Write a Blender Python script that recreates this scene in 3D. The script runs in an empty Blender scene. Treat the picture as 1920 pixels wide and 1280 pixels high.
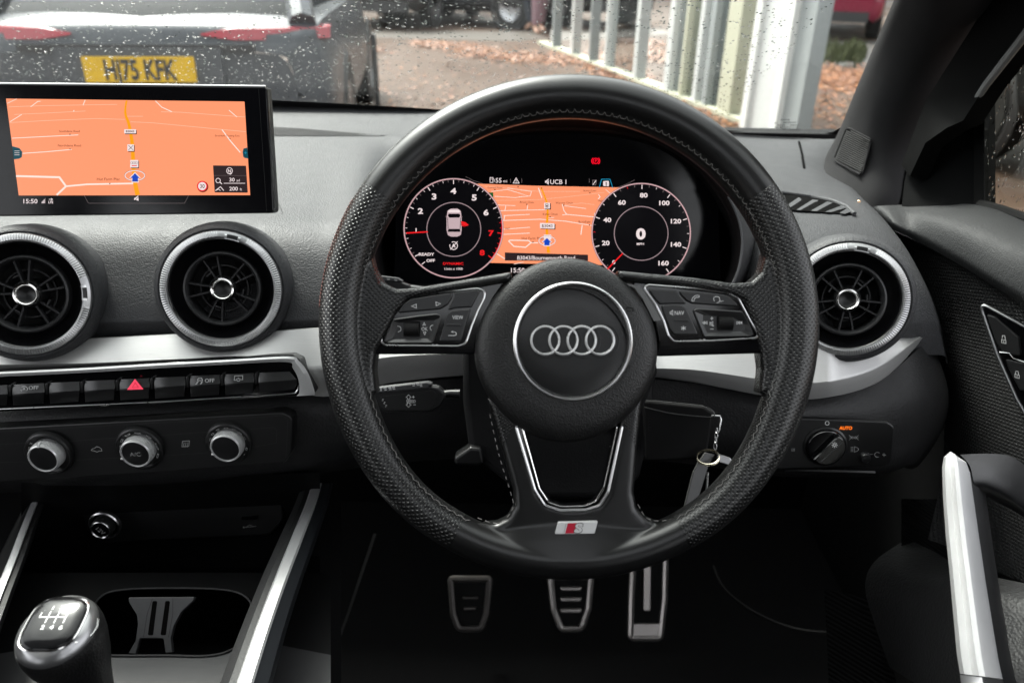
import bpy, bmesh, math, random
import numpy as np
from mathutils import Vector, Matrix
from mathutils.geometry import tessellate_polygon
from mathutils.bvhtree import BVHTree
R = math.radians
rnd = random.Random(7)
SC = bpy.context.scene
COL = SC.collection
EXPOSURE = 2.9

# ------------------------------------------------------------------ camera model
FPX, CXP, CYP = 1440.0, 960.0, 640.0          # focal length in pixels of the 1920 x 1280 frame
PITCH, ROLL = R(27), R(1.0)
C0 = Vector((0, 0, 1.25))
_F = Vector((0, math.cos(PITCH), -math.sin(PITCH)))
_U0 = Vector((0, math.sin(PITCH), math.cos(PITCH)))
_R0 = Vector((1, 0, 0))
_R = (_R0 * math.cos(ROLL) + _U0 * math.sin(ROLL)).normalized()
_U = (_U0 * math.cos(ROLL) - _R0 * math.sin(ROLL)).normalized()
CB = Matrix((_R, _U, -_F)).transposed()        # columns: right, up, towards viewer

def ray(px, py): return _F + _R * ((px - CXP) / FPX) + _U * ((CYP - py) / FPX)
def P(px, py, d): return C0 + ray(px, py) * d
def G(px, py, z=0.0):
    r = ray(px, py); return C0 + r * ((z - C0.z) / r.z)

class Fr:
    """a working plane: origin on the line of sight through a pixel at a depth, tilted by pitch / yaw / roll (degrees)"""
    def __init__(s, px, py, d, pitch=0, yaw=0, roll=0):
        s.o = P(px, py, d)
        m = CB @ Matrix.Rotation(R(yaw), 3, 'Y') @ Matrix.Rotation(R(pitch), 3, 'X') @ Matrix.Rotation(R(roll), 3, 'Z')
        s.m = m; s.u = d / FPX
        s.mt = m.transposed()
        s.M = Matrix.Translation(s.o) @ m.to_4x4()
    def L(s, px, py, h=0.0):
        r = s.mt @ ray(px, py); c = s.mt @ (C0 - s.o)
        t = (h - c.z) / r.z
        return c + r * t
    def W(s, p): return s.mt @ (p - s.o)           # world -> local
    def PL(s, px, py, d): return s.W(P(px, py, d))

class Idf:
    """identity frame about a world point"""
    def __init__(s, o): s.o = Vector(o); s.M = Matrix.Translation(s.o); s.u = 0.0005
    def W(s, p): return p - s.o
    def PL(s, px, py, d): return P(px, py, d) - s.o

# ------------------------------------------------------------------ materials
def lin1(c):
    c = c / 255.0
    return c / 12.92 if c <= 0.04045 else ((c + 0.055) / 1.055) ** 2.4
def lin(r, g, b): return (lin1(r), lin1(g), lin1(b), 1)
MATS = {}
def nodes_of(name):
    m = bpy.data.materials.new(name); m.use_nodes = True
    nt = m.node_tree; b = nt.nodes['Principled BSDF']
    return m, nt, b
def N(nt, t, **kw):
    n = nt.nodes.new(t)
    for k, v in kw.items():
        if k.startswith('i_'):
            key = k[2:]
            n.inputs[int(key) if key.isdigit() else key.replace('_', ' ')].default_value = v
        else: setattr(n, k, v)
    return n
def mat(name, col, rough=0.5, metal=0.0, bump=None, coat=0.0, var=0.12, rvar=0.1, spec=0.5):
    if name in MATS: return MATS[name]
    if not hasattr(col, '__len__'): col = (col, col, col)
    m, nt, b = nodes_of(name)
    b.inputs['Metallic'].default_value = metal
    b.inputs['Specular IOR Level'].default_value = spec
    if coat:
        b.inputs['Coat Weight'].default_value = coat; b.inputs['Coat Roughness'].default_value = 0.04
    tc = N(nt, 'ShaderNodeTexCoord')
    nz = N(nt, 'ShaderNodeTexNoise', i_Scale=35.0, i_Detail=5.0)
    nt.links.new(tc.outputs['Object'], nz.inputs['Vector'])
    mx = N(nt, 'ShaderNodeMixRGB', blend_type='MIX')
    lo = [max(0, c * (1 - var)) for c in col[:3]] + [1]; hi = [c * (1 + var) for c in col[:3]] + [1]
    mx.inputs[1].default_value = lo; mx.inputs[2].default_value = hi
    nt.links.new(nz.outputs['Fac'], mx.inputs[0])
    nt.links.new(mx.outputs[0], b.inputs['Base Color'])
    mr = N(nt, 'ShaderNodeMapRange', i_3=max(0.02, rough - rvar * rough), i_4=rough + rvar * rough)
    nz2 = N(nt, 'ShaderNodeTexNoise', i_Scale=60.0, i_Detail=6.0)
    nt.links.new(tc.outputs['Object'], nz2.inputs['Vector'])
    nt.links.new(nz2.outputs['Fac'], mr.inputs[0]); nt.links.new(mr.outputs[0], b.inputs['Roughness'])
    if bump:
        kind, scale, strength, dist = bump
        bp = N(nt, 'ShaderNodeBump', i_Strength=strength, i_Distance=dist)
        if kind == 'grain':
            v = N(nt, 'ShaderNodeTexVoronoi', feature='SMOOTH_F1', i_Scale=scale, i_Smoothness=0.6)
            n3 = N(nt, 'ShaderNodeTexNoise', i_Scale=scale * 0.4, i_Detail=3.0)
            ad = N(nt, 'ShaderNodeMath', operation='ADD')
            nt.links.new(tc.outputs['Object'], v.inputs['Vector']); nt.links.new(tc.outputs['Object'], n3.inputs['Vector'])
            nt.links.new(v.outputs['Distance'], ad.inputs[0]); nt.links.new(n3.outputs['Fac'], ad.inputs[1])
            src = ad.outputs[0]
        elif kind == 'brush':
            mp = N(nt, 'ShaderNodeMapping'); mp.inputs['Scale'].default_value = (0.03, 1, 1)
            nt.links.new(tc.outputs['Object'], mp.inputs['Vector'])
            n3 = N(nt, 'ShaderNodeTexNoise', i_Scale=scale, i_Detail=4.0)
            nt.links.new(mp.outputs[0], n3.inputs['Vector']); src = n3.outputs['Fac']; nt.links.new(src, mx.inputs[0])
        elif kind == 'brushy':
            mp = N(nt, 'ShaderNodeMapping'); mp.inputs['Scale'].default_value = (1, 0.03, 0.3)
            mp.inputs['Rotation'].default_value = (0, 0, 0.9)
            nt.links.new(tc.outputs['Object'], mp.inputs['Vector'])
            n3 = N(nt, 'ShaderNodeTexNoise', i_Scale=scale, i_Detail=4.0)
            nt.links.new(mp.outputs[0], n3.inputs['Vector']); src = n3.outputs['Fac']
        else:
            n3 = N(nt, 'ShaderNodeTexNoise', i_Scale=scale, i_Detail=6.0)
            nt.links.new(tc.outputs['Object'], n3.inputs['Vector']); src = n3.outputs['Fac']
        nt.links.new(src, bp.inputs['Height']); nt.links.new(bp.outputs[0], b.inputs['Normal'])
    MATS[name] = m
    return m
def emi(name, rgb, k=1.0):
    """a lit screen colour or warning lamp"""
    if name in MATS: return MATS[name]
    m = bpy.data.materials.new(name); m.use_nodes = True
    nt = m.node_tree; b = nt.nodes['Principled BSDF']
    b.inputs['Base Color'].default_value = tuple(0.004 + .10 * c for c in lin(*rgb)[:3]) + (1,); b.inputs['Roughness'].default_value = 0.25
    b.inputs['Specular IOR Level'].default_value = 0.15
    b.inputs['Emission Color'].default_value = lin(*rgb)
    b.inputs['Emission Strength'].default_value = k * 2.0 ** (-EXPOSURE)
    MATS[name] = m
    return m

DASH = mat('dash_plastic', (0.038, 0.0385, 0.0408), 0.54, bump=('grain', 700, 0.6, 0.0006), spec=0.18)
DASHD = mat('dash_plastic_dark', (0.022, 0.0225, 0.0235), 0.65, bump=('grain', 620, 0.5, 0.0006), spec=0.2)
SMOOTHD = mat('smooth_dash_plastic', (0.043, 0.0435, 0.046), 0.45, bump=('noise', 900, 0.12, 0.0003), spec=0.25)
BLK = mat('black_plastic', (0.0055, 0.0055, 0.0058), 0.38, bump=('noise', 1500, 0.1, 0.0002), spec=0.4)
BLKM = mat('matt_black_plastic', (0.0025, 0.0025, 0.0027), 0.6, spec=0.15)
BTN = mat('button_plastic', (0.0085, 0.0085, 0.009), 0.33, bump=('noise', 2500, 0.08, 0.0001), spec=0.5)
GLOSS = mat('gloss_black', (0.003, 0.003, 0.0035), 0.09, coat=0.15, rvar=0.5)
SCRN = mat('screen_glass', (0.004, 0.004, 0.005), 0.12, spec=0.25, rvar=0.3)
CHROME = mat('chrome', (0.8, 0.79, 0.77), 0.12, 1.0, rvar=0.3)
SATIN = mat('satin_silver', (0.60, 0.60, 0.60), 0.28, 1.0, bump=('noise', 1800, 0.05, 0.0002))
SLOT = mat('slot_dark', 0.002, .9, spec=.03)
KNOBM = mat('knob_silver', (0.5, 0.5, 0.5), 0.3, 0.45)
VANE = mat('vane_plastic', (0.016, 0.016, 0.017), 0.4)
DSAT = mat('dark_satin', (0.3, 0.3, 0.305), 0.32, 0.9)
CAPB = mat('cap_gloss_black', (0.004, 0.004, 0.0045), 0.14, spec=0.22)
SILVERP = mat('silver_paint', (0.46, 0.46, 0.46), 0.33, 0.4)
EMBL = mat('emblem_silver', (0.72, 0.72, 0.72), 0.28, 0.55)
ALU = mat('brushed_aluminium', (0.44, 0.437, 0.433), 0.38, 0.6, bump=('brush', 1400, 0.2, 0.0004), var=0.05)
ALUY = mat('brushed_handle_aluminium', (0.43, 0.43, 0.435), 0.45, 0.5, bump=('brushy', 1100, 0.2, 0.0004))
PEDAL = mat('pedal_steel', (0.5, 0.47, 0.45), 0.34, 0.9, bump=('noise', 260, 0.25, 0.0006))
LEATH = mat('airbag_leather', (0.0055, 0.0055, 0.0056), 0.45, bump=('grain', 950, 0.4, 0.0006), spec=0.45)
RUB = mat('rubber', (0.004, 0.004, 0.004), 0.7, spec=.2)
CARPET = mat('carpet', (0.0035, 0.0035, 0.0038), 0.95, bump=('noise', 900, 0.6, 0.003), spec=0.1)
PRINT = mat('white_print', (0.6, 0.6, 0.6), 0.5)
PRINTD = mat('dim_white_print', (0.28, 0.28, 0.28), 0.5)
THREAD = mat('grey_thread', (0.15, 0.145, 0.14), 0.7)
THREADR = mat('red_thread', (0.10, 0.012, 0.006), 0.7)
REDB = mat('red_badge', (0.36, 0.006, 0.025), 0.35)
WHITEB = mat('white_badge', (0.48, 0.48, 0.48), 0.3)
FABRIC = mat('pillar_fabric', (0.02, 0.0197, 0.0205), 0.85, bump=('noise', 1400, 0.5, 0.0008), spec=0.08)
LINER = mat('headliner', (0.012, 0.012, 0.012), 0.9)

# ------------------------------------------------------------------ mesh builder
class MB:
    def __init__(s): s.v = []; s.f = []; s.m = []; s.mats = []
    def mi(s, m):
        if m not in s.mats: s.mats.append(m)
        return s.mats.index(m)
    def add(s, vs, fs, m):
        b = len(s.v); k = s.mi(m)
        s.v += [tuple(v) for v in vs]
        for f in fs: s.f.append(tuple(i + b for i in f)); s.m.append(k)
    def grid(s, rows, m, close_u=False, close_v=False, flip=False):
        n, w = len(rows), len(rows[0]); vs = [p for r in rows for p in r]; fs = []
        for i in range(n if close_v else n - 1):
            for j in range(w if close_u else w - 1):
                a = i * w + j; b2 = i * w + (j + 1) % w; c = ((i + 1) % n) * w + (j + 1) % w; d = ((i + 1) % n) * w + j
                fs.append((a, d, c, b2) if flip else (a, b2, c, d))
        s.add(vs, fs, m)
    def poly(s, pts, m, flip=False):
        pts = [Vector(p) for p in pts]
        tris = tessellate_polygon([pts])
        # orientation
        s.add(pts, [tuple(t) for t in tris], m)
    def box(s, c, sz, m, rot=None):
        vs = []
        for x in (-.5, .5):
            for y in (-.5, .5):
                for z in (-.5, .5):
                    v = Vector((x * sz[0], y * sz[1], z * sz[2]))
                    if rot: v = rot @ v
                    vs.append(Vector(c) + v)
        s.add(vs, [(0, 1, 3, 2), (4, 6, 7, 5), (0, 4, 5, 1), (2, 3, 7, 6), (0, 2, 6, 4), (1, 5, 7, 3)], m)
    def tube(s, pts, r, m, n=8, closed=False, caps=True):
        pts = [Vector(p) for p in pts]; k = len(pts)
        rows = []; ref = None
        for i in range(k):
            a = pts[(i - 1) % k] if (closed or i > 0) else pts[i]
            b = pts[(i + 1) % k] if (closed or i < k - 1) else pts[i]
            t = (b - a); t = t.normalized() if t.length > 1e-12 else Vector((0, 0, 1))
            if ref is None:
                ref = t.orthogonal().normalized()
                if abs(t.z) < 0.9: ref = (Vector((0, 0, 1)) - t * t.z).normalized()
            ref = (ref - t * ref.dot(t)).normalized(); bi = t.cross(ref)
            rr = r[i] if hasattr(r, '__len__') else r
            rows.append([pts[i] + (ref * math.cos(2 * math.pi * j / n) + bi * math.sin(2 * math.pi * j / n)) * rr for j in range(n)])
        s.grid(rows, m, close_u=True, close_v=closed)
        if caps and not closed:
            s.add(rows[0], [tuple(range(n))], m); s.add(rows[-1], [tuple(range(n))], m)
    def lathe(s, prof, m, c=(0, 0, 0), n=64, sx=1.0, sy=1.0, a0=0, a1=360, fz=None, mx=None):
        c = Vector(c); full = abs(a1 - a0) >= 359.9; k = n if full else n + 1
        rows = []
        for (r, z) in prof:
            row = []
            for j in range(k):
                a = R(a0 + (a1 - a0) * j / n)
                v = Vector((r * math.cos(a) * sx, r * math.sin(a) * sy, z + (fz(j, r, z) if fz else 0)))
                if mx: v = mx @ v
                row.append(c + v)
            rows.append(row)
        s.grid(rows, m, close_u=full)
    def build(s, name, parent=None, M=None, sharp=40, smooth=True):
        me = bpy.data.meshes.new(name)
        me.from_pydata(s.v, [], s.f)
        for m in s.mats: me.materials.append(m)
        me.polygons.foreach_set('material_index', s.m)
        bm = bmesh.new(); bm.from_mesh(me)
        bmesh.ops.recalc_face_normals(bm, faces=bm.faces)
        bm.to_mesh(me); bm.free()
        if smooth:
            me.polygons.foreach_set('use_smooth', [True] * len(me.polygons))
            me.set_sharp_from_angle(angle=R(sharp))
        me.update()
        o = bpy.data.objects.new(name, me); COL.objects.link(o)
        if parent is not None: o.parent = parent
        elif M is not None: o.matrix_world = M
        return o

def round_poly(pts, r, seg=5):
    out = []; n = len(pts); pts = [Vector(p[:2]) for p in pts]
    for i in range(n):
        p = pts[i]; a = pts[i - 1] - p; b = pts[(i + 1) % n] - p
        rr = r[i] if hasattr(r, '__len__') else r
        la, lb = a.length, b.length
        if rr <= 0 or la < 1e-9 or lb < 1e-9: out.append(p); continue
        ca = max(-1, min(1, a.normalized().dot(b.normalized()))); ang = math.acos(ca)
        if ang > R(172): out.append(p); continue
        t = min(rr / math.tan(ang / 2), la * 0.45, lb * 0.45)
        p0 = p + a.normalized() * t; p1 = p + b.normalized() * t
        for k in range(seg + 1):
            u = k / seg
            out.append(p0 * (1 - u) ** 2 + p * 2 * u * (1 - u) + p1 * u * u)
    return out
def offset_poly(pts, d):
    """positive d = inwards"""
    n = len(pts); ar = sum(pts[i - 1].x * pts[i].y - pts[i].x * pts[i - 1].y for i in range(n))
    sg = 1 if ar > 0 else -1; out = []
    for i in range(n):
        a = (pts[i] - pts[i - 1]); b = (pts[(i + 1) % n] - pts[i])
        a = a.normalized() if a.length > 1e-12 else b.normalized(); b = b.normalized() if b.length > 1e-12 else a
        na = Vector((-a.y, a.x)); nb = Vector((-b.y, b.x)); m = na + nb
        m = m.normalized() if m.length > 1e-6 else na
        k = 1 / max(0.5, m.dot(na))
        out.append(pts[i] + m * (d * k * sg))
    return out
def smooth_closed(pts, n=8):
    """closed Catmull-Rom through 2-D/3-D points"""
    out = []; k = len(pts)
    for i in range(k):
        p0, p1, p2, p3 = (Vector(pts[(i + j) % k]) for j in (-1, 0, 1, 2))
        for q in range(n):
            t = q / n
            out.append(0.5 * ((2 * p1) + (p2 - p0) * t + (2 * p0 - 5 * p1 + 4 * p2 - p3) * t * t + (3 * p1 - p0 - 3 * p2 + p3) * t ** 3))
    return out
def smooth_open(pts, n=8):
    out = []; k = len(pts); g = lambda i: Vector(pts[max(0, min(k - 1, i))])
    for i in range(k - 1):
        p0, p1, p2, p3 = g(i - 1), g(i), g(i + 1), g(i + 2)
        for q in range(n):
            t = q / n
            out.append(0.5 * ((2 * p1) + (p2 - p0) * t + (2 * p0 - 5 * p1 + 4 * p2 - p3) * t * t + (3 * p1 - p0 - 3 * p2 + p3) * t ** 3))
    out.append(g(k - 1)); return out

def plate(mb, fr, pts, h0, h1, m, r=0, bev=0.0, seg=2, top=None, px=True):
    """a solid plate with rounded corners (px) and a bevelled front edge, between local heights h0 < h1"""
    pts = round_poly(pts, r) if r else [Vector(p[:2]) for p in pts]
    base = [fr.L(p.x, p.y, h1).to_2d() for p in pts] if px else pts
    rows = [[Vector((p.x, p.y, h0)) for p in base], [Vector((p.x, p.y, h1 - bev)) for p in base]]
    cur = base
    if bev > 0:
        for k in range(1, seg + 1):
            a = math.pi / 2 * k / seg
            cur = offset_poly(base, bev * (1 - math.cos(a)))
            rows.append([Vector((p.x, p.y, h1 - bev + bev * math.sin(a))) for p in cur])
    mb.grid(rows, m, close_u=True)
    mb.poly([Vector((p.x, p.y, h1)) for p in cur], top or m)
    mb.poly([Vector((p.x, p.y, h0)) for p in base], m)
def sheet(mb, fr, pts, h, m, r=0):
    pts = round_poly(pts, r) if r else [Vector(p[:2]) for p in pts]
    mb.poly([fr.L(p.x, p.y, h) for p in pts], m)
def line(mb, fr, pts, w, m, h, closed=False):
    """a flat printed stroke w px wide"""
    pts = [Vector(p[:2]) for p in pts]; n = len(pts)
    if n < 2: return
    Lf, Rt = [], []
    for i in range(n):
        a = pts[i] - pts[i - 1] if (i > 0 or closed) else pts[1] - pts[0]
        b = pts[(i + 1) % n] - pts[i] if (i < n - 1 or closed) else a
        a = a.normalized(); b = b.normalized()
        na = Vector((-a.y, a.x)); nb = Vector((-b.y, b.x)); mm = na + nb
        mm = mm.normalized() if mm.length > 1e-6 else na
        ww = w[i] if hasattr(w, '__len__') else w
        k = ww / 2 / max(0.5, mm.dot(na))
        Lf.append(fr.L(*(pts[i] + mm * k), h)); Rt.append(fr.L(*(pts[i] - mm * k), h))
    mb.grid([Lf, Rt], m, close_u=closed)
def arc(cx, cy, rx, ry=None, a0=0, a1=360, n=48):
    ry = ry or rx
    return [(cx + rx * math.cos(R(a0 + (a1 - a0) * i / n)), cy - ry * math.sin(R(a0 + (a1 - a0) * i / n))) for i in range(n + 1)]
def disc(cx, cy, rx, ry=None, n=48): return arc(cx, cy, rx, ry, 0, 360, n)[:-1]
_GL = {}
def glyphs(s, bold):
    key = (s, bold)
    if key not in _GL:
        cu = bpy.data.curves.new('txt', 'FONT'); cu.body = s; cu.size = 1; cu.offset = bold; cu.resolution_u = 3; cu.align_x = 'CENTER'
        o = bpy.data.objects.new('txt', cu); COL.objects.link(o)
        bpy.context.view_layer.update()
        me = o.evaluated_get(bpy.context.evaluated_depsgraph_get()).to_mesh()
        vs = [v.co.copy() for v in me.vertices]; fs = [tuple(p.vertices) for p in me.polygons]
        bpy.data.objects.remove(o); bpy.data.curves.remove(cu)
        _GL[key] = (vs, fs)
    return _GL[key]
def text(mb, fr, s, px, py, size, m, h, align='c', sx=1.0, rot=0.0, bold=0.0, shear=0.0):
    """size = cap height in px; (px,py) = the middle (or left end) of the word at mid cap height"""
    vs, fs = glyphs(s, bold); k = size / 0.70
    xs = [v.x for v in vs]
    if not xs: return
    off = 0 if align == 'c' else -min(xs)
    if align == 'r': off = -max(xs)
    ca, sa = math.cos(R(rot)), math.sin(R(rot)); out = []
    for v in vs:
        x = (v.x + off) * k * sx + shear * (v.y - 0.35) * k; y = (v.y - 0.35) * k
        X = x * ca - y * sa; Y = x * sa + y * ca
        out.append(fr.L(px + X, py - Y, h))
    mb.add(out, fs, m)

# ------------------------------------------------------------------ things and parts
def thing(name, label, cat, M, group=None, kind=None):
    o = bpy.data.objects.new(name, None); COL.objects.link(o); o.empty_display_size = 0.02
    o.matrix_world = M; o['label'] = label; o['category'] = cat
    if group: o['group'] = group
    if kind: o['kind'] = kind
    return o
def tag(o, label, cat, group=None, kind=None):
    o['label'] = label; o['category'] = cat
    if group: o['group'] = group
    if kind: o['kind'] = kind
    return o
def struct(o): o['kind'] = 'structure'; return o

def depth_finder(grid, origin):
    w = len(grid[0]); vs = [p + origin for r in grid for p in r]
    fs = [(i * w + j, i * w + j + 1, (i + 1) * w + j + 1, (i + 1) * w + j) for i in range(len(grid) - 1) for j in range(w - 1)]
    t = BVHTree.FromPolygons(vs, fs)
    def f(px, py):
        h = t.ray_cast(C0, ray(px, py).normalized())
        return (h[0] - C0).dot(_F) if h[0] is not None else None
    return f
def catmull_grid(rows, nu, nv):
    """bicubic interpolation of a grid of vectors"""
    dense = [smooth_open(r, nu) for r in rows]
    cols = list(zip(*dense))
    cols = [smooth_open(list(c), nv) for c in cols]
    return [list(r) for r in zip(*cols)]
# ================================================================== STEERING WHEEL
WCX, WCY, WD = 1066, 609, 0.556
W = Fr(WCX, WCY, WD)
u = W.u
wheel = thing('steering_wheel', 'black leather steering wheel with perforated grips and silver ringed badge', 'steering wheel', W.M)
RC = 427                                        # rim centre-line radius, px

def perf_leather():
    m, nt, b = nodes_of('steering_leather')
    L = nt.links.new
    uv = N(nt, 'ShaderNodeUVMap'); sp = N(nt, 'ShaderNodeSeparateXYZ'); L(uv.outputs[0], sp.inputs[0])
    # grip mask from the angle round the rim
    s1 = N(nt, 'ShaderNodeMath', operation='SUBTRACT'); s1.inputs[1].default_value = 0.5; L(sp.outputs[0], s1.inputs[0])
    ab = N(nt, 'ShaderNodeMath', operation='ABSOLUTE'); L(s1.outputs[0], ab.inputs[0])
    g1 = N(nt, 'ShaderNodeMath', operation='GREATER_THAN'); g1.inputs[1].default_value = 0.1530; L(ab.outputs[0], g1.inputs[0])
    g2 = N(nt, 'ShaderNodeMath', operation='LESS_THAN'); g2.inputs[1].default_value = 0.4210; L(ab.outputs[0], g2.inputs[0])
    mk = N(nt, 'ShaderNodeMath', operation='MULTIPLY'); L(g1.outputs[0], mk.inputs[0]); L(g2.outputs[0], mk.inputs[1])
    # staggered dots
    cx = N(nt, 'ShaderNodeMath', operation='MULTIPLY'); cx.inputs[1].default_value = 2 * math.pi * RC / 7.5; L(sp.outputs[0], cx.inputs[0])
    cy = N(nt, 'ShaderNodeMath', operation='MULTIPLY'); cy.inputs[1].default_value = 1 / 7.5; L(sp.outputs[1], cy.inputs[0])
    cb = N(nt, 'ShaderNodeCombineXYZ'); L(cx.outputs[0], cb.inputs[0]); L(cy.outputs[0], cb.inputs[1])
    vr = N(nt, 'ShaderNodeVectorRotate', rotation_type='Z_AXIS'); vr.inputs['Angle'].default_value = R(45); L(cb.outputs[0], vr.inputs[0])
    vo = N(nt, 'ShaderNodeTexVoronoi', voronoi_dimensions='2D', i_Scale=1.0, i_Randomness=0.06); L(vr.outputs[0], vo.inputs['Vector'])
    ra = N(nt, 'ShaderNodeMapRange', interpolation_type='SMOOTHSTEP'); ra.inputs[1].default_value = 0.18; ra.inputs[2].default_value = 0.36
    ra.inputs[3].default_value = 1; ra.inputs[4].default_value = 0; L(vo.outputs['Distance'], ra.inputs[0])
    hole = N(nt, 'ShaderNodeMath', operation='MULTIPLY'); L(ra.outputs[0], hole.inputs[0]); L(mk.outputs[0], hole.inputs[1])
    # seam grooves where the two leathers meet
    gr = None
    for c in (0.1530, 0.4210):
        d = N(nt, 'ShaderNodeMath', operation='SUBTRACT'); d.inputs[1].default_value = c; L(ab.outputs[0], d.inputs[0])
        d2 = N(nt, 'ShaderNodeMath', operation='ABSOLUTE'); L(d.outputs[0], d2.inputs[0])
        d3 = N(nt, 'ShaderNodeMath', operation='LESS_THAN'); d3.inputs[1].default_value = 0.0007; L(d2.outputs[0], d3.inputs[0])
        if gr is None: gr = d3
        else:
            a = N(nt, 'ShaderNodeMath', operation='MAXIMUM'); L(gr.outputs[0], a.inputs[0]); L(d3.outputs[0], a.inputs[1]); gr = a
    mxh = N(nt, 'ShaderNodeMath', operation='MAXIMUM'); L(hole.outputs[0], mxh.inputs[0]); L(gr.outputs[0], mxh.inputs[1])
    # fine grain and wear on the leather
    tc = N(nt, 'ShaderNodeTexCoord')
    gv = N(nt, 'ShaderNodeTexNoise', i_Scale=1500.0, i_Detail=4.0); L(tc.outputs['Object'], gv.inputs['Vector'])
    wn = N(nt, 'ShaderNodeTexNoise', i_Scale=30.0, i_Detail=6.0); L(tc.outputs['Object'], wn.inputs['Vector'])
    hg = N(nt, 'ShaderNodeMath', operation='MULTIPLY_ADD'); hg.inputs[1].default_value = 0.08; L(gv.outputs['Fac'], hg.inputs[0])
    ng = N(nt, 'ShaderNodeMath', operation='MULTIPLY'); ng.inputs[1].default_value = -1.0; L(mxh.outputs[0], ng.inputs[0]); L(ng.outputs[0], hg.inputs[2])
    bp = N(nt, 'ShaderNodeBump', i_Strength=1.0, i_Distance=0.0005); L(hg.outputs[0], bp.inputs['Height']); L(bp.outputs[0], b.inputs['Normal'])
    mx = N(nt, 'ShaderNodeMixRGB'); mx.inputs[1].default_value = (0.005, 0.005, 0.0051, 1); mx.inputs[2].default_value = (0.001, 0.001, 0.001, 1)
    L(mxh.outputs[0], mx.inputs[0]); L(mx.outputs[0], b.inputs['Base Color'])
    mr = N(nt, 'ShaderNodeMapRange', i_3=0.26, i_4=0.36); L(wn.outputs['Fac'], mr.inputs[0]); L(mr.outputs[0], b.inputs['Roughness'])
    b.inputs['Specular IOR Level'].default_value = 0.5
    return m
PERF = perf_leather()

def rim_shape(a):
    """half widths (radial, deep) and centre-line radius at angle a (degrees from +x, anticlockwise)"""
    d = abs(((a + 90) + 180) % 360 - 180)       # distance from the bottom
    k = max(0, min(1, (75 - d) / 40.0)); k = k * k * (3 - 2 * k)
    k2 = max(0, min(1, (22 - d) / 22.0))
    return 40.5 - 5 * k, 40.5 - .5 * k, RC + 13 * k

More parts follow.
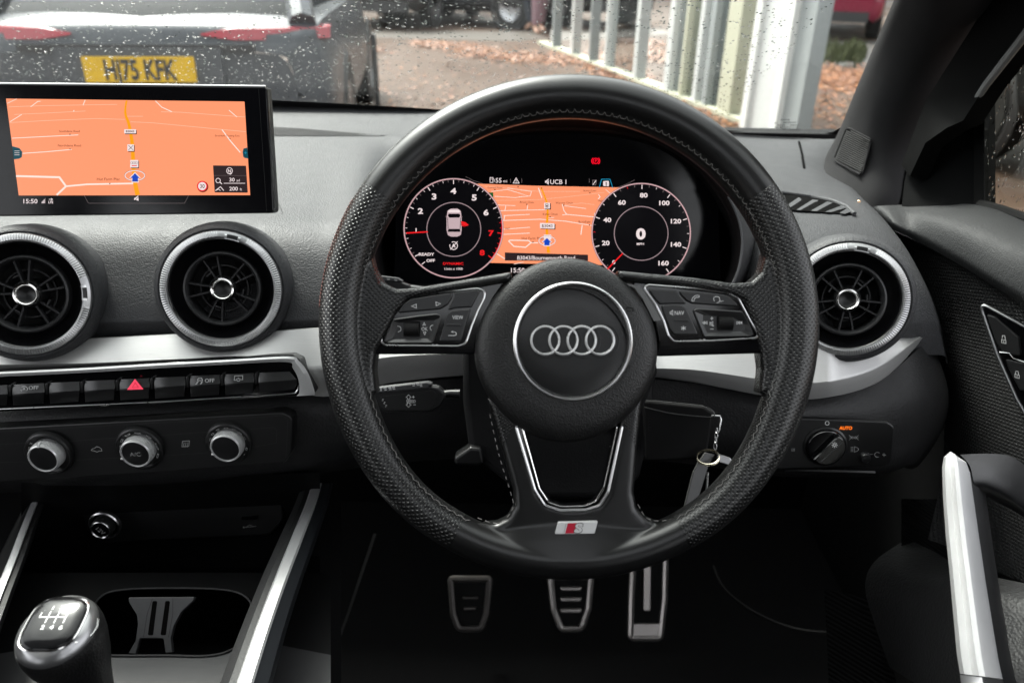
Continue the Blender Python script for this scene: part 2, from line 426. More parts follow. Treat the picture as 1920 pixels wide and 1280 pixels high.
def build_leather():
    b = MB()
    n, q = 240, 40; rows = []
    for i in range(n):
        a = 360.0 * i / n; ra, rb, rc = rim_shape(a); row = []
        for j in range(q):
            t = 2 * math.pi * j / q
            r = rc + ra * math.cos(t)
            row.append(Vector((r * math.cos(R(a)), r * math.sin(R(a)), rb * math.sin(t))) * u)
        rows.append(row)
    b.grid(rows, PERF, close_u=True, close_v=True)
    def pr(pts, z0, z1, bev=8):
        plate(b, W, pts, z0 * u, z1 * u, PERF, r=0, bev=bev * u, seg=4)
    # thumb grips running into the perforated top strip of each arm
    pr([(640, 470), (690, 452), (700, 500), (716, 528), (742, 541), (780, 538), (960, 508), (960, 528), (790, 556), (765, 563), (742, 590), (716, 640), (704, 660), (700, 692), (705, 738), (660, 742), (640, 640)], -34, 17, 12)
    pr([(1160, 506), (1300, 519), (1375, 530), (1410, 528), (1430, 510), (1440, 470), (1450, 452), (1500, 470), (1500, 640), (1472, 742), (1427, 738), (1432, 692), (1428, 660), (1415, 610), (1396, 566), (1372, 552), (1250, 533), (1160, 526)], -34, 17, 12)
    # lower spoke, a U of leather round the dark opening
    pr([(912, 745), (985, 762), (985, 820), (1012, 925), (1030, 945), (1060, 953), (1090, 953), (1122, 945), (1136, 925), (1160, 820), (1160, 762), (1206, 745),
        (1196, 840), (1190, 925), (1196, 955), (1213, 974), (1236, 984), (1258, 988), (1282, 1006), (1230, 1045), (1066, 1060), (900, 1045), (868, 1004), (908, 986), (932, 983), (952, 973), (964, 950), (962, 920), (940, 840)], -30, 14, 12)
    ci = smooth_open([Vector(p) for p in [(900, 978), (940, 984), (985, 972), (1066, 962), (1148, 972), (1200, 982), (1250, 980)]], 6)
    cm = smooth_open([Vector(p) for p in [(878, 998), (930, 1012), (990, 1012), (1066, 1010), (1142, 1012), (1205, 1010), (1272, 994)]], 6)
    cz = smooth_open([Vector(p) for p in [(856, 1016), (930, 1040), (990, 1050), (1066, 1054), (1142, 1050), (1205, 1038), (1294, 1008)]], 6)
    b.grid([[W.L(p.x, p.y, z * u) for p in c] for c, z in ((ci, -28), (ci, 8), (cm, 25), (cz, 40), (cz, -28))], PERF, close_v=True)
    for e in (0, -1): b.add([W.L(c[e].x, c[e].y, z * u) for c, z in ((ci, -28), (ci, 8), (cm, 25), (cz, 40), (cz, -28))], [(0, 1, 2, 3, 4)], PERF)
    src = b.build('leather_rim', None, None)
    md = src.modifiers.new('r', 'REMESH'); md.mode = 'VOXEL'; md.voxel_size = 2.3 * u
    ms = src.modifiers.new('s', 'SMOOTH'); ms.factor = 0.5; ms.iterations = 14
    bpy.context.view_layer.update()
    me = bpy.data.meshes.new_from_object(src.evaluated_get(bpy.context.evaluated_depsgraph_get()))
    bpy.data.objects.remove(src)
    me.name = 'leather_rim'
    nv = len(me.vertices); co = np.empty(nv * 3, np.float32); me.vertices.foreach_get('co', co); co = co.reshape(-1, 3) / u
    ang = np.degrees(np.arctan2(co[:, 1], co[:, 0])); U = ((ang + 90) % 360) / 360
    r = np.hypot(co[:, 0], co[:, 1]); din = RC - r
    ph = np.arctan2(np.clip(din, -60, 46), co[:, 2])
    V = 42 * ph + np.maximum(0, din - 46)
    nl = len(me.loops); li = np.empty(nl, np.int32); me.loops.foreach_get('vertex_index', li)
    uvv = np.stack([U[li], V[li]], 1)
    # keep faces across the wrap in one piece
    ls = np.empty(len(me.polygons), np.int32); lt = ls.copy(); me.polygons.foreach_get('loop_start', ls); me.polygons.foreach_get('loop_total', lt)
    fi = np.repeat(np.arange(len(ls)), lt)
    mx = np.zeros(len(ls)); np.maximum.at(mx, fi, uvv[:, 0]); mn = np.ones(len(ls)); np.minimum.at(mn, fi, uvv[:, 0])
    wr = (mx - mn) > 0.5; sel = wr[fi] & (uvv[:, 0] < 0.5); uvv[sel, 0] += 1
    lay = me.uv_layers.new(name='UVMap'); lay.data.foreach_set('uv', uvv.astype(np.float32).ravel())
    me.polygons.foreach_set('use_smooth', [True] * len(me.polygons))
    if not me.materials: me.materials.append(PERF)
    o = bpy.data.objects.new('leather_rim', me); COL.objects.link(o); o.parent = wheel
    return o
build_leather()

# stitching along the inner edge of the rim
def rim_pt(a, ph, lift=1.0):
    """ph = angle from the front of the tube towards the centre of the wheel (degrees)"""
    ra, rb, rc = rim_shape(a)
    r = rc - (ra + lift) * math.sin(R(ph)); z = (rb + lift) * math.cos(R(ph))
    return Vector((r * math.cos(R(a)), r * math.sin(R(a)), z)) * u
def hexrun(a0, a1, pa, pb, step=15.0, r=0.62):
    st = MB()
    tot = RC * R(abs(a1 - a0)); n = int(tot / step); s = 1 if a1 > a0 else -1
    pts = []
    for k in range(n):
        t = a0 + s * math.degrees(k * step / RC)
        d = s * math.degrees(step / RC)
        j = rnd.uniform(-1.2, 1.2)
        pts += [(t, pa + j), (t + d * 0.18, pa + (pb - pa) * .5), (t + d * 0.3, pb + j), (t + d * .78, pb + j), (t + d * .9, pa + (pb - pa) * .5)]
    st.tube([rim_pt(a, p) for a, p in pts], r * u, THREAD, n=5); st.build('stitching', wheel)
hexrun(145, 36, 49, 58)
hexrun(36, 12, 50, 58, 13)
hexrun(145, 166, 52, 61, 13)
for a0, a1, ph in ((198, 243, 62), (299, 345, 58)):
    pts = []
    n = int(RC * R(abs(a1 - a0)) / 9)
    for k in range(n + 1):
        a = a0 + (a1 - a0) * k / n
        pts.append(rim_pt(a, ph + (5 if k % 2 else -3)))
    st = MB(); st.tube(pts, 0.7 * u, THREAD, n=5); st.build('stitching', wheel)
# dashed stitches on the lower spoke
for pts in ([(918, 775), (935, 850), (958, 925), (962, 950), (948, 972), (925, 980), (885, 966)], [(1196, 945), (1212, 970), (1240, 976), (1272, 968)]):
    st = MB(); pp = smooth_open([Vector(p) for p in pts], 40); acc = 0; seg = []
    for i in range(1, len(pp)):
        acc += (pp[i] - pp[i - 1]).length
        if acc % 15 < 9: seg.append(W.L(pp[i].x, pp[i].y, 12.5 * u))
        else:
            if len(seg) > 2: st.tube(seg, 0.75 * u, THREAD, n=5)
            seg = []
    st.build('stitching', wheel)
sr = MB()
for a0, a1, ph in ((150, 176, -62),):
    sr.tube([rim_pt(a0 + (a1 - a0) * k / 60, ph + (3 if k % 2 else -3)) for k in range(61)], 0.7 * u, THREADR, n=5)
for k in range(16):
    y = 500 + k * 3.2
    sr.tube([W.L(699 + (k % 2) * 7 + k * .7, y, 14 * u), W.L(707 - (k % 2) * 5 + k * .7, y + 2.5, 16 * u)], 0.6 * u, THREADR, n=5)
sr.build('accent_stitching', wheel)

# ---- airbag cover
HX, HY = 1061, 655
hc = W.L(HX, HY, 0); hc.z = 0
def hub_r(a):
    # slightly squared sides, fuller below
    return 169 + 3 * math.cos(4 * a) * 0.6 + (3 if math.sin(a) < 0 else 0) * abs(math.sin(a))
ab = MB(); rows = []
prof = [(1.0, -30), (1.008, -14), (1.0, 4), (0.985, 16), (0.955, 25), (0.91, 31), (0.85, 35.5), (0.78, 38.5), (0.70, 40.5), (0.655, 41)]
for f, z in prof:
    rows.append([hc + Vector((hub_r(2 * math.pi * j / 96) * f * math.cos(2 * math.pi * j / 96), hub_r(2 * math.pi * j / 96) * f * math.sin(2 * math.pi * j / 96), z)) * 1 * u if False else
                 hc + Vector((hub_r(2 * math.pi * j / 96) * f * math.cos(2 * math.pi * j / 96) * u, hub_r(2 * math.pi * j / 96) * f * math.sin(2 * math.pi * j / 96) * u, z * u)) for j in range(96)])
DX, DY = 1074, 640
dc = W.L(DX, DY, 41 * u); dc.z = 0
rows.append([dc + Vector((106 * u * math.cos(2 * math.pi * j / 96), 106 * u * math.sin(2 * math.pi * j / 96), 40.5 * u)) for j in range(96)])
rows.append([dc + Vector((102 * u * math.cos(2 * math.pi * j / 96), 102 * u * math.sin(2 * math.pi * j / 96), 34 * u)) for j in range(96)])
ab.grid(rows, LEATH, close_u=True)
cover = ab.build('airbag_cover', wheel)
# moulded word and marks
EMB = mat('embossed_leather', (0.0015, 0.0015, 0.0015), 0.6, spec=.2)
t = MB()
text(t, W, 'AIRBAG', 1079, 762, 9, EMB, 39.3 * u, sx=1.5, bold=0.01, shear=0.25)
o = t.build('moulded_lettering', cover)
for x, y, s in ((959, 586, 1), (1181, 579, -1)):
    t = MB(); line(t, W, [(x - 6 * s, y + 5), (x - 6 * s, y - 1), (x + 5 * s, y - 3), (x + 7 * s, y + 1), (x + 3 * s, y + 5), (x - 2 * s, y + 4)], 1.6, EMB, 38.6 * u); t.build('moulded_mark', cover)
# disc, ring and the four linked rings
bd = MB(); bd.lathe([(0.01 * u, 34.5 * u), (60 * u, 34.8 * u), (96 * u, 34.2 * u), (101 * u, 33 * u)], mat('badge_black', (0.008, 0.008, 0.0083), 0.3, bump=('noise', 2500, .05, .0001)), c=dc, n=96)
badge = bd.build('badge_disc', wheel)
rg = MB(); rg.lathe([(109 * u, 40 * u), (108.5 * u, 44 * u), (106 * u, 46 * u), (103 * u, 45 * u), (100.5 * u, 40 * u), (100 * u, 34 * u)], SATIN, c=dc, n=128)
rg.build('chrome_ring', badge)
em = MB()
for i, cx in enumerate((1022.3, 1056.5, 1090.7, 1125)):
    c = W.L(cx, 638, 38 * u)
    em.lathe([(28 * u, -4 * u), (28 * u, 1 * u), (26.6 * u, 3.2 * u), (24.6 * u, 3.6 * u), (23.2 * u, 1.5 * u), (23 * u, -4 * u)], EMBL, c=c + Vector((0, 0, 0.15 * u * (i % 2))), n=64)
em.build('linked_rings_emblem', badge)
rc = MB()
for cx in (1022.3, 1056.5, 1090.7, 1125):
    rc.lathe([(32 * u, 34.9 * u), (30.5 * u, 35.4 * u), (29 * u, 34.9 * u)], mat('recess_black', 0.005, .4), c=W.L(cx, 639, 0) * 1, n=48)
rc.build('emblem_recess', badge)

# ---- spoke switch panels
def switch_panel(outline, trim, buttons, lettering, scoop, rollerxy, bars, clip):
    pb = MB(); plate(pb, W, outline, -20 * u, 9 * u, GLOSS, r=5, bev=3 * u)
    p = pb.build('switch_panel', wheel)
    tr = MB(); path = round_poly(trim[0], trim[1], 6)
    tr.tube([W.L(q.x, q.y, 9.5 * u) for q in path], 2.3 * u, SATIN, n=8, closed=True)
    tr.build('chrome_outline', p)
    for pts, r in buttons:
        bb = MB(); plate(bb, W, pts, 4 * u, 14 * u, BTN, r=r, bev=2.4 * u, seg=3); bb.build('button', p)
    # dished button round the roller
    sb = MB(); out = round_poly(scoop[0], scoop[1], 4)
    fl = [W.L(q.x, q.y, 14 * u) for q in out]
    rim2 = offset_poly([Vector(q.to_2d()) for q in fl], 2 * u)
    cen = sum((Vector(q) for q in scoop[2]), Vector((0, 0))) / len(scoop[2])
    inn = round_poly(scoop[2], 3, 4)
    # resample inner outline by direction from the centre
    def hit(d):
        best = None
        for i in range(len(inn)):
            a, b2 = inn[i] - cen, inn[(i + 1) % len(inn)] - cen; e = b2 - a
            den = d.x * e.y - d.y * e.x
            if abs(den) < 1e-9: continue
            tt = (a.x * e.y - a.y * e.x) / den; ss = (a.x * d.y - a.y * d.x) / den
            if tt > 0 and -1e-6 <= ss <= 1 + 1e-6 and (best is None or tt < best): best = tt
        return cen + d * (best or 1)
    ins = [hit((q - cen).normalized()) for q in out]
    rows = [[Vector((q.x, q.y, 4 * u)) for q in fl], [Vector((q.x, q.y, 12.6 * u)) for q in fl], [Vector((q.x, q.y, 14 * u)) for q in rim2],
            [W.L(q.x, q.y, 9.6 * u) for q in ins]]
    sb.grid(rows, BTN, close_u=True); sb.poly(rows[-1], BTN)
    bo = sb.build('roller_button', p, sharp=25)
    ro = MB(); x0, y0, x1, y1 = rollerxy
    plate(ro, W, [(x0 - 2, y0 - 2), (x1 + 2, y0 - 2), (x1 + 2, y1 + 2), (x0 - 2, y1 + 2)], 8 * u, 9.8 * u, BLKM, r=3)
    cx, cy = (x0 + x1) / 2, (y0 + y1) / 2; rr = (y1 - y0) / 2
    c = W.L(cx, cy, 6 * u); hw = (x1 - x0) / 2 * u
    rot = Matrix.Rotation(R(90), 3, 'Y')
    rows = []
    nseg = 40
    for k in range(11):
        xx = -hw + 2 * hw * k / 10
        rows.append([c + Vector((xx, (rr - (1.2 if (j % 2 or k % 2) else 0)) * u * math.cos(2 * math.pi * j / nseg) , (13 - (1.2 if (j % 2 or k % 2) else 0)) * u * math.sin(2 * math.pi * j / nseg))) for j in range(nseg)])
    ro.grid(rows, RUB, close_u=True); ro.add(rows[0], [tuple(range(nseg))], RUB); ro.add(rows[-1], [tuple(range(nseg))], RUB)
    ro.build('roller', bo)
    for (x0, x1, y, s) in bars:
        br = MB(); plate(br, W, [(x0, y - 2.2), (x1, y - 2.2 + s), (x1, y + 2.2 + s), (x0, y + 2.2)], 12 * u, 15.6 * u, BTN, r=2, bev=1 * u); br.build('ridge', p)
    lt = MB(); lettering(lt); lt.build('lettering', p)
    cl = MB()
    for x, y in clip: cl.lathe([(2.2 * u, 0), (1.6 * u, 1.5 * u), (0.01 * u, 2 * u)], WHITEB, c=W.L(x, y, 10.5 * u), n=12)
    cl.build('clip', p)
    return p

q = lambda zx, zy: (680 + zx / 6.857, 500 + zy / 6.857)
Q = lambda l: [q(*p) for p in l]
HB = 14.3 * u; HS = 10.2 * u
def left_text(t):
    line(t, W, Q([(628, 506), (690, 482), (690, 532)]), 1.0, PRINT, HB, True)
    line(t, W, Q([(1002, 474), (940, 452), (946, 502)]), 1.0, PRINT, HB, True)
    text(t, W, 'VIEW', *q(1222, 650), 7.2, PRINT, HB, sx=0.82)
    line(t, W, Q([(1100, 884), (1180, 884), (1200, 878), (1204, 858), (1196, 842), (1180, 838), (1150, 838)]), 1.1, PRINT, HB)
    t.poly([W.L(*p, HB) for p in Q([(1132, 836), (1162, 822), (1165, 850)])], PRINT)
    text(t, W, 'OK', *q(795, 798), 6.6, PRINT, HS, sx=0.85)
    line(t, W, Q([(775, 750), (808, 750), (790, 716)]), 0.9, PRINT, HS, True)
    line(t, W, Q([(780, 840), (814, 840), (798, 876)]), 0.9, PRINT, HS, True)
    line(t, W, Q([(450, 762), (478, 770), (490, 784), (492, 815), (480, 828), (456, 836)]), 0.9, PRINT, HS)
    line(t, W, Q([(906, 750), (880, 758), (868, 772), (868, 800), (880, 814), (914, 820)]), 0.9, PRINT, HS)
switch_panel(
    [(948, 527), (925, 560), (905, 600), (893, 640), (890, 664), (702, 664), (704, 648), (722, 612), (740, 584), (760, 566), (800, 555)],
    (Q([(235, 960), (262, 870), (360, 690), (470, 480), (600, 390), (900, 340), (1480, 280), (1575, 320), (1560, 400), (1480, 560), (1400, 760), (1325, 985), (1230, 1020), (300, 1010)]), [8, 2, 12, 20, 20, 30, 12, 9, 12, 20, 40, 14, 12, 10]),
    [(Q([(440, 598), (520, 480), (620, 412), (900, 366), (1155, 330), (1150, 400), (1090, 490), (1000, 545)]), [3, 10, 14, 30, 2, 8, 12, 10]),
     (Q([(1180, 326), (1505, 290), (1500, 330), (1400, 520), (1200, 532), (1090, 560), (1130, 480), (1170, 400)]), [2, 5, 5, 3, 8, 2, 10, 6]),
     (Q([(1150, 560), (1390, 540), (1310, 800), (1260, 960), (980, 960), (1030, 800), (1080, 620)]), [12, 3, 30, 6, 3, 20, 14])],
    left_text,
    (Q([(270, 960), (390, 670), (700, 625), (960, 598), (1015, 630), (900, 985), (320, 985)]), [6, 6, 30, 12, 8, 3, 8], [Vector(x) for x in Q([(380, 935), (470, 720), (700, 690), (945, 690), (870, 920)])]),
    (*q(538, 712), *q(726, 890)), [(*[q(1082, 0)[0], q(1262, 0)[0], q(0, 748)[1]], -0.4)], [q(900, 1008), q(950, 1010)])

q2 = lambda zx, zy: (1200 + zx / 6.736, 500 + zy / 6.736)
Q2 = lambda l: [q2(*p) for p in l]
def right_text(t):
    line(t, W, Q2([(655, 425), (662, 395), (690, 368), (720, 360), (745, 362), (750, 378), (730, 388), (712, 385), (690, 400), (685, 415), (682, 432), (665, 436)]), 0.95, PRINT, HB, True)
    line(t, W, Q2([(940, 436), (930, 410), (935, 385), (960, 376), (990, 380), (1005, 395), (1005, 412), (1012, 425), (1002, 432), (1000, 448), (985, 452), (968, 456)]), 0.95, PRINT, HB)
    for k, x in enumerate((1022, 1036, 1050)): line(t, W, Q2([(x, 446 - k * 4), (x, 430 - 2 * k), (x + 1, 452)][:2]), 0.9, PRINT, HB)
    text(t, W, 'NAV', *q2(495, 582), 7.6, PRINT, HB, sx=0.82)
    line(t, W, Q2([(380, 568), (395, 568), (415, 548), (415, 612), (395, 594), (380, 594)]), 0.95, PRINT, HB, True)
    line(t, W, Q2([(398, 566), (398, 596)]), 0.8, PRINT, HB)
    for k in range(3):
        a = R(90 + 60 * k); line(t, W, Q2([(550 + 34 * math.cos(a), 776 + 30 * math.sin(a)), (550 - 34 * math.cos(a), 776 - 30 * math.sin(a))]), 1.1, PRINT, HB)
    line(t, W, Q2([(888, 652), (926, 652)]), 1.0, PRINT, HS); line(t, W, Q2([(907, 632), (907, 672)]), 1.0, PRINT, HS); line(t, W, Q2([(888, 786), (930, 786)]), 1.0, PRINT, HS)
    line(t, W, Q2([(884, 708), (900, 708), (920, 690), (920, 750), (900, 735), (884, 735)]), 0.9, PRINT, HS, True); line(t, W, Q2([(880, 695), (934, 752)]), 0.9, PRINT, HS)
    for x, s in ((782, -1), (1286, 1)):
        line(t, W, Q2([(x, 690), (x, 724)]), 1.0, PRINT, HS)
        for k in (0, 1):
            xx = x - s * (4 + 32 * k); line(t, W, Q2([(xx, 707), (xx - s * 28, 690), (xx - s * 28, 724)]), 0.95, PRINT, HS, True)
switch_panel(
    [(1183, 527), (1372, 552), (1392, 564), (1412, 606), (1428, 652), (1432, 662), (1232, 668), (1236, 640), (1225, 590), (1205, 555)],
    (Q2([(45, 260), (110, 230), (700, 275), (1080, 320), (1240, 400), (1400, 700), (1498, 860), (1460, 900), (900, 935), (430, 945), (360, 870), (300, 680), (200, 480)]), [7, 7, 30, 12, 14, 30, 8, 8, 20, 10, 14, 20, 20]),
    [(Q2([(95, 275), (465, 302), (530, 400), (600, 470), (420, 468), (250, 475), (200, 420)]), [4, 3, 8, 4, 5, 4, 8]),
     (Q2([(490, 304), (900, 340), (1120, 370), (1270, 500), (1000, 490), (660, 465), (590, 430), (530, 370)]), [3, 30, 14, 4, 20, 10, 8, 6]),
     (Q2([(265, 485), (510, 480), (590, 540), (660, 680), (740, 860), (430, 860), (385, 800), (320, 640)]), [5, 8, 10, 14, 3, 8, 10, 20])],
    right_text,
    (Q2([(670, 545), (720, 524), (1000, 540), (1300, 560), (1400, 740), (1440, 862), (1400, 885), (810, 890), (740, 720)]), [4, 5, 20, 5, 20, 6, 4, 4, 20], [Vector(x) for x in Q2([(760, 600), (870, 620), (1230, 640), (1290, 640), (1340, 810), (830, 838)])]),
    (*q2(982, 622), *q2(1162, 795)), [(*[q2(432, 0)[0], q2(618, 0)[0], q2(0, 676)[1]], 0.2)], [q2(760, 930), q2(812, 926)])
# gloss reflection painted as a grey strip on the panel beside the airbag cover
e = MB(); plate(e, W, [(1166, 530), (1200, 535), (1215, 560), (1240, 600), (1226, 602), (1205, 560), (1190, 540)], 2 * u, 9.6 * u, mat('reflection_grey', .10, .3), r=2); 
e.build('panel_edge_reflection', wheel)

# ---- lower spoke opening trim and badge
o2 = MB(); path = round_poly([(968, 800), (1003, 918), (1022, 948), (1050, 957), (1098, 956), (1124, 948), (1140, 922), (1166, 800)], [2, 20, 16, 14, 14, 16, 20, 2], 6)
po = [W.L(p.x, p.y, 15 * u) for p in path]
o2.tube(po, 3.2 * u, SATIN, n=8)
path2 = round_poly([(979, 800), (1011, 915), (1028, 940), (1052, 948), (1096, 947), (1118, 938), (1132, 915), (1157, 800)], [2, 20, 14, 12, 12, 14, 20, 2], 6)
o2.tube([W.L(p.x, p.y, 11 * u) for p in path2], 2.0 * u, CHROME, n=8)
o2.build('spoke_trim', wheel)
ow = MB(); a = [W.L(p.x, p.y, 10 * u) for p in path2]; b2 = [W.L(1068 + (p.x - 1068) * .93, p.y - 6, -30 * u) for p in path2]
ow.grid([a, b2], GLOSS); ow.build('opening_wall', wheel)
bg = MB(); fb = W
plate(bg, W, [(1047, 979), (1121, 977), (1115, 1000), (1040, 1001)], 12 * u, 23.5 * u, WHITEB, r=2, bev=1.2 * u)
sb = bg.build('sport_badge', wheel)
bg = MB(); sheet(bg, W, [(1064.5, 980.5), (1082, 980), (1077, 999), (1059.5, 999.5)], 23.65 * u, REDB)
text(bg, W, 'S', 1085, 989.5, 17.5, mat('badge_outline', 0.06, .4), 23.7 * u, sx=1.35, bold=0.055, shear=0.2)
text(bg, W, 'S', 1085, 989.3, 16, WHITEB, 23.9 * u, sx=1.4, bold=0.03, shear=0.2)
line(bg, W, [(1061.5, 981), (1057.5, 997.5)], 0.6, mat('badge_outline', 0.06, .4), 23.7 * u)
bg.build('badge_marking', sb)
# boss behind the cover
bs = MB(); plate(bs, W, [(905, 560), (1220, 560), (1232, 700), (1190, 800), (1150, 815), (985, 815), (935, 800), (892, 700)], -60 * u, -6 * u, BLKM, r=30)
bs.build('boss', wheel)
# ================================================================== DASHBOARD
DO = Idf(P(900, 520, 0.72))
dash = thing('dashboard', 'grey grained dashboard with a brushed metal strip under the round vents', 'dashboard', DO.M)
def LP(px, py, d): return P(px, py, d) - DO.o
XS = [-260, -60, 120, 300, 470, 600, 685, 745, 820, 960, 1080, 1200, 1330, 1420, 1500, 1560, 1600]
def interp(tab, x):
    if x <= tab[0][0]: return tab[0][1:]
    for (a, b) in zip(tab, tab[1:]):
        if x <= b[0]:
            t = (x - a[0]) / (b[0] - a[0]); return tuple(a[k] * (1 - t) + b[k] * t for k in range(1, len(a)))
    return tab[-1][1:]
# each row: control points (px, py, depth)
ROWS = [
    [(-260, 182, 1.24), (0, 186, 1.22), (500, 192, 1.2), (640, 199, 1.2), (780, 207, 1.2), (1060, 226, 1.18), (1400, 254, 1.15), (1500, 259, 1.13)],
    [(-260, 190, 1.23), (0, 193, 1.21), (500, 199, 1.19), (640, 206, 1.19), (780, 214, 1.19), (1060, 234, 1.17), (1400, 264, 1.14), (1500, 268, 1.12)],
    [(-260, 228, 1.13), (0, 230, 1.12), (500, 237, 1.105), (640, 244, 1.105), (780, 256, 1.10), (1060, 272, 1.1), (1400, 296, 1.06), (1500, 306, 1.05)],
    [(-260, 246, 1.09), (0, 248, 1.08), (500, 254, 1.07), (640, 255, 1.07), (780, 262, 1.06), (1060, 280, 1.05), (1400, 306, 1.02), (1500, 322, 1.0)],
    [(-260, 315, .92), (0, 316, .92), (500, 320, .92), (690, 320, .92), (745, 335, .97), (1330, 345, .97), (1400, 338, .93), (1500, 352, .92)],
    [(-260, 385, .79), (0, 386, .79), (500, 386, .79), (690, 386, .80), (745, 400, .93), (1330, 410, .93), (1400, 388, .83), (1500, 394, .825)],
    [(-260, 418, .737), (0, 418, .737), (500, 418, .738), (690, 425, .745), (745, 455, .90), (1330, 460, .90), (1400, 440, .765), (1500, 440, .757)],
    [(-260, 460, .712), (0, 460, .712), (500, 460, .713), (690, 470, .72), (745, 510, .87), (1330, 515, .87), (1400, 490, .735), (1500, 485, .728)],
    [(-260, 530, .70), (0, 530, .70), (500, 530, .70), (690, 540, .705), (745, 565, .80), (1330, 570, .80), (1400, 545, .715), (1500, 540, .71)],
    [(-260, 596, .694), (0, 594, .694), (500, 590, .694), (690, 590, .70), (745, 600, .74), (1330, 612, .74), (1400, 605, .708), (1500, 605, .705)],
    [(-260, 618, .698), (0, 615, .698), (500, 610, .698), (700, 610, .703), (1060, 635, .73), (1400, 632, .712), (1500, 632, .71)],
    [(-260, 660, .73), (0, 660, .73), (500, 655, .73), (700, 660, .73), (1060, 680, .74), (1400, 680, .735), (1500, 680, .735)],
]
EDGE = [(1585, 262, 1.14), (1590, 275, 1.12), (1590, 330, 1.05), (1592, 345, 1.0), (1608, 366, .92), (1640, 396, .835), (1675, 440, .78), (1700, 480, .757), (1728, 538, .742), (1746, 592, .737), (1750, 616, .738), (1760, 665, .75)]
MIDR = [(1545, 261, 1.13), (1548, 272, 1.11), (1548, 318, 1.05), (1552, 334, 1.0), (1560, 358, .92), (1592, 394, .828), (1610, 440, .765), (1620, 482, .737), (1630, 538, .722), (1640, 598, .716), (1640, 624, .72), (1645, 672, .74)]
rows = []
for i, tab in enumerate(ROWS):
    row = []
    for x in XS[:-2]:
        y, d = interp(tab, x); row.append(LP(x, y, d))
    row.append(LP(*MIDR[i])); row.append(LP(*EDGE[i])); px, py, d = EDGE[i]
    row.append(LP(px + 14, py + 14, d + .03)); row.append(LP(px + 20, py + 20, d + .16))
    rows.append(row)
dense = catmull_grid(rows, 6, 6)
b = MB(); b.grid(dense, DASH); b.build('upper_panel', dash, sharp=60)
DSAMP = []
for r in dense:
    for p in r:
        w = p + DO.o - C0
        dd = w.dot(_F); DSAMP.append((CXP + w.dot(_R) / dd * FPX, CYP - w.dot(_U) / dd * FPX, dd))
_dd = depth_finder(dense, DO.o)
def dash_d(px, py):
    d = _dd(px, py)
    if d is not None: return d
    return min(DSAMP, key=lambda q: (q[0] - px) ** 2 + (q[1] - py) ** 2)[2]
DN = 0.0025
# demister grille along the base of the windscreen
g = MB()
top = [(300, 236), (505, 238), (600, 244), (660, 249), (722, 254)]; bot = [(300, 253), (505, 254.5), (600, 254.8), (660, 254.8), (722, 254.9)]
tp, bt = smooth_open([Vector(p) for p in top], 30), smooth_open([Vector(p) for p in bot], 30)
DKG = mat('grille_dark', 0.003, .8, spec=.1)
def dpt(p, k=DN): return LP(p.x, p.y, dash_d(p.x, p.y) - k)
g.grid([[dpt(p) for p in tp], [dpt(p) for p in bt]], DKG)
SLAT = mat('grille_slat', (0.020, 0.020, 0.021), .6, spec=.08)
n = 120
for k in range(n):
    x = 302 + 420 * k / n
    ya, = interp([(p.x, p.y) for p in tp], x); yb, = interp([(p.x, p.y) for p in bt], x)
    if yb - ya < 1.5: continue
    a, c = dpt(Vector((x, ya)), DN + .0012), dpt(Vector((x - 3.0, yb)), DN + .0012)
    a2, c2 = dpt(Vector((x + 1.7, ya)), DN + .0012), dpt(Vector((x - 1.3, yb)), DN + .0012)
    g.add([a, a2, c2, c], [(0, 1, 2, 3)], SLAT)
g.build('demister_grille', dash)
# side demister slot in the dash top
sd = MB()
o_ = [(1470, 362), (1560, 376), (1588, 386), (1606, 402), (1478, 393)]
def fpt(x, y, k): return LP(x, y, dash_d(x, y) - k)
sd.poly([fpt(x, y, .005) for x, y in o_], mat('slot_dark', 0.002, .9, spec=.05))
yt = lambda x: interp([(1460, 364), (1560, 378), (1590, 388), (1606, 402)], x)[0]
yb = lambda x: interp([(1460, 391), (1560, 398), (1606, 403)], x)[0]
for k in range(5):
    xb = 1466 + 27 * k; q4 = [(xb, yb(xb)), (min(1604, xb + 11), yb(min(1604, xb + 11))), (min(1598, xb + 42), yt(min(1598, xb + 42)) + 1), (min(1590, xb + 31), yt(min(1590, xb + 31)) + 1)]
    sd.add([fpt(q4[0][0], q4[0][1], .009), fpt(q4[1][0], q4[1][1], .008), fpt(q4[2][0], q4[2][1], .010), fpt(q4[3][0], q4[3][1], .011)], [(0, 1, 2, 3)], SMOOTHD)
sd.tube([fpt(x, y, .009) for x, y in [(1466, 361), (1520, 368), (1562, 377), (1588, 388), (1602, 401)]], .0022, SMOOTHD, n=8)
sd.build('side_demister', dash)
# small warm courtesy rivet by the pillar foot
rv = MB(); rv.lathe([(.0018, 0), (.0012, .001), (.0001, .0013)], mat('brass', (.8, .5, .3), .3, 1), c=fpt(1611, 378, .006), n=10, mx=CB); rv.build('rivet', dash)
hair = MB(); hair.tube([fpt(x, y, .003) for x, y in [(515, 370), (521, 380), (527, 391), (530, 400)]], .0003, BLKM, n=5); hair.build('flap_gap', dash)
gapb = MB(); gapb.tube([fpt(x, y, .0005) for x, y in [(1498, 266), (1504, 290), (1508, 316)]], 0.0016, SLOT, n=6); gapb.build('panel_gap', dash)

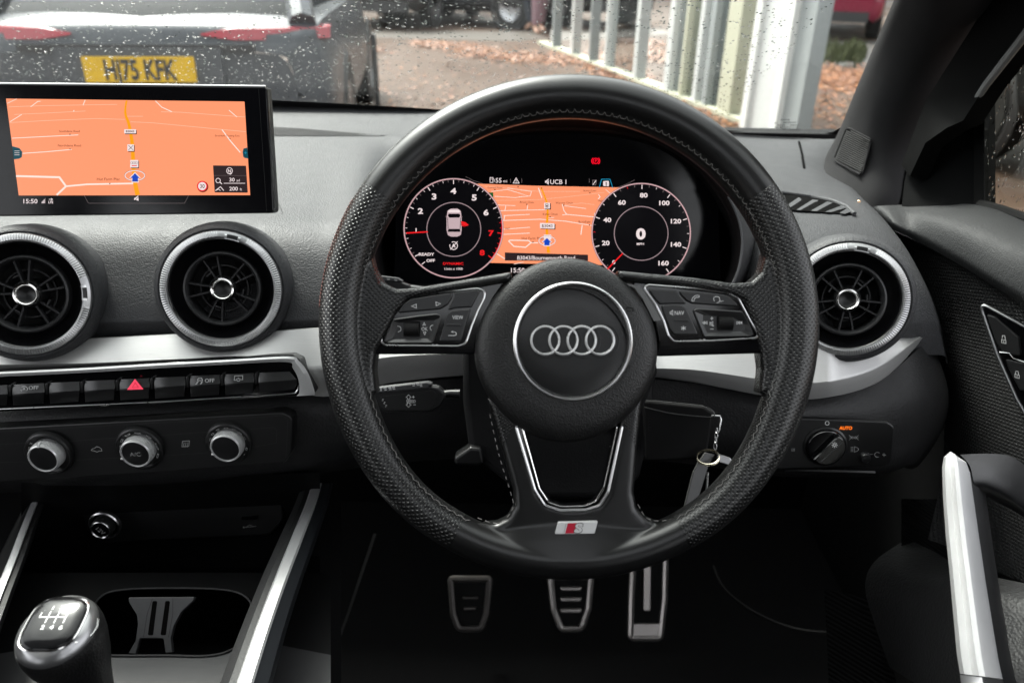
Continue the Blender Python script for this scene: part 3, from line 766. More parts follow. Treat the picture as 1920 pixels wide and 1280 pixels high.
# ------------------------------------------------------------------ instrument hood
ARCH = [(726, 560), (703, 515), (695, 480), (697, 430), (720, 366), (772, 300), (860, 248), (960, 230), (1050, 224), (1150, 230), (1240, 252), (1320, 306), (1372, 380), (1391, 440), (1386, 500), (1366, 545), (1350, 565)]
AC = (1045, 560)
ar = smooth_open([Vector(p) for p in ARCH], 6)
def scaled(kx, ky, dy=0): return [(AC[0] + (p.x - AC[0]) * kx, AC[1] + (p.y - AC[1]) * ky + dy) for p in ar]
HOOD = []
for kx, ky, dy, d in ((1, 1, 0, .702), (1.004, 1.008, 0, .700), (1.012, 1.016, 0, .704), (1.05, 1.02, 0, .74), (1.10, 1.0, 0, .80), (1.16, .95, 4, .90), (1.22, .86, 6, 1.02), (1.26, .74, 10, 1.12)):
    HOOD.append([LP(x, y, d) for x, y in scaled(kx, ky, dy)])
b = MB(); b.grid(HOOD, DASH); b.build('instrument_hood', dash, sharp=60)
tun = []
for kx, ky, d in ((1, 1, .702), (.985, .985, .712), (.97, .955, .735), (.962, .94, .738), (.95, .90, .765), (.945, .885, .768), (.94, .86, .80)):
    tun.append([LP(x, y, d) for x, y in scaled(kx, ky)])
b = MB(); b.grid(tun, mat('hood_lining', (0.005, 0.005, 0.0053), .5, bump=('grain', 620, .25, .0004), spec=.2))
b.build('hood_lining', dash, sharp=25)
# knee shelf under the cluster
b = MB(); rows = [[LP(x, y, d) for x in range(700, 1400, 50)] for y, d in ((529, .80), (541, .745), (560, .70), (640, .70))]
b.grid(rows, BLKM); b.build('column_shelf', dash)
# dark gasket edge beside the cluster
e = MB(); e.tube([LP(p.x, p.y, .700) for p in ar[4:22]], .0012, SMOOTHD, n=6); e.build('hood_edge', dash); e = MB(); e.tube([LP(p.x, p.y, .6995) for p in ar[-26:-4]], .0013, SMOOTHD, n=6); e.build('hood_edge', dash)

# ------------------------------------------------------------------ metal trim strip
TF = Fr(300, 660, .672, pitch=14)
tb = MB()
def trim_strip(name, top, mid, bot, d):
    """top edge, crease and bottom edge as pixel lines; the face leans, the lower lip turns under"""
    b = MB(); n = 60
    T, M2, B = (smooth_open([Vector(p) for p in l], n // (len(l) - 1)) for l in (top, mid, bot))
    k = min(len(T), len(M2), len(B))
    S = lambda l: [l[int(i * (len(l) - 1) / (k - 1))] for i in range(k)]
    T, M2, B = S(T), S(M2), S(B); rows = []
    rows.append([LP(p.x, p.y + 4, d(p.x) + .05) for p in T])
    rows.append([LP(p.x, p.y, d(p.x) + .006) for p in T])
    rows.append([LP(p.x, p.y + 1.5, d(p.x) + .003) for p in T])
    for t in (.35, .7, .93): rows.append([LP(a.x + (c.x - a.x) * t, a.y + (c.y - a.y) * t, d(a.x) + .003 - .011 * t) for a, c in zip(T, M2)])
    for t in (.0, .1, .5, .9, 1.0): rows.append([LP(a.x + (c.x - a.x) * t, a.y + (c.y - a.y) * t, d(a.x) - .008 + .012 * t ** 1.3) for a, c in zip(M2, B)])
    rows.append([LP(p.x, p.y + 1, d(p.x) + .05) for p in B])
    b.grid(rows, ALU); return b.build(name, dash, sharp=35)
trim_strip('metal_strip', [(-60, 636), (150, 634), (330, 625), (480, 622), (600, 614), (760, 618), (900, 632)],
           [(-60, 684), (150, 681), (330, 673), (480, 668), (590, 690), (740, 668), (900, 662)],
           [(-60, 696), (150, 693), (330, 684), (480, 678), (592, 742), (740, 716), (900, 700)], lambda x: .690)
trim_strip('metal_strip', [(1180, 655), (1300, 648), (1440, 640), (1540, 640), (1640, 636), (1722, 630)],
           [(1180, 690), (1300, 693), (1440, 712), (1540, 716), (1640, 690), (1727, 632)],
           [(1180, 700), (1300, 716), (1440, 742), (1540, 746), (1650, 714), (1732, 634)], lambda x: .688 + max(0, (x - 1560)) / 170 * .05)

# ------------------------------------------------------------------ lower panels
lp = MB()
LR = [
    [(-60, 745, .715), (300, 735, .715), (585, 722, .715), (760, 715, .72), (1000, 705, .74), (1240, 712, .73), (1440, 738, .712), (1540, 743, .712), (1650, 712, .728), (1738, 640, .752)],
    [(-60, 790, .70), (300, 785, .70), (585, 770, .70), (760, 760, .72), (1000, 750, .74), (1240, 760, .73), (1440, 772, .705), (1540, 776, .705), (1660, 765, .722), (1768, 730, .76)],
    [(-60, 850, .715), (300, 850, .715), (580, 845, .715), (760, 830, .74), (1000, 820, .76), (1240, 830, .74), (1440, 830, .715), (1540, 832, .712), (1660, 830, .73), (1758, 800, .775)],
    [(-60, 905, .735), (300, 900, .735), (575, 880, .74), (760, 860, .80), (1000, 850, .82), (1240, 860, .80), (1440, 885, .74), (1540, 888, .735), (1650, 886, .745), (1715, 866, .785)],
    [(-60, 925, .80), (300, 915, .80), (575, 890, .83), (760, 866, .90), (1000, 855, .92), (1240, 864, .90), (1440, 890, .84), (1540, 893, .83), (1640, 890, .83), (1690, 872, .84)],
]
LOWD = mat('lower_dash', (0.012, 0.012, 0.0126), .55, bump=('grain', 500, .4, .0007), spec=.35)
lr = [[LP(*p) for p in r] + [LP(r[-1][0] + 8, r[-1][1] + 6, r[-1][2] + .15)] for r in LR]
lp.grid(catmull_grid(lr, 6, 6), LOWD); lp.build('lower_panel', dash, sharp=60)
bl = MB(); bl.tube([LP(x, y, .722) for x, y in [(1470, 882), (1560, 884), (1640, 886)]], .002, BLK, n=6); bl.build('panel_lip', dash)

# ------------------------------------------------------------------ air vents
VRING = mat('vent_ring_silver', (.42, .42, .425), .32, .8)
def air_vent(label, cx, cy, d, rx, tab_a, seed, pitch=12, yaw=0, kx=0, ky=0):
    f = Fr(cx, cy, d, pitch=pitch, yaw=yaw); k = f.u * rx / 112.0
    t = thing('air_vent', label, 'air vent', f.M, 'round air vents in the dashboard')
    b = MB(); b.lathe([(131 * k, -75 * k), (129 * k, -30 * k), (126 * k, -14 * k), (121 * k, -3 * k), (116 * k, 1 * k), (111 * k, -1 * k)], DASH, n=96); b.build('collar', t)
    n = 300
    def fz(j, r, z):
        a = 360 * j / n; da = abs((a - tab_a + 180) % 360 - 180)
        return (k * 0.9 if j % 2 else 0) if (da > 15 and 98 * k < r < 111 * k) else 0
    b = MB(); b.lathe([(112 * k, -6 * k), (112 * k, 2 * k), (110.5 * k, 5.5 * k), (106 * k, 8 * k), (100.5 * k, 9.5 * k), (98 * k, 9 * k), (96.5 * k, 5 * k), (96 * k, -10 * k)], VRING, n=n, fz=fz)
    ring = b.build('knurled_ring', t, sharp=20)
    b = MB(); b.lathe([(97 * k, 5 * k), (93 * k, 1 * k), (92 * k, -3 * k), (88 * k, -11 * k), (80 * k, -18 * k), (73 * k, -22 * k), (72 * k, -60 * k)], GLOSS, n=96); b.build('bowl', t)
    b = MB(); b.lathe([(72.5 * k, -40 * k), (72.5 * k, -8 * k), (71 * k, -4 * k), (68 * k, -3 * k), (65 * k, -7 * k), (63 * k, -16 * k), (62 * k, -55 * k)], VANE, n=96)
    b.lathe([(63 * k, -54 * k), (0.1 * k, -54 * k)], mat('duct_dark', .004, .9), n=32); barrel = b.build('barrel', t)
    rr = random.Random(seed); a = rr.uniform(0, 40)
    for i in range(10):
        a = seed * 7 + i * 36 + (6 if i % 2 == 0 else -6)
        b = MB(); m = Matrix.Rotation(R(a), 3, 'Z')
        b.box(m @ Vector((43 * k, 0, -24 * k)), (42 * k, 3.2 * k, 22 * k), VANE, rot=m); b.build('vane', t)
        if i % 3 == 0:
            b = MB(); m2 = Matrix.Rotation(R(a + 9), 3, 'Z')
            b.box(m2 @ Vector((37 * k, 0, -24 * k)), (3 * k, 14 * k, 20 * k), VANE, rot=m2); b.build('stop_tab', t)
    b = MB(); b.lathe([(46 * k, -40 * k), (46 * k, -30 * k), (43 * k, -30 * k), (43 * k, -40 * k)], VANE, n=64); b.build('guide_ring', t)
    b = MB(); b.lathe([(27 * k, -50 * k), (26 * k, -14 * k), (24 * k, -8 * k), (22 * k, -6 * k)], BTN, n=48)
    b.lathe([(14.5 * k, -7 * k), (10 * k, -9.5 * k), (0.1 * k, -10.5 * k)], BLK, n=40); kn = b.build('knob', t)
    b = MB(); b.lathe([(23.5 * k, -9 * k), (23 * k, -4 * k), (21 * k, -1.5 * k), (18.5 * k, -1 * k), (16 * k, -3 * k), (14.2 * k, -8 * k)], CHROME, n=64); b.build('chrome_ring', kn)
    b = MB()
    b.lathe([(96 * k, 6 * k), (97 * k, 11.5 * k), (104 * k, 10.5 * k), (106 * k, 9 * k)], SATIN, n=16, a0=tab_a - 8, a1=tab_a + 8)
    b.lathe([(99 * k, 11.4 * k), (99.5 * k, 12.6 * k), (106 * k, 11 * k), (106 * k, 9 * k)], BTN, n=12, a0=tab_a - 5.5, a1=tab_a + 5.5)
    b.build('finger_tab', ring)
    return t
air_vent('round air vent partly cut off beside the picture edge, below the navigation screen', 47, 552, .664, 114, 3, 1, pitch=7, yaw=15)
air_vent('round air vent between the navigation screen and the steering wheel', 416, 542, .672, 109, 77, 3, pitch=8, yaw=11)
air_vent('round air vent between the steering wheel and the driver door', 1590, 562, .680, 106, 77, 5, pitch=7, yaw=-17)
# ================================================================== NAVIGATION SCREEN
MAPO = emi('map_orange', (255, 153, 110)); MAPW = emi('map_road_white', (255, 226, 214)); MAPY = emi('map_road_amber', (255, 160, 10))
MAPB = emi('map_lettering_brown', (86, 44, 24)); UIW = emi('screen_white', (238, 222, 222)); UIG = emi('screen_grey', (120, 108, 108))
TILE = emi('screen_tile', (46, 34, 36)); TEAL = emi('screen_teal', (10, 72, 84)); BLUE = emi('screen_blue', (20, 70, 190)); REDE = emi('screen_red', (235, 30, 36))
MAPF = emi('map_road_faint', (255, 190, 160)); GRN = emi('screen_green', (30, 90, 40)); CYAN = emi('screen_cyan', (30, 140, 175)); UIB = emi('screen_black', (6, 5, 8))
SF = Fr(256, 280, .665, pitch=11)
su = SF.u
scr = thing('navigation_screen', 'black framed navigation screen showing an orange street map on the dashboard', 'screen', SF.M)
b = MB(); plate(b, SF, [(-22, 157.5), (499, 164), (513, 399), (-22, 405)], -14 * su, 0, SCRN, r=[3, 5, 9, 3], bev=1.5 * su, seg=2); b.build('glass_front', scr)
b = MB(); plate(b, SF, [(-24, 156.5), (500, 162.5), (515, 400), (-24, 406)], -36 * su, -8 * su, BLK, r=[3, 5, 9, 3], bev=4 * su, seg=3); b.build('housing', scr)
b = MB(); b.tube([SF.L(x, y, -4 * su) for x, y in [(-20, 157), (250, 159.5), (498, 162.5)]], 2.2 * su, SATIN, n=8); b.build('lit_top_edge', scr)  # silver tube standing in for light caught along the housing top
b = MB(); line(b, SF, [(485, 168), (500, 396)], .8, BLK, .4 * su); b.build('frame_groove', scr)
b = MB(); plate(b, Fr(250, 390, .70, pitch=20), [(60, 330), (440, 330), (450, 425), (50, 425)], -30 * su, 0, BLKM, r=10); b.build('stand', scr)
q = lambda zx, zy: (zx / 3.5556, 150 + zy / 3.5556)
Q = lambda l: [q(*p) for p in l]
def clipx(l, x0, x1): return l
mp = MB(); H = .5 * su
sheet(mp, SF, Q([(40, 125), (1630, 145), (1668, 768), (125, 770)]), H, MAPO)
H1, H2, H3, H4 = (H + k * .22 * su for k in (1, 2, 3, 4))
for l, w in ((([(48, 157), (112, 127)]), 1.0), ([(204, 180), (252, 144), (270, 143)], 1.3), ([(568, 134), (553, 170)], 1.5), ([(1036, 140), (1078, 182), (1146, 213)], 1.5), ([(1526, 202), (1580, 248)], 1.3),
             ([(66, 280), (145, 231)], 1.2), ([(490, 212), (494, 202)], 1.6)): line(mp, SF, Q(l), w, MAPW, H1)
for l in ([(58, 180), (300, 172), (780, 164)], [(95, 231), (300, 222), (570, 208)], [(66, 285), (300, 272), (640, 258), (832, 264)], [(846, 243), (952, 243)], [(870, 280), (1010, 286), (1200, 304), (1470, 330), (1640, 346)], [(1074, 213), (1200, 216), (1636, 248)]):
    line(mp, SF, Q(l), 0.9, MAPF, H1)
for l, w in (([(80, 389), (300, 378), (522, 367)], 1.3), ([(150, 490), (300, 480), (478, 464)], 1.4), ([(1480, 332), (1540, 412), (1602, 484)], 1.9),
             ([(107, 641), (396, 649), (440, 709), (378, 767)], 3.6), ([(440, 709), (580, 696), (890, 690)], 3.0)): line(mp, SF, Q(l), w, MAPW, H1)
rd = smooth_open([Vector(p) for p in Q([(844, 138), (836, 190), (838, 235), (856, 285), (868, 340), (882, 430), (888, 540), (900, 680), (918, 767)])], 6)
line(mp, SF, rd, [2.8 + 6 * i / len(rd) for i in range(len(rd))], MAPY, H2)
for s, x, y, z in (('Southdene Road', 463, 342, 4.0), ('Northdene Road', 463, 437, 4.4), ('Hut Farm Plac', 722, 661, 5.2), ('Brickfield Trading Esta', 1515, 372, 3.5)):
    text(mp, SF, s, *q(x, y), z, MAPB, H3, sx=1.02)
for x, y in ((467, 364), (467, 462), (732, 692), (1533, 392)): mp.poly([SF.L(*p, H3) for p in Q([(x - 6, y - 4), (x + 6, y - 4), (x, y + 5)])], MAPB)
def card(x0, y0, x1, y1, m=UIW, sh=True):
    if sh: sheet(mp, SF, Q([(x0 + 5, y0 + 5), (x1 + 5, y0 + 5), (x1 + 5, y1 + 6), (x0 + 5, y1 + 6)]), H2 + .05 * su, MAPB, r=1)
    sheet(mp, SF, Q([(x0, y0), (x1, y0), (x1, y1), (x0, y1)]), H3, m, r=1)
card(828, 330, 907, 357); text(mp, SF, 'B3043', *q(867, 343), 4.0, MAPB, H4, sx=1.1, bold=.02)
card(849, 430, 893, 474)
line(mp, SF, Q([(856, 436), (888, 468)]), .9, MAPB, H4); line(mp, SF, Q([(888, 436), (856, 468)]), .9, MAPB, H4)
card(868, 534, 922, 584)
for k in range(4): line(mp, SF, arc(*q(878 + k * 11, 553), 2.1, 2.1, n=14), .45, MAPB, H4)
line(mp, SF, Q([(878, 572), (912, 572)]), 1.6, REDE, H4)
line(mp, SF, arc(*q(899, 638), 18.6, 9.4), 1.6, UIW, H3); line(mp, SF, arc(*q(899, 638), 19.6, 10.4), .5, MAPB, H4)
for k, m in ((1.25, UIW), (1.0, BLUE)):
    c = Vector(q(900, 654)); pts = [(-31, 0), (0, -32), (31, 0), (20, 0), (20, 24), (-18, 24), (-18, 0)]
    sheet(mp, SF, [tuple(c + Vector(p) * k / 3.5556) for p in pts], H3 + .1 * su * (k < 1.1) + .1 * su, m)
sheet(mp, SF, disc(*q(1352, 712), 10.4), H2, MAPB); sheet(mp, SF, disc(*q(1348, 708), 9.8), H3, REDE); sheet(mp, SF, disc(*q(1348, 708), 7.6), H3 + .1 * su, UIW); text(mp, SF, '30', *q(1348, 708), 7.4, MAPB, H4, sx=.9, bold=.01)
sheet(mp, SF, Q([(1420, 570), (1640, 572), (1652, 752), (1431, 750)]), H2, TILE, r=1.5)
line(mp, SF, Q([(1424, 637), (1645, 638)]), .4, UIG, H3)
line(mp, SF, arc(*q(1530, 606), 5.4, 5.8, n=24), 1.1, UIW, H3); text(mp, SF, 'N', *q(1530, 607), 6, UIW, H4, bold=.02); mp.poly([SF.L(*p, H3) for p in Q([(1524, 622), (1548, 622), (1536, 632)])], UIW)
text(mp, SF, '30', *q(1546, 665), 6.8, UIW, H3, sx=1.1, bold=.012); text(mp, SF, 'yd', *q(1588, 669), 4.6, UIW, H3)
line(mp, SF, Q([(1492, 689), (1634, 689)]), 1.0, UIW, H3)
line(mp, SF, arc(*q(1454, 671), 4.2, 4.2, n=20), 1.2, UIW, H3); line(mp, SF, Q([(1466, 682), (1480, 694)]), 1.6, UIW, H3)
text(mp, SF, '200', *q(1557, 725), 7.0, UIW, H3, sx=1.1, bold=.012); text(mp, SF, 'ft', *q(1606, 729), 4.8, UIW, H3)
line(mp, SF, Q([(1436, 738), (1470, 712), (1492, 738)]), 1.3, UIW, H3); line(mp, SF, Q([(1436, 738), (1456, 728), (1470, 738)]), 1.1, UIW, H3)
for pts, s in (([(82, 443), (128, 455), (148, 480), (145, 514), (130, 524), (93, 530)], 0), ([(1648, 452), (1624, 458), (1618, 480), (1622, 512), (1632, 520), (1655, 524)], 1)):
    sheet(mp, SF, Q(pts), H2, TEAL); line(mp, SF, Q(pts), .7, UIG, H3)
for y in (474, 487, 500): line(mp, SF, Q([(96, y), (130, y)]), .8, UIW, H3)
line(mp, SF, Q([(1628, 486), (1646, 486)]), .8, CYAN, H3); line(mp, SF, Q([(1637, 477), (1637, 495)]), .8, CYAN, H3)
text(mp, SF, '15:50', *q(199, 808), 8.2, UIW, H3, sx=1.12, bold=.012)
for k in range(4): sheet(mp, SF, Q([(278 + k * 7, 822), (283 + k * 7, 822), (283 + k * 7, 812 - k * 8), (278 + k * 7, 812 - k * 8)]), H3, UIW if k < 3 else UIG)
text(mp, SF, 'LTE', *q(338, 815), 4.2, UIW, H3, sx=.95, bold=.03); line(mp, SF, Q([(326, 796), (350, 796)]), 1.0, UIW, H3); line(mp, SF, Q([(340, 788), (350, 796), (340, 804)]), .9, UIW, H3)
line(mp, SF, Q([(560, 768), (590, 822), (1230, 822), (1258, 768)]), .5, UIG, H3)
sheet(mp, SF, Q([(894, 788), (904, 784), (922, 770), (924, 806), (906, 800), (894, 800)]), H3, UIW); line(mp, SF, Q([(896, 808), (926, 774)]), .9, UIB, H4)
mp.build('map_display', scr, smooth=False)

# ================================================================== INSTRUMENT CLUSTER
KF = Fr(1026, 430, .772, pitch=14)
ku = KF.u
clu = thing('instrument_cluster', 'digital instrument display with two round dials and an orange map behind the steering wheel', 'instrument cluster', KF.M)
b = MB(); plate(b, KF, [(745, 320), (820, 268), (930, 246), (1050, 240), (1170, 246), (1270, 270), (1345, 340), (1352, 560), (738, 560)], -20 * ku, -1.2 * ku, SCRN, bev=0); b.build('glass_front', clu)
q = lambda zx, zy: (740 + zx / 3.3103, 280 + zy / 3.3103)
Q = lambda l: [q(*p) for p in l]
k_ = ku
mp = MB(); h = [0.25 * k_ * i for i in range(14)]
sheet(mp, KF, Q([(470, 212), (860, 226), (1440, 238), (1290, 718), (580, 704)]), h[0], MAPO)
for l, w in (([(600, 262), (700, 250), (760, 268), (830, 290), (750, 300), (620, 292)], 1.0), ([(700, 240), (850, 262), (840, 290), (770, 296)], 1.0), ([(620, 345), (750, 350)], 1.0), ([(690, 352), (684, 380)], 1.3), ([(826, 346), (822, 374)], 1.3),
             ([(630, 382), (960, 374)], 1.2), ([(676, 412), (838, 404)], 1.2), ([(684, 412), (678, 438)], 1.4), ([(670, 442), (900, 434), (1060, 446), (1230, 474)], 1.3), ([(1040, 340), (1050, 380), (1068, 404), (1240, 420)], 1.4), ([(1050, 350), (1188, 368)], 1.0),
             ([(1164, 470), (1156, 530)], 1.8), ([(676, 496), (840, 484)], 1.2), ([(676, 528), (838, 520)], 1.3), ([(892, 240), (914, 302)], 1.8), ([(1240, 395), (1240, 420)], 1.2), ([(1040, 408), (1068, 404)], 1.2), ([(950, 426), (990, 424)], 1.0),
             ([(740, 712), (800, 700)], 1.0), ([(628, 644), (700, 690)], 1.6), ([(1265, 280), (1275, 296), (1262, 310)], 1.4), ([(1310, 250), (1340, 276)], 1.0)):
    line(mp, KF, Q(l), w, MAPW, h[1])
line(mp, KF, Q([(708, 570), (740, 602), (812, 608), (846, 580), (832, 566), (716, 564)]), 2.0, MAPW, h[1], True); line(mp, KF, Q([(846, 580), (890, 580)]), 1.8, MAPW, h[1])
for l in ([(620, 318), (900, 312), (1080, 294), (1300, 268)], [(560, 230), (900, 262), (1150, 262)], [(1040, 346), (1160, 334), (1240, 344)]): line(mp, KF, Q(l), .7, MAPF, h[1])
rd = smooth_open([Vector(p) for p in Q([(908, 236), (930, 290), (948, 350), (948, 420), (944, 480), (948, 560), (955, 642)])], 6)
line(mp, KF, rd, [2.4 + 3.4 * i / len(rd) for i in range(len(rd))], MAPY, h[2])
for s, x, y, z in (('Cornwall Road', 622, 238, 3.2), ('Burley Down', 1212, 257, 3.2), ('Brook Close', 820, 328, 3.6), ('Warrior Close', 1052, 332, 3.7), ('Keble Close', 965, 402, 4.0), ('Brickfield', 1178, 450, 4.2), ('oad', 698, 490, 4.2), ('Hut Farm Place', 858, 552, 4.8), ('Eagle', 1278, 318, 3.4)):
    text(mp, KF, s, *q(x, y), z, MAPB, h[3])
for x, y in ((622, 252), (766, 234), (912, 242), (1212, 271), (820, 343), (1050, 348), (965, 420), (1209, 470), (858, 576)): mp.poly([KF.L(*p, h[3]) for p in Q([(x - 6, y - 4), (x + 6, y - 4), (x, y + 5)])], MAPB)
sheet(mp, KF, Q([(585, 268), (612, 268), (612, 298), (585, 298)]), h[3], GRN)
sheet(mp, KF, Q([(932, 336), (970, 336), (970, 374), (932, 374)]), h[2] + .1 * k_, MAPB, r=1); sheet(mp, KF, Q([(928, 332), (964, 332), (964, 368), (928, 368)]), h[3], UIW, r=1); line(mp, KF, Q([(938, 340), (952, 340), (952, 360), (938, 360)]), 1.0, MAPB, h[4], True); line(mp, KF, Q([(940, 352), (950, 352)]), 2, MAPB, h[4])
sheet(mp, KF, Q([(906, 460), (998, 464), (998, 498), (906, 494)]), h[2] + .1 * k_, MAPB, r=1); sheet(mp, KF, Q([(902, 457), (992, 460), (992, 493), (902, 490)]), h[3], UIW, r=1); text(mp, KF, 'B3043', *q(947, 475), 5.2, MAPB, h[4], sx=1.1, bold=.012)
sheet(mp, KF, Q([(925, 530), (972, 530), (972, 560), (925, 560)]), h[3], UIW, r=1)
line(mp, KF, arc(*q(946, 568), 15.4, 8.6), 1.5, UIW, h[4]); line(mp, KF, arc(*q(946, 568), 16.2, 9.4), .4, MAPB, h[4])
for k, m in ((1.25, UIW), (1.0, BLUE)):
    c = Vector(q(945, 576)); sheet(mp, KF, [tuple(c + Vector(p) * k / 3.3103) for p in [(-26, 0), (0, -26), (26, 0), (17, 0), (17, 20), (-16, 20), (-16, 0)]], h[5] + .1 * k_ * (k < 1.1), m)
sheet(mp, KF, Q([(684, 640), (1200, 654), (1200, 694), (684, 690)]), h[4], TILE); text(mp, KF, 'B3043/Bournemouth Road', *q(940, 673), 7.2, UIW, h[5], sx=.98, bold=.012)
text(mp, KF, '15:50', *q(722, 750), 8.5, UIW, h[3], align='l', sx=1.05, bold=.012)
# status line
TB = [(440, 165), (540, 214), (860, 224), (1400, 238), (1500, 190), (1500, 120), (440, 120)]
text(mp, KF, '55', *q(645, 193), 8.6, UIW, h[3], bold=.008); text(mp, KF, 'mi', *q(686, 197), 5.4, UIW, h[3])
line(mp, KF, Q([(592, 206), (592, 176), (610, 176), (610, 206)]), 1.1, UIW, h[3], True); sheet(mp, KF, Q([(594, 180), (608, 180), (608, 190), (594, 190)]), h[3], UIG); line(mp, KF, Q([(612, 182), (619, 188), (619, 204)]), .8, UIW, h[3])
line(mp, KF, Q([(754, 178), (736, 210), (772, 210)]), 1.2, UIW, h[3], True); line(mp, KF, Q([(754, 188), (754, 200)]), 1.0, UIW, h[3]); sheet(mp, KF, disc(*q(754, 205), .7), h[3], UIW)
for x in (719, 789, 1208): line(mp, KF, Q([(x, 182), (x, 208)]), .6, UIG, h[3])
sheet(mp, KF, Q([(934, 196), (942, 194), (956, 182), (956, 220), (942, 210), (934, 208)]), h[3], UIW); line(mp, KF, Q([(936, 218), (960, 184)]), .9, UIB, h[4])
text(mp, KF, 'UCB 1', *q(1018, 202), 8.4, UIW, h[3], bold=.008)
line(mp, KF, Q([(1230, 192), (1252, 192), (1248, 222), (1228, 222)]), .9, UIG, h[3], True); line(mp, KF, Q([(1250, 194), (1230, 220)]), 1.4, UIW, h[3])
line(mp, KF, Q([(1270, 238), (1284, 186), (1336, 186), (1354, 240)]), 1.3, CYAN, h[3]); sheet(mp, KF, Q([(1294, 198), (1330, 196), (1330, 230), (1294, 228)]), h[3], UIW, r=2); sheet(mp, KF, Q([(1308, 204), (1318, 204), (1316, 228), (1310, 228)]), h[4], UIG)
for l in ([(440, 170), (490, 195), (560, 218)], [(1380, 238), (1440, 216), (1490, 190)]): line(mp, KF, Q(l), .5, UIG, h[4])
map_o = mp.build('centre_map', clu, smooth=False)

def dial(name, cx, cy, ro, ri, icx, icy):
    b = MB()
    sheet(b, KF, disc(cx, cy, ro, ro * 1.0, 96), h[6], UIB)
    line(b, KF, arc(cx, cy, ro, ro, n=96), 2.0, emi('dial_ring', (210, 168, 172)), h[7])
    line(b, KF, arc(cx, cy, ro + 1.4, ro + 1.4, n=96), .6, UIG, h[7])
    line(b, KF, arc(icx, icy, ri, ri, n=72), 1.7, emi('dial_ring_inner', (150, 130, 134)), h[7])
    return b
tx, ty, tr = q(365, 490)[0], q(0, 490)[1], 92.5
b = dial('tachometer', tx, ty, tr, 50.6, *q(367, 497))
def pol(cx, cy, r, a): return (cx + r * math.cos(R(a)), cy - r * math.sin(R(a)))
for i in range(0, 41):
    v = i / 5.0; a = 90 + (4 - v) * 32
    if v < 0.1: continue
    big = i % 5 == 0
    red = v >= 6.5
    line(b, KF, [pol(tx, ty, tr - 2, a), pol(tx, ty, tr - (9.5 if big else 6 if i % 5 else 6), a)], 1.6 if big else .9, REDE if red else UIW if big else UIG if i % 2 else UIW, h[8])
line(b, KF, arc(tx, ty, tr - 1.5, tr - 1.5, 10, -39, 30), 1.2, REDE, h[8])
for n_, x, y, s in (('1', 133, 500, 6), ('2', 160, 383, 10), ('3', 245, 293, 10.5), ('4', 365, 259, 10.5), ('5', 494, 299, 10.5), ('6', 567, 392, 10), ('7', 597, 520, 10), ('8', 543, 641, 9.5)):
    text(b, KF, n_, *q(x, y), s, REDE if n_ in '78' else UIW, h[8], sx=1.35, bold=.035)
text(b, KF, 'READY', *q(196, 651), 5.2, UIW, h[8], sx=1.25, bold=.03); text(b, KF, 'OFF', *q(223, 690), 5.2, UIW, h[8], sx=1.25, bold=.03)
for l in ([(126, 664), (150, 652)], [(168, 714), (188, 698)]): line(b, KF, Q(l), 1.5, UIW, h[8])
text(b, KF, 'DYNAMIC', *q(363, 709), 4.6, REDE, h[8], sx=1.3, bold=.02); text(b, KF, '1/min x 1000', *q(364, 741), 4.2, UIW, h[8], sx=1.12, bold=.01)
line(b, KF, Q([(70, 520), (206, 512)]), 2.4, REDE, h[9])
c = q(370, 455); SIL = emi('car_icon_silver', (196, 172, 176)); SILD = emi('car_icon_shadow', (92, 78, 82))
sheet(b, KF, Q([(322, 420), (328, 382), (350, 368), (390, 368), (410, 382), (416, 420), (416, 500), (410, 532), (388, 542), (350, 542), (330, 532), (322, 500)]), h[8], SIL, r=3)
sheet(b, KF, Q([(330, 412), (336, 400), (402, 400), (408, 412), (400, 424), (338, 424)]), h[9], UIB, r=1)
sheet(b, KF, Q([(334, 494), (404, 494), (410, 512), (328, 512)]), h[9], UIB, r=1)
for x in (328, 410): line(b, KF, Q([(x, 424), (x + (4 if x < 350 else -4), 494)]), 1.2, SILD, h[9])
sheet(b, KF, Q([(336, 376), (402, 376), (408, 392), (330, 392)]), h[9], UIW, r=2)
for x in (318, 416): sheet(b, KF, Q([(x - 3, 414), (x + 5, 414), (x + 5, 422), (x - 3, 422)]), h[9], SILD)
sheet(b, KF, Q([(412, 446), (440, 452), (460, 470), (434, 480), (412, 474)]), h[9], REDE); line(b, KF, Q([(418, 450), (414, 470), (440, 476)]), .6, UIB, h[10])
line(b, KF, arc(*q(366, 598), 7.2, 7.2, -200, 120), 1.3, UIW, h[8]); text(b, KF, 'A', *q(366, 598), 7, UIW, h[8], bold=.03); line(b, KF, Q([(346, 622), (390, 572)]), 1.3, UIW, h[9])
b.build('rev_counter', clu, smooth=False)
sx_, sy_ = q(1530, 518); 
b = dial('speedometer', sx_, sy_, 92.2, 50.4, *q(1530, 522))
for i in range(0, 33):
    v = i * 5; a = 89 - (v - 80) * 1.8; big = v % 20 == 0
    m = REDE if v in (30, 70) else UIW if v % 10 == 0 else UIG
    line(b, KF, [pol(sx_, sy_, 90, a), pol(sx_, sy_, 82 if big else 86, a)], 1.6 if big else 1.0, m, h[8])
for s, x, y in (('20', 1310, 581), ('40', 1320, 438), ('60', 1410, 330), ('80', 1546, 285), ('100', 1670, 333), ('120', 1742, 446), ('140', 1742, 590), ('160', 1665, 706)):
    text(b, KF, s, *q(x, y), 8.2, UIW, h[8], sx=1.25, bold=.03)
text(b, KF, '0', *q(1360, 700), 7, UIW, h[8], sx=1.2, bold=.03)
text(b, KF, '0', *q(1528, 524), 19, UIW, h[8], sx=1.25, bold=.045); text(b, KF, 'MPH', *q(1525, 587), 4.4, UIW, h[8], sx=1.15, bold=.01)
line(b, KF, Q([(1416, 645), (1320, 744)]), 2.4, REDE, h[9])
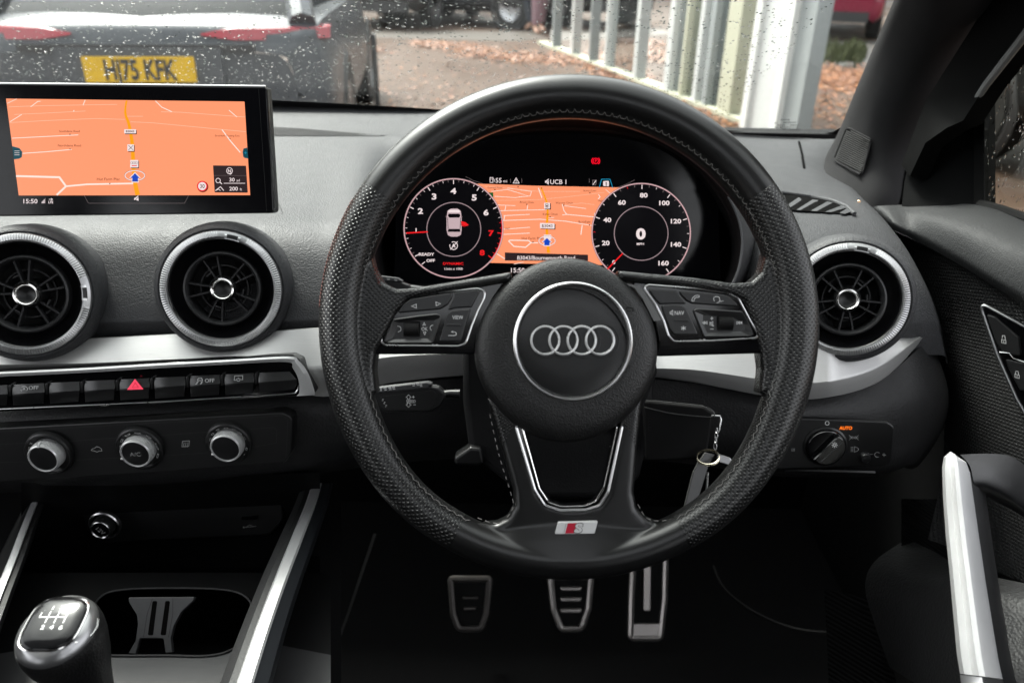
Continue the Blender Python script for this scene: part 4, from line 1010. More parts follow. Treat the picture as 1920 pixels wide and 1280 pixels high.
b.build('speedometer', clu, smooth=False)
b = MB()
wl = emi('parking_brake_red', (255, 10, 40), 1.4); wx, wy = 1117, 302
line(b, KF, arc(wx, wy, 5, 5, n=24), 1.3, wl, h[3]); text(b, KF, 'P', wx, wy, 5.2, wl, h[3], bold=.02); line(b, KF, arc(wx, wy, 7.6, 7.6, 130, 230, 12), 1.3, wl, h[3]); line(b, KF, arc(wx, wy, 7.6, 7.6, -50, 50, 12), 1.3, wl, h[3])
b.build('brake_warning_light', clu, smooth=False)
# ================================================================== SWITCH STRIP UNDER THE METAL TRIM
SW = Fr(280, 720, .672, pitch=16); su2 = SW.u
sws = thing('switch_strip', 'row of black push switches in a silver surround below the metal strip', 'switch strip', SW.M)
b = MB(); plate(b, SW, [(-60, 706), (0, 700), (300, 686), (545, 670), (562, 678), (592, 738), (580, 742), (300, 757), (0, 772), (-60, 775)], -40 * su2, -6 * su2, GLOSS, r=[2, 2, 2, 14, 10, 6, 4, 4, 4, 2], bev=3 * su2); b.build('backing', sws)
b = MB(); rows = []
path_o = smooth_open([Vector(p) for p in [(-60, 700), (0, 697), (150, 690), (300, 681), (430, 674), (540, 668), (560, 676), (578, 700), (590, 734), (588, 741)]], 6)
path_i = smooth_open([Vector(p) for p in [(-60, 709), (0, 706), (150, 699), (300, 690), (430, 683), (536, 678.5), (549, 690), (559, 710), (561, 735), (556, 742)]], 6)
rows = [[SW.L(p.x, p.y, -20 * su2) for p in path_o], [SW.L(p.x, p.y, 2 * su2) for p in path_o],
        [SW.L(p.x * .6 + q_.x * .4, p.y * .6 + q_.y * .4, 5 * su2) for p, q_ in zip(path_o, path_i)], [SW.L(q_.x, q_.y, 3 * su2) for q_ in path_i], [SW.L(q_.x, q_.y, -16 * su2) for q_ in path_i]]
b.grid(rows, SILVERP); b.build('surround', sws, sharp=30)
b = MB(); b.tube([SW.L(x, y, -4 * su2) for x, y in smooth_open([Vector(p) for p in [(-60, 770), (0, 767), (150, 760), (300, 753), (430, 745), (540, 738), (556, 733), (560, 722)]], 6)], 1.3 * su2, SATIN, n=6); b.build('lower_bead', sws)
def ytop(x): return 722 - (x / 560) * 27
xs = [-60, 18, 87, 153, 219, 284, 351, 416, 480, 561]
for i in range(9):
    x0, x1 = xs[i] + 5, xs[i + 1] - 3.5
    if i == 8: x1 = 557
    y0, y1 = ytop(x0), ytop(x1); b = MB()
    f = SW
    out = [[(x0, y0), (x1, y0 * 0 + y1)], [(x0, y0 + 18), (x1, y1 + 17)], [(x0 + 1, y0 + 25), (x1 - 1, y1 + 24)], [(x0 + 2, y0 + 39), (x1 - 2, y1 + 38)]]
    if i == 8: out[0][1] = (543, y1 + 1); out[1][1] = (556, y1 + 16); out[2][1] = (557, y1 + 24); out[3][1] = (552, y1 + 34)
    hs = [-1, 8, 7, -4]; rows = []
    for (l, h_) in zip(out, hs):
        (xa, ya), (xb, yb) = l
        rows.append([SW.L(xa, ya, -10 * su2)] + [SW.L(xa + (xb - xa) * t, ya + (yb - ya) * t, (h_ - (1.2 if t in (0, 1) else 0)) * su2) for t in (0, .03, .5, .97, 1)] + [SW.L(xb, yb, -10 * su2)])
    b.grid(rows, BTN); o = b.build('switch_button', sws, sharp=30)
    t = MB(); hh = 7.4 * su2
    def hz(y, x): return (-1 + 9 * (y - ytop(x)) / 18 + .5) * su2
    def sy(x): return ytop(x) + 9
    if i == 1:
        text(t, SW, 'OFF', 63, sy(63) - 1.5, 7, PRINT, 6.2 * su2, sx=1.1, rot=2); line(t, SW, arc(45, sy(45), 6.6, 4.6, -160, 130), 1.0, PRINT, 5.4 * su2); text(t, SW, 'A', 45, sy(45), 5.6, PRINT, 5.4 * su2)
    if i == 4:
        HZ = emi('hazard_red', (255, 70, 100), .9)
        t.poly([SW.L(253, 710, 6.0 * su2), SW.L(238, 730.5, 9 * su2), SW.L(269, 729.5, 9 * su2)], HZ)
        line(t, SW, [(253.5, 717), (248, 726.5), (259.5, 726)], .8, emi('hazard_dim', (170, 20, 40)), 9.3 * su2, True)
    if i == 6:
        text(t, SW, 'OFF', 393, sy(393) + 1, 7, PRINT, 6.4 * su2, sx=1.05, rot=2)
        line(t, SW, [(370, sy(370) + 0), (371.5, sy(370) - 4), (378, sy(370) - 4.5), (380, sy(370))], 1.0, PRINT, 5.6 * su2, True)
        for dx in (0, 8): line(t, SW, [(367 + dx, sy(370) + 7), (370 + dx, sy(370) + 5), (369 + dx, sy(370) + 3.5), (372 + dx, sy(370) + 2)], 1.2, PRINT, 7.4 * su2)
    if i == 7:
        y = sy(447) - 1; line(t, SW, [(443, y + 4), (439, y + 4), (440, y - 4), (455, y - 4.5), (455, y + 3), (452, y + 3)], 1.0, PRINT, 6 * su2); line(t, SW, arc(447, y + 3, 3.2, 2.8, 120, 420), 1.0, PRINT, 6.6 * su2); line(t, SW, [(447, y - 1), (447, y + 2.5)], .9, PRINT, 6.2 * su2)
    if t.f: t.build('symbol', o, smooth=False)
for i in range(1, 9):
    x = xs[i]; y = ytop(x)
    b = MB(); plate(b, SW, [(x - 2.2, y + 1), (x + 3.2, y + .6), (x + 2.4, y + 21), (x - 3, y + 21.4)], -10 * su2, 3 * su2, BTN, bev=1 * su2); b.build('divider', sws)

# ================================================================== CLIMATE PANEL
CF = Fr(280, 838, .688, pitch=16); cu = CF.u
cl = thing('climate_panel', 'black heater control panel with three knurled silver knobs', 'heater panel', CF.M)
b = MB(); plate(b, CF, [(-60, 806), (0, 802), (530, 773), (549, 782), (546, 850), (534, 868), (300, 886), (0, 904), (-60, 908)], -30 * cu, 0, BLK, r=[2, 2, 14, 14, 14, 14, 4, 4, 2], bev=3 * cu); b.build('panel', cl)
b = MB()
for pts in ([(-40, 835), (50, 830)], [(-40, 868), (40, 865), (52, 868)], [(130, 827), (222, 820)], [(140, 862), (224, 858)], [(300, 816), (392, 809)], [(306, 854), (392, 848)], [(470, 804), (514, 801), (519, 806), (518, 830), (474, 838)], [(-50, 812), (530, 779), (540, 786), (536, 858)]):
    line(b, CF, pts, .9, mat('panel_line', .02, .4), .4 * cu)
b.build('panel_line', cl)
text_h = .5 * cu
b = MB()
y = 842; line(b, CF, [(171, y + 2), (173, y - 1), (177, y - 2), (181, y - 5), (186, y - 4), (190, y - 1), (191, y + 3), (186, y + 3), (182, y + 5), (177, y + 3)], .9, PRINTD, text_h, True)
line(b, CF, [(342, 827), (355, 826), (354, 836), (341, 837)], .9, PRINTD, text_h, True)
for k in range(3): line(b, CF, [(344.5 + 3.5 * k, 829), (345.5 + 3.5 * k, 831), (344 + 3.5 * k, 833), (345 + 3.5 * k, 838)], .8, PRINTD, text_h)
b.build('symbol', cl)
def knob(cx, cy, rb, word, mark_a, ticks):
    f = Fr(cx, cy, .686, pitch=24); k = f.u
    c = CF.W(f.o); rot = CF.mt @ f.m
    def add(name, prof, m, n, par, fz=None):
        bb = MB(); bb.lathe([(r * k, z * k) for r, z in prof], m, c=c, n=n, mx=rot, fz=fz); return bb.build(name, par, sharp=25)
    kb = add('dial', [(rb + 5, -6), (rb + 4, 2), (rb + 1, 4), (rb - 1, 1), (30, -4), (29, -12)], BLK, 72, cl)
    n = 120
    bb = MB(); rows = []
    for r, z, a in ((30.5, -8, .5), (30.2, 4, .9), (29.6, 14, .9), (28.5, 18, 0), (26.8, 20, 0), (25.2, 19.4, 0), (24.6, 17, 0)):
        rows.append([c + rot @ (Vector(((r - (a if j % 2 else 0)) * math.cos(2 * math.pi * j / n), (r - (a if j % 2 else 0)) * math.sin(2 * math.pi * j / n), z)) * k) for j in range(n)])
    bb.grid(rows, KNOBM, close_u=True); kn = bb.build('knob', kb, sharp=25)
    add('cap', [(24.8, 17.5), (22, 18.3), (.1, 18.5)], BTN, 40, kn)
    bb = MB(); v = lambda r, a, z: c + rot @ (Vector((r * math.cos(R(a)), r * math.sin(R(a)), z)) * k)
    bb.tube([v(31.5, mark_a, 10), v(29.6, mark_a, 19), v(25.6, mark_a, 20.6)], 1.7 * k, WHITEB, n=8); bb.build('pointer', kn)
    bb = MB()
    def tick(a, w, m=PRINT):
        bb.add([v(rb - 7, a - w, .2), v(rb - 7, a + w, .2), v(rb - 3.5, a + w, 1.6), v(rb - 3.5, a - w, 1.6)], [(0, 1, 2, 3)], m)
        bb.add([v(rb - 6.1, a - w * .7, .9), v(rb - 6.1, a + w * .7, .9), v(rb - 4.3, a + w * .7, 1.9), v(rb - 4.3, a - w * .7, 1.9)], [(0, 1, 2, 3)], BLK)
    for a, w in ticks: tick(a, w)
    bb.build('scale_marks', kb)
    if word:
        bb = MB(); vs, fs = glyphs(word, 0)
        bb.add([c + rot @ (Vector((p.x * 12, (p.y - .35) * 12, 18.8)) * k) for p in vs], fs, PRINTD); bb.build('lettering', kn)
knob(91, 850, 40, None, 93, [(140, 3), (160, 5), (183, 5), (210, 9)])
knob(262, 841, 40, 'A/C', 200, [(195, 3), (172, 5), (148, 6), (118, 9), (85, 9), (50, 9), (10, 12), (-25, 8)])
knob(429, 831, 39, None, 205, [(90, 6)] + [(a, 5) for a in (65, 42, 20, 118, 142, 165, 195, 218, 240, 262, -20, -45, -65, -85)])

# ================================================================== CENTRE CONSOLE
CO = Idf(P(300, 1150, .70)); LC = lambda x, y, d: P(x, y, d) - CO.o
con = thing('centre_console', 'black centre console with silver side rails, a storage recess and a cup holder', 'console', CO.M)
CONM = mat('console_plastic', (0.013, 0.013, 0.0135), .55, bump=('grain', 700, .3, .0005), spec=.35)
CONT = mat('console_deck', (0.03, 0.03, 0.031), .5, bump=('noise', 900, .2, .0003), spec=.35)
ZT = 0.70                                           # deck height
def gz(x, y, z): return G(x, y, z) - CO.o
# recess: roof, back wall, floor
b = MB(); rows = [[LC(x, y + (300 - x) * .035, d) for x in (40, 180, 320, 460, 600)] for y, d in ((896, .735), (912, .76), (935, .80), (1000, .835), (1050, .845), (1075, .83), (1090, .79))]
b.grid(rows, BLKM); b.build('storage_recess', con)
rp = Fr(320, 980, .815, pitch=14); b = MB(); plate(b, rp, [(150, 940), (525, 924), (532, 975), (505, 1003), (300, 1012), (190, 1018), (160, 990)], -8 * rp.u, 0, BLK, r=[10, 10, 20, 14, 10, 20, 20], bev=3 * rp.u); rpo = b.build('recess_panel', con) if False else b.build('recess_panel', con)
rpo.matrix_parent_inverse = Matrix.Identity(4); rpo.matrix_local = con.matrix_world.inverted() @ rp.M
b = MB()
plate(b, rp, [(453, 968), (484, 966), (484, 973), (453, 975)], 0, 1.2 * rp.u, GLOSS, r=2); line(b, rp, [(456, 988), (480, 986)], 1.0, PRINTD, .6 * rp.u); line(b, rp, [(462, 988), (466, 984), (472, 984)], .8, PRINTD, .6 * rp.u); sheet(b, rp, disc(457, 988, 1.6), .7 * rp.u, PRINTD)
o = b.build('usb_port', con); o.matrix_local = con.matrix_world.inverted() @ rp.M
# deck with the cup-holder opening
OPEN = [(168, 1150), (190, 1118), (230, 1106), (320, 1103), (420, 1106), (462, 1120), (474, 1150), (462, 1196), (425, 1222), (380, 1230), (320, 1229), (190, 1228), (150, 1215), (150, 1180)]
op = smooth_closed([Vector(p) for p in OPEN], 4)
cen = Vector((320, 1168))
outer = []
for p in op:
    d = (p - cen); k = 1.0
    tx2 = (300 if d.x > 0 else 360) / max(1e-6, abs(d.x)); ty2 = (200 if d.y > 0 else 95) / max(1e-6, abs(d.y))
    outer.append(cen + d * min(tx2, ty2))
b = MB()
rows = [[gz(p.x, p.y, ZT) for p in outer], [gz(cen.x + (p.x - cen.x) * 1.03, cen.y + (p.y - cen.y) * 1.03, ZT) for p in op], [gz(p.x, p.y, ZT - .002) for p in op], [gz(p.x, p.y, ZT - .09) for p in op]]

for i in range(len(op)):
    j = (i + 1) % len(op); m_ = CONT if (op[i].y + op[j].y) / 2 > 1195 else BLKM
    b.add([rows[0][i], rows[0][j], rows[1][j], rows[1][i]], [(0, 1, 2, 3)], m_); b.add([rows[1][i], rows[1][j], rows[2][j], rows[2][i]], [(0, 1, 2, 3)], m_)
b.grid(rows[2:], BLKM, close_u=True); b.poly([gz(p.x, p.y, ZT - .09) for p in op], BLKM)
b.build('deck', con, sharp=40)
b = MB(); b.tube([gz(p.x, p.y - 1, ZT + .001) for p in op], .0011, CONM, n=6, closed=True); b.build('cup_rim', con)
# front lip in shadow behind the opening
b = MB(); rows = [[LC(x, y, d) for x in (60, 180, 320, 460, 570)] for y, d in ((1060, .84), (1080, .80), (1092, .775))]; b.grid(rows, BLKM); b.build('rear_ledge', con)
# divider
DV = mat('divider_plastic', (0.04, 0.04, 0.042), .5, bump=('noise', 900, .15, .0003))
df = Fr(300, 1165, .70, pitch=-18); b = MB()
L_ = [(241, 1118), (272, 1119), (262, 1160), (250, 1195), (255, 1212), (246, 1224), (240, 1222), (254, 1195), (258, 1170), (255, 1150), (247, 1135), (241, 1126)]
plate(b, df, round_poly([(241, 1119), (365, 1118), (362, 1126), (340, 1146), (326, 1172), (320, 1196), (323, 1222), (310, 1224), (306, 1196), (262, 1196), (254, 1226), (240, 1224), (254, 1200), (258, 1170), (256, 1152), (246, 1136), (241, 1127)], [2, 2, 6, 10, 10, 4, 2, 2, 4, 4, 2, 2, 6, 10, 8, 6, 3], 3), -10 * df.u, 0, DV, bev=1.5 * df.u)
dv = b.build('cup_divider', con); dv.matrix_local = con.matrix_world.inverted() @ df.M
b = MB()
for x in (278, 302): sheet(b, df, [(x + 8, 1126), (x + 17, 1126), (x + 9, 1190), (x - 1, 1190)], .25 * df.u, mat('slot_dark', 0.002, .9, spec=.05), r=3)
line(b, df, [(286, 1121), (276, 1150), (269, 1194)], .9, BLK, .3 * df.u); line(b, df, [(324, 1121), (324, 1150), (316, 1194)], .9, BLK, .3 * df.u)
b.build('slots', dv)
# silver rails with leather-grained inner strips
def rail(name, A, B2, mats, mats_d):
    pass
def loft(name, rows, m, par, sharp=40):
    b = MB(); dn = [smooth_open(r, 6) for r in rows]; b.grid(dn, m); return b.build(name, par, sharp=sharp)
rt = [(585, 905, .80), (572, 945, .76), (545, 1010, .70), (512, 1090, .64), (478, 1180, .59), (440, 1290, .54)]
def shift(l, dx, dd, dy=0): return [LC(x + dx * k_, y + dy, d + dd) for (x, y, d), k_ in zip(l, [.7, .75, .85, .95, 1.05, 1.2])]
loft('inner_strip', [shift(rt, -26, .10), shift(rt, -26, .012), shift(rt, -12, -.001), shift(rt, 0, 0)], CONM, con)
loft('rail', [shift(rt, 0, .01), shift(rt, 0, 0), shift(rt, 3, -.004), shift(rt, 22, -.005), shift(rt, 27, -.002)], ALUY, con)
SHADE = ALUY
loft('rail_flank', [shift(rt, 27.5, -.001), shift(rt, 50, .010), shift(rt, 56, .022), shift(rt, 58, .20)], mat('rail_flank', (.012, .0135, .016), .45, .2), con)  # same silver metal, its shade painted in as dark blue-grey
lt = [(70, 940, .80), (52, 985, .76), (30, 1045, .70), (4, 1110, .65), (-26, 1190, .6), (-60, 1290, .55)]
loft('rail', [shift(lt, -16, .02), shift(lt, -15, 0), shift(lt, -12, -.003), shift(lt, 1, -.003), shift(lt, 3, .001)], ALUY, con)
loft('inner_strip', [shift(lt, 3, .001), shift(lt, 16, .001), shift(lt, 20, .006), shift(lt, 24, .09)], CONM, con)
loft('rail_flank', [shift(lt, -16, .0), shift(lt, -24, .02), shift(lt, -40, .2)], BLKM, con)
# console body under everything
b = MB(); rows = [[LC(x, y, d) for x in (-60, 100, 300, 500, 640)] for y, d in ((900, .86), (1000, .9), (1100, .9), (1300, .85))]; b.grid(rows, BLKM); b.build('console_body', con)

# ---- 12 V plug
pf = Fr(196, 984, .80, pitch=22); pk = pf.u
sock = thing('power_socket', 'small round twelve volt socket cap with a chrome ring in the storage recess', 'power socket', pf.M)
b = MB(); b.lathe([(29 * pk, -6 * pk), (29 * pk, 2 * pk), (27 * pk, 4 * pk), (25 * pk, 2 * pk), (24 * pk, -6 * pk)], SATIN, n=64); b.lathe([(25 * pk, -2 * pk), (.1 * pk, -2 * pk)], GLOSS, n=32); b.build('ring', sock)
n = 60; b = MB(); b.lathe([(20 * pk, -2 * pk), (20 * pk, 6 * pk), (19.5 * pk, 14 * pk), (18 * pk, 16 * pk)], mat('dark_metal', .12, .35, .9), n=n, fz=None); b.lathe([(18 * pk, 16 * pk), (17 * pk, 17 * pk), (15.5 * pk, 15.5 * pk)], SATIN, n=48); b.lathe([(15.7 * pk, 15.5 * pk), (.1 * pk, 16 * pk)], GLOSS, n=32); cap = b.build('cap', sock)
b = MB(); vs, fs = glyphs('12V', .01); rm = Matrix.Rotation(R(-50), 3, 'Z'); b.add([rm @ (Vector((p.x * 12, (p.y - .35) * 12, 16.6)) * pk) for p in vs], fs, PRINTD); b.build('lettering', cap)

# ================================================================== GEAR LEVER
gf = Fr(114, 1192, .50, pitch=-52); gk = .00094
gear = thing('gear_lever', 'black perforated gear knob with a silver collar and glossy shift pattern cap', 'gear lever', gf.M)
b = MB(); b.lathe([(9 * gk, -120 * gk), (12 * gk, -75 * gk), (17 * gk, -52 * gk), (23 * gk, -30 * gk), (26.6 * gk, -12 * gk), (27.4 * gk, -3 * gk), (27.2 * gk, 3 * gk), (26.2 * gk, 6 * gk)], mat('knob_leather', (.005, .005, .0052), .42, bump=('grain', 700, .4, .0006)), n=64, sx=1.0, sy=1.05); b.build('knob_grip', gear)
n = 64; b = MB()
def sq(r, z, p=2.0, oy=0):
    return [Vector((r * math.copysign(abs(math.cos(2 * math.pi * j / n)) ** (2 / p), math.cos(2 * math.pi * j / n)), oy + r * 1.05 * math.copysign(abs(math.sin(2 * math.pi * j / n)) ** (2 / p), math.sin(2 * math.pi * j / n)), z)) * gk for j in range(n)]
b.grid([sq(26.0, 3.5), sq(26.4, 5), sq(25.6, 8), sq(24.2, 10.4), sq(22.3, 12.3), sq(20, 13.6, 2.6), sq(18.6, 14, 3)], DSAT, close_u=True); b.build('collar', gear, sharp=50)
b = MB(); rr = [sq(19.4, 12.6, 3.2, 1), sq(18.8, 14.6, 3.2, 1), sq(17, 15.7, 3, 1), sq(12, 16.6, 2.6, 1), sq(6, 17, 2, 1)]; b.grid(rr, CAPB, close_u=True); b.poly(rr[-1], CAPB); cap = b.build('shift_cap', gear, sharp=50)
b = MB(); b.tube(sq(19.2, 13.8, 3.2, 1), .8 * gk, CHROME, n=6, closed=True); b.build('cap_edge', gear)
b = MB()
def gp(x, y):
    r2 = math.hypot(x, y - 1); z = 17.25 - (r2 / 18.5) ** 2.6 * 1.7; return Vector((x, y, z)) * gk
def gl(pts, w):
    for (x0, y0), (x1, y1) in zip(pts, pts[1:]):
        d = Vector((x1 - x0, y1 - y0)); nn = Vector((-d.y, d.x)).normalized() * w / 2; m_ = 4
        b.grid([[gp(x0 + d.x * t / m_ + nn.x * s, y0 + d.y * t / m_ + nn.y * s) for t in range(m_ + 1)] for s in (1, -1)], PRINT)
xsn = (-10.5, -4.4, 1.7, 7.8)
gl([(xsn[0], 4), (xsn[3], 4)], .6); gl([(xsn[0], 4), (xsn[0], 8)], .6)
for x in xsn[1:]: gl([(x, -.5), (x, 8.5)], .6)
for s, x, y in (('R', xsn[0], 11), ('1', xsn[1], 11.5), ('3', xsn[2], 11.5), ('5', xsn[3], 11), ('2', xsn[1], -3.6), ('4', xsn[2], -3.6), ('6', xsn[3], -3.6)):
    vs, fs = glyphs(s, .02); b.add([gp(x + v.x * 5.2, y + (v.y - .35) * 4.4) for v in vs], fs, PRINT)
b.build('shift_pattern', cap, smooth=False)
b = MB(); b.tube([Vector(p) * gk for p in [(19, -12, 11.5), (24.5, -4, 7.5), (25.6, 3, 6.2), (24, 9, 7)]], 1.1 * gk, CHROME, n=6); b.poly([Vector(p) * gk for p in [(20, -9, 11.6), (24.9, -3, 8.4), (25.6, 4, 7.4), (23, 9, 9), (22.5, 2, 11.5)]], GLOSS); b.build('release_badge', gear)

# ================================================================== STEERING COLUMN, STALKS, KEYS
cf = Fr(1050, 740, .66, pitch=10); ck = cf.u
colm = thing('steering_column', 'dark plastic steering column cowl behind the wheel', 'steering column', cf.M)
b = MB(); plate(b, cf, [(866, 600), (1225, 600), (1225, 790), (1200, 900), (1150, 935), (985, 935), (915, 880), (880, 850), (868, 760)], -90 * ck, 0, mat('column_plastic', (.009, .009, .0095), .5, bump=('grain', 700, .25, .0004), spec=.15), r=[10, 10, 30, 30, 30, 30, 40, 30, 30], bev=14 * ck, seg=4); b.build('cowl', colm)
b = MB(); plate(b, Fr(1070, 840, .70), [(985, 800), (1160, 800), (1150, 935), (990, 935)], -5 * ck, 0, GLOSS); o = b.build('lower_cover', colm); o.matrix_local = cf.M.inverted() @ Fr(1070, 840, .70).M
b = MB(); plate(b, cf, [(852, 858), (882, 838), (902, 840), (906, 868), (896, 874), (852, 872)], -20 * ck, 16 * ck, BLK, r=6, bev=6 * ck, seg=3); b.build('adjust_lever', colm)
b = MB(); line(b, cf, arc(1062, 826, 16, 4, 180, 0, 12), 1.2, PRINTD, 2 * ck); line(b, cf, arc(1102, 820, 10, 4, 170, 30, 12), 1.2, PRINTD, 2 * ck); b.build('bright_clip', colm)
def stalk(name, label, f, body, face, neck, top, lettering):
    k = f.u; s = thing('control_stalk', label, 'stalk', f.M, 'stalks on the steering column')
    b = MB(); plate(b, f, body[0], -24 * k, 0, BTN, r=body[1], bev=4 * k, seg=3); bo = b.build('stalk_body', s)
    if face: b = MB(); plate(b, f, face[0], -2 * k, 1.5 * k, BLK, r=face[1], bev=1 * k); b.build('face', s)
    b = MB(); b.tube([f.L(*p, -12 * k) for p in neck[0]], [r * k for r in neck[1]], BTN, n=14); b.build('neck', s)
    if top: b = MB(); plate(b, f, top[0], -22 * k, 2 * k, SMOOTHD, r=top[1], bev=1.5 * k); b.build('top_face', s)
    b = MB(); lettering(b, k); b.build('lettering', s)
sf = Fr(765, 745, .62, pitch=6)
def cruise(b, k):
    h_ = 1.9 * k
    text(b, sf, 'SPEED', 770.5, 752, 5.4, PRINT, h_, sx=.85)
    c = (766, 744)
    for s_, y in ((1, 744), (-1, 759)): line(b, sf, [(766, y - 4.2 * s_), (761, y + .8 * s_), (763.6, y + .8 * s_), (763.6, y + 4 * s_), (768.4, y + 4 * s_), (768.4, y + .8 * s_), (771, y + .8 * s_)], .8, PRINT, h_, True)
    line(b, sf, [(772.5, 744), (777.5, 744)], .9, PRINT, h_); line(b, sf, [(775, 741.5), (775, 746.5)], .9, PRINT, h_); line(b, sf, [(775, 758.5), (779.5, 758.5)], .9, PRINT, h_)
    for ch, x, y in (('S', 718, 749), ('E', 721, 755), ('T', 723.5, 761)): text(b, sf, ch, x, y, 4.6, PRINT, h_, rot=-25)
    for i, (x, y) in enumerate([(713, 730), (722, 729), (731, 728), (738, 727), (775, 721), (783, 720), (789, 722)]):
        line(b, sf, [(x - 2.6, y - 1), (x + 2.6, y - 1.4)], 1.5, PRINT, 2.3 * k); line(b, sf, [(x - 1.5, y + 2), (x + 3, y + 1.6)], 1.2, PRINT, 2.3 * k)
stalk('control_stalk', 'cruise control stalk marked SPEED below the wheel arm', sf, ([(697, 736), (712, 733), (800, 722), (822, 726), (838, 740), (826, 762), (806, 773), (722, 773), (708, 764)], [4, 4, 10, 10, 10, 10, 12, 10, 10]),
      ([(712, 744), (812, 731), (822, 742), (814, 762), (800, 770), (730, 768), (720, 760)], [4, 4, 6, 6, 6, 6, 6]), ([(815, 742), (845, 737), (862, 738)], [9, 7, 9]),
      ([(696, 731), (712, 727), (800, 717), (812, 720), (800, 727), (712, 736), (698, 741)], [4, 3, 3, 3, 3, 3, 3]), cruise)
sf2 = Fr(735, 530, .63, pitch=6)
def indic(b, k):
    for i, (x, y) in enumerate([(694, 521), (703, 521.5), (712, 523), (728, 523), (742, 525)]): line(b, sf2, [(x - 3, y - 1), (x + 3, y - .6)], 1.4, PRINTD, 2.4 * k); line(b, sf2, [(x - 2, y + 1.6), (x + 3, y + 1.6)], 1.1, PRINTD, 2.4 * k)
stalk('control_stalk', 'indicator stalk showing above the wheel arm beside the dials', sf2, ([(676, 522), (700, 519), (740, 524), (768, 534), (775, 548), (760, 556), (690, 560), (672, 545)], [4, 4, 8, 8, 6, 6, 6, 6]), None, ([(770, 542), (820, 548), (880, 560)], [9, 8, 9]),
      ([(670, 516), (700, 515.5), (745, 521), (756, 528), (700, 526), (672, 527)], [2, 3, 3, 3, 3, 3]), indic)
# keys
kf = Fr(1275, 820, .64, pitch=6, yaw=-6); kk = kf.u
key = thing('ignition_key', 'black car key standing in the ignition to the lower right of the wheel hub', 'key', kf.M)
b = MB(); plate(b, kf, [(1205, 752), (1215, 751), (1320, 762), (1340, 775), (1337, 782), (1325, 860), (1210, 866)], -16 * kk, 0, BLKM, r=[4, 4, 10, 10, 6, 20, 10], bev=5 * kk, seg=3); b.build('key_body', key)
b = MB(); b.tube([kf.L(x, y, 1 * kk) for x, y in smooth_open([Vector(p) for p in [(1206, 752), (1240, 752.5), (1300, 759), (1326, 764), (1338, 772), (1338, 780), (1320, 781), (1260, 775), (1208, 763)]], 5)], 1.1 * kk, mat('key_edge', .07, .35, .6), n=6); b.build('key_edge', key)
b = MB(); b.tube([kf.L(x, y, 0) for x, y in [(1334, 779), (1350, 780), (1352, 786), (1349, 806), (1345, 812)]], 1.7 * kk, SATIN, n=8); b.build('loop', key)
b = MB()
for i in range(4): b.tube([kf.L(1218 + 3 * math.cos(a), 787 + i * 5.5 + 3.2 * math.sin(a), .6 * kk) for a in [2 * math.pi * j / 14 for j in range(14)]], .5 * kk, BLKM, n=4, closed=True)
b.build('embossed_rings', key)
rf = Fr(1330, 850, .63); rk = rf.u
ring = thing('key_ring', 'bright steel key ring hanging from the ignition key', 'key ring', rf.M)
b = MB()
for dz in (0, 2.6): b.tube([rf.L(1328 + 21 * math.cos(a), 856 + dz + 14 * math.sin(a), 10 * math.sin(a + .5) * rk) for a in [2 * math.pi * j / 40 for j in range(40)]], 1.1 * rk, mat('ring_steel', (.3, .275, .22), .22, 1), n=6, closed=True)
b.build('split_ring', ring)
b = MB()
for i, (x, y, l) in enumerate([(1344, 808, 6), (1343, 817, 6), (1342, 826, 7), (1341, 836, 7)]): b.tube([rf.L(x + (2.6 if i % 2 else 1.4) * math.cos(a), y + l * math.sin(a), (1.5 if i % 2 else 3) * math.cos(a) * rk) for a in [2 * math.pi * j / 16 for j in range(16)]], 1.0 * rk, DSAT, n=5, closed=True)
b.build('chain', ring)
b = MB(); plate(b, rf, [(1346, 850), (1370, 858), (1374, 866), (1366, 872), (1346, 866)], -4 * rk, 4 * rk, DSAT, r=4, bev=2 * rk); b.build('bright_tag', ring)
hf = Fr(1310, 900, .63, yaw=10); hk = hf.u
hk_ = thing('spare_key', 'grey hanging key dangling from the steel ring behind the wheel rim', 'key', hf.M)
b = MB(); plate(b, hf, [(1323, 848), (1342, 852), (1336, 862), (1330, 870), (1310, 935), (1285, 985), (1276, 980), (1300, 885), (1310, 866)], -5 * hk, 0, mat('spare_key_grey', .04, .4, .3), r=3, bev=1.5 * hk); b.build('key_body', hk_)
b = MB(); b.tube([hf.L(1327, 885, 0), hf.L(1325, 915, 0), hf.L(1322, 950, 0)], 2.2 * hk, SATIN, n=8); b.build('key_blade', hk_)

# ================================================================== LIGHT SWITCH
lf = Fr(1570, 835, .698, pitch=14, yaw=-6); lk = lf.u
ls = thing('light_switch', 'black rotary headlamp switch panel with a glowing orange AUTO', 'light switch', lf.M)
b = MB(); plate(b, lf, [(1450, 784), (1510, 784), (1665, 790), (1678, 800), (1672, 868), (1655, 874), (1450, 880)], -10 * lk, 0, BLK, r=[2, 2, 12, 10, 12, 8, 2], bev=3 * lk); b.build('panel', ls)
c = lf.L(1547, 836, 0)
b = MB(); b.lathe([(41 * lk, -4 * lk), (40 * lk, 2 * lk), (37 * lk, 4 * lk), (35 * lk, 1 * lk)], BTN, c=c, n=64, sy=.96); b.build('collar', ls)
b = MB(); b.lathe([(36 * lk, 0), (35 * lk, 8 * lk), (33 * lk, 10 * lk), (.1 * lk, 10 * lk)], GLOSS, c=c, n=64, sy=.96); kn = b.build('knob', ls)
b = MB(); m_ = Matrix.Rotation(R(48), 3, 'Z'); pts = [Vector((x, y)) for x, y in ((-32, -9), (26, -11), (34, -6), (34, 6), (26, 11), (-32, 9))]
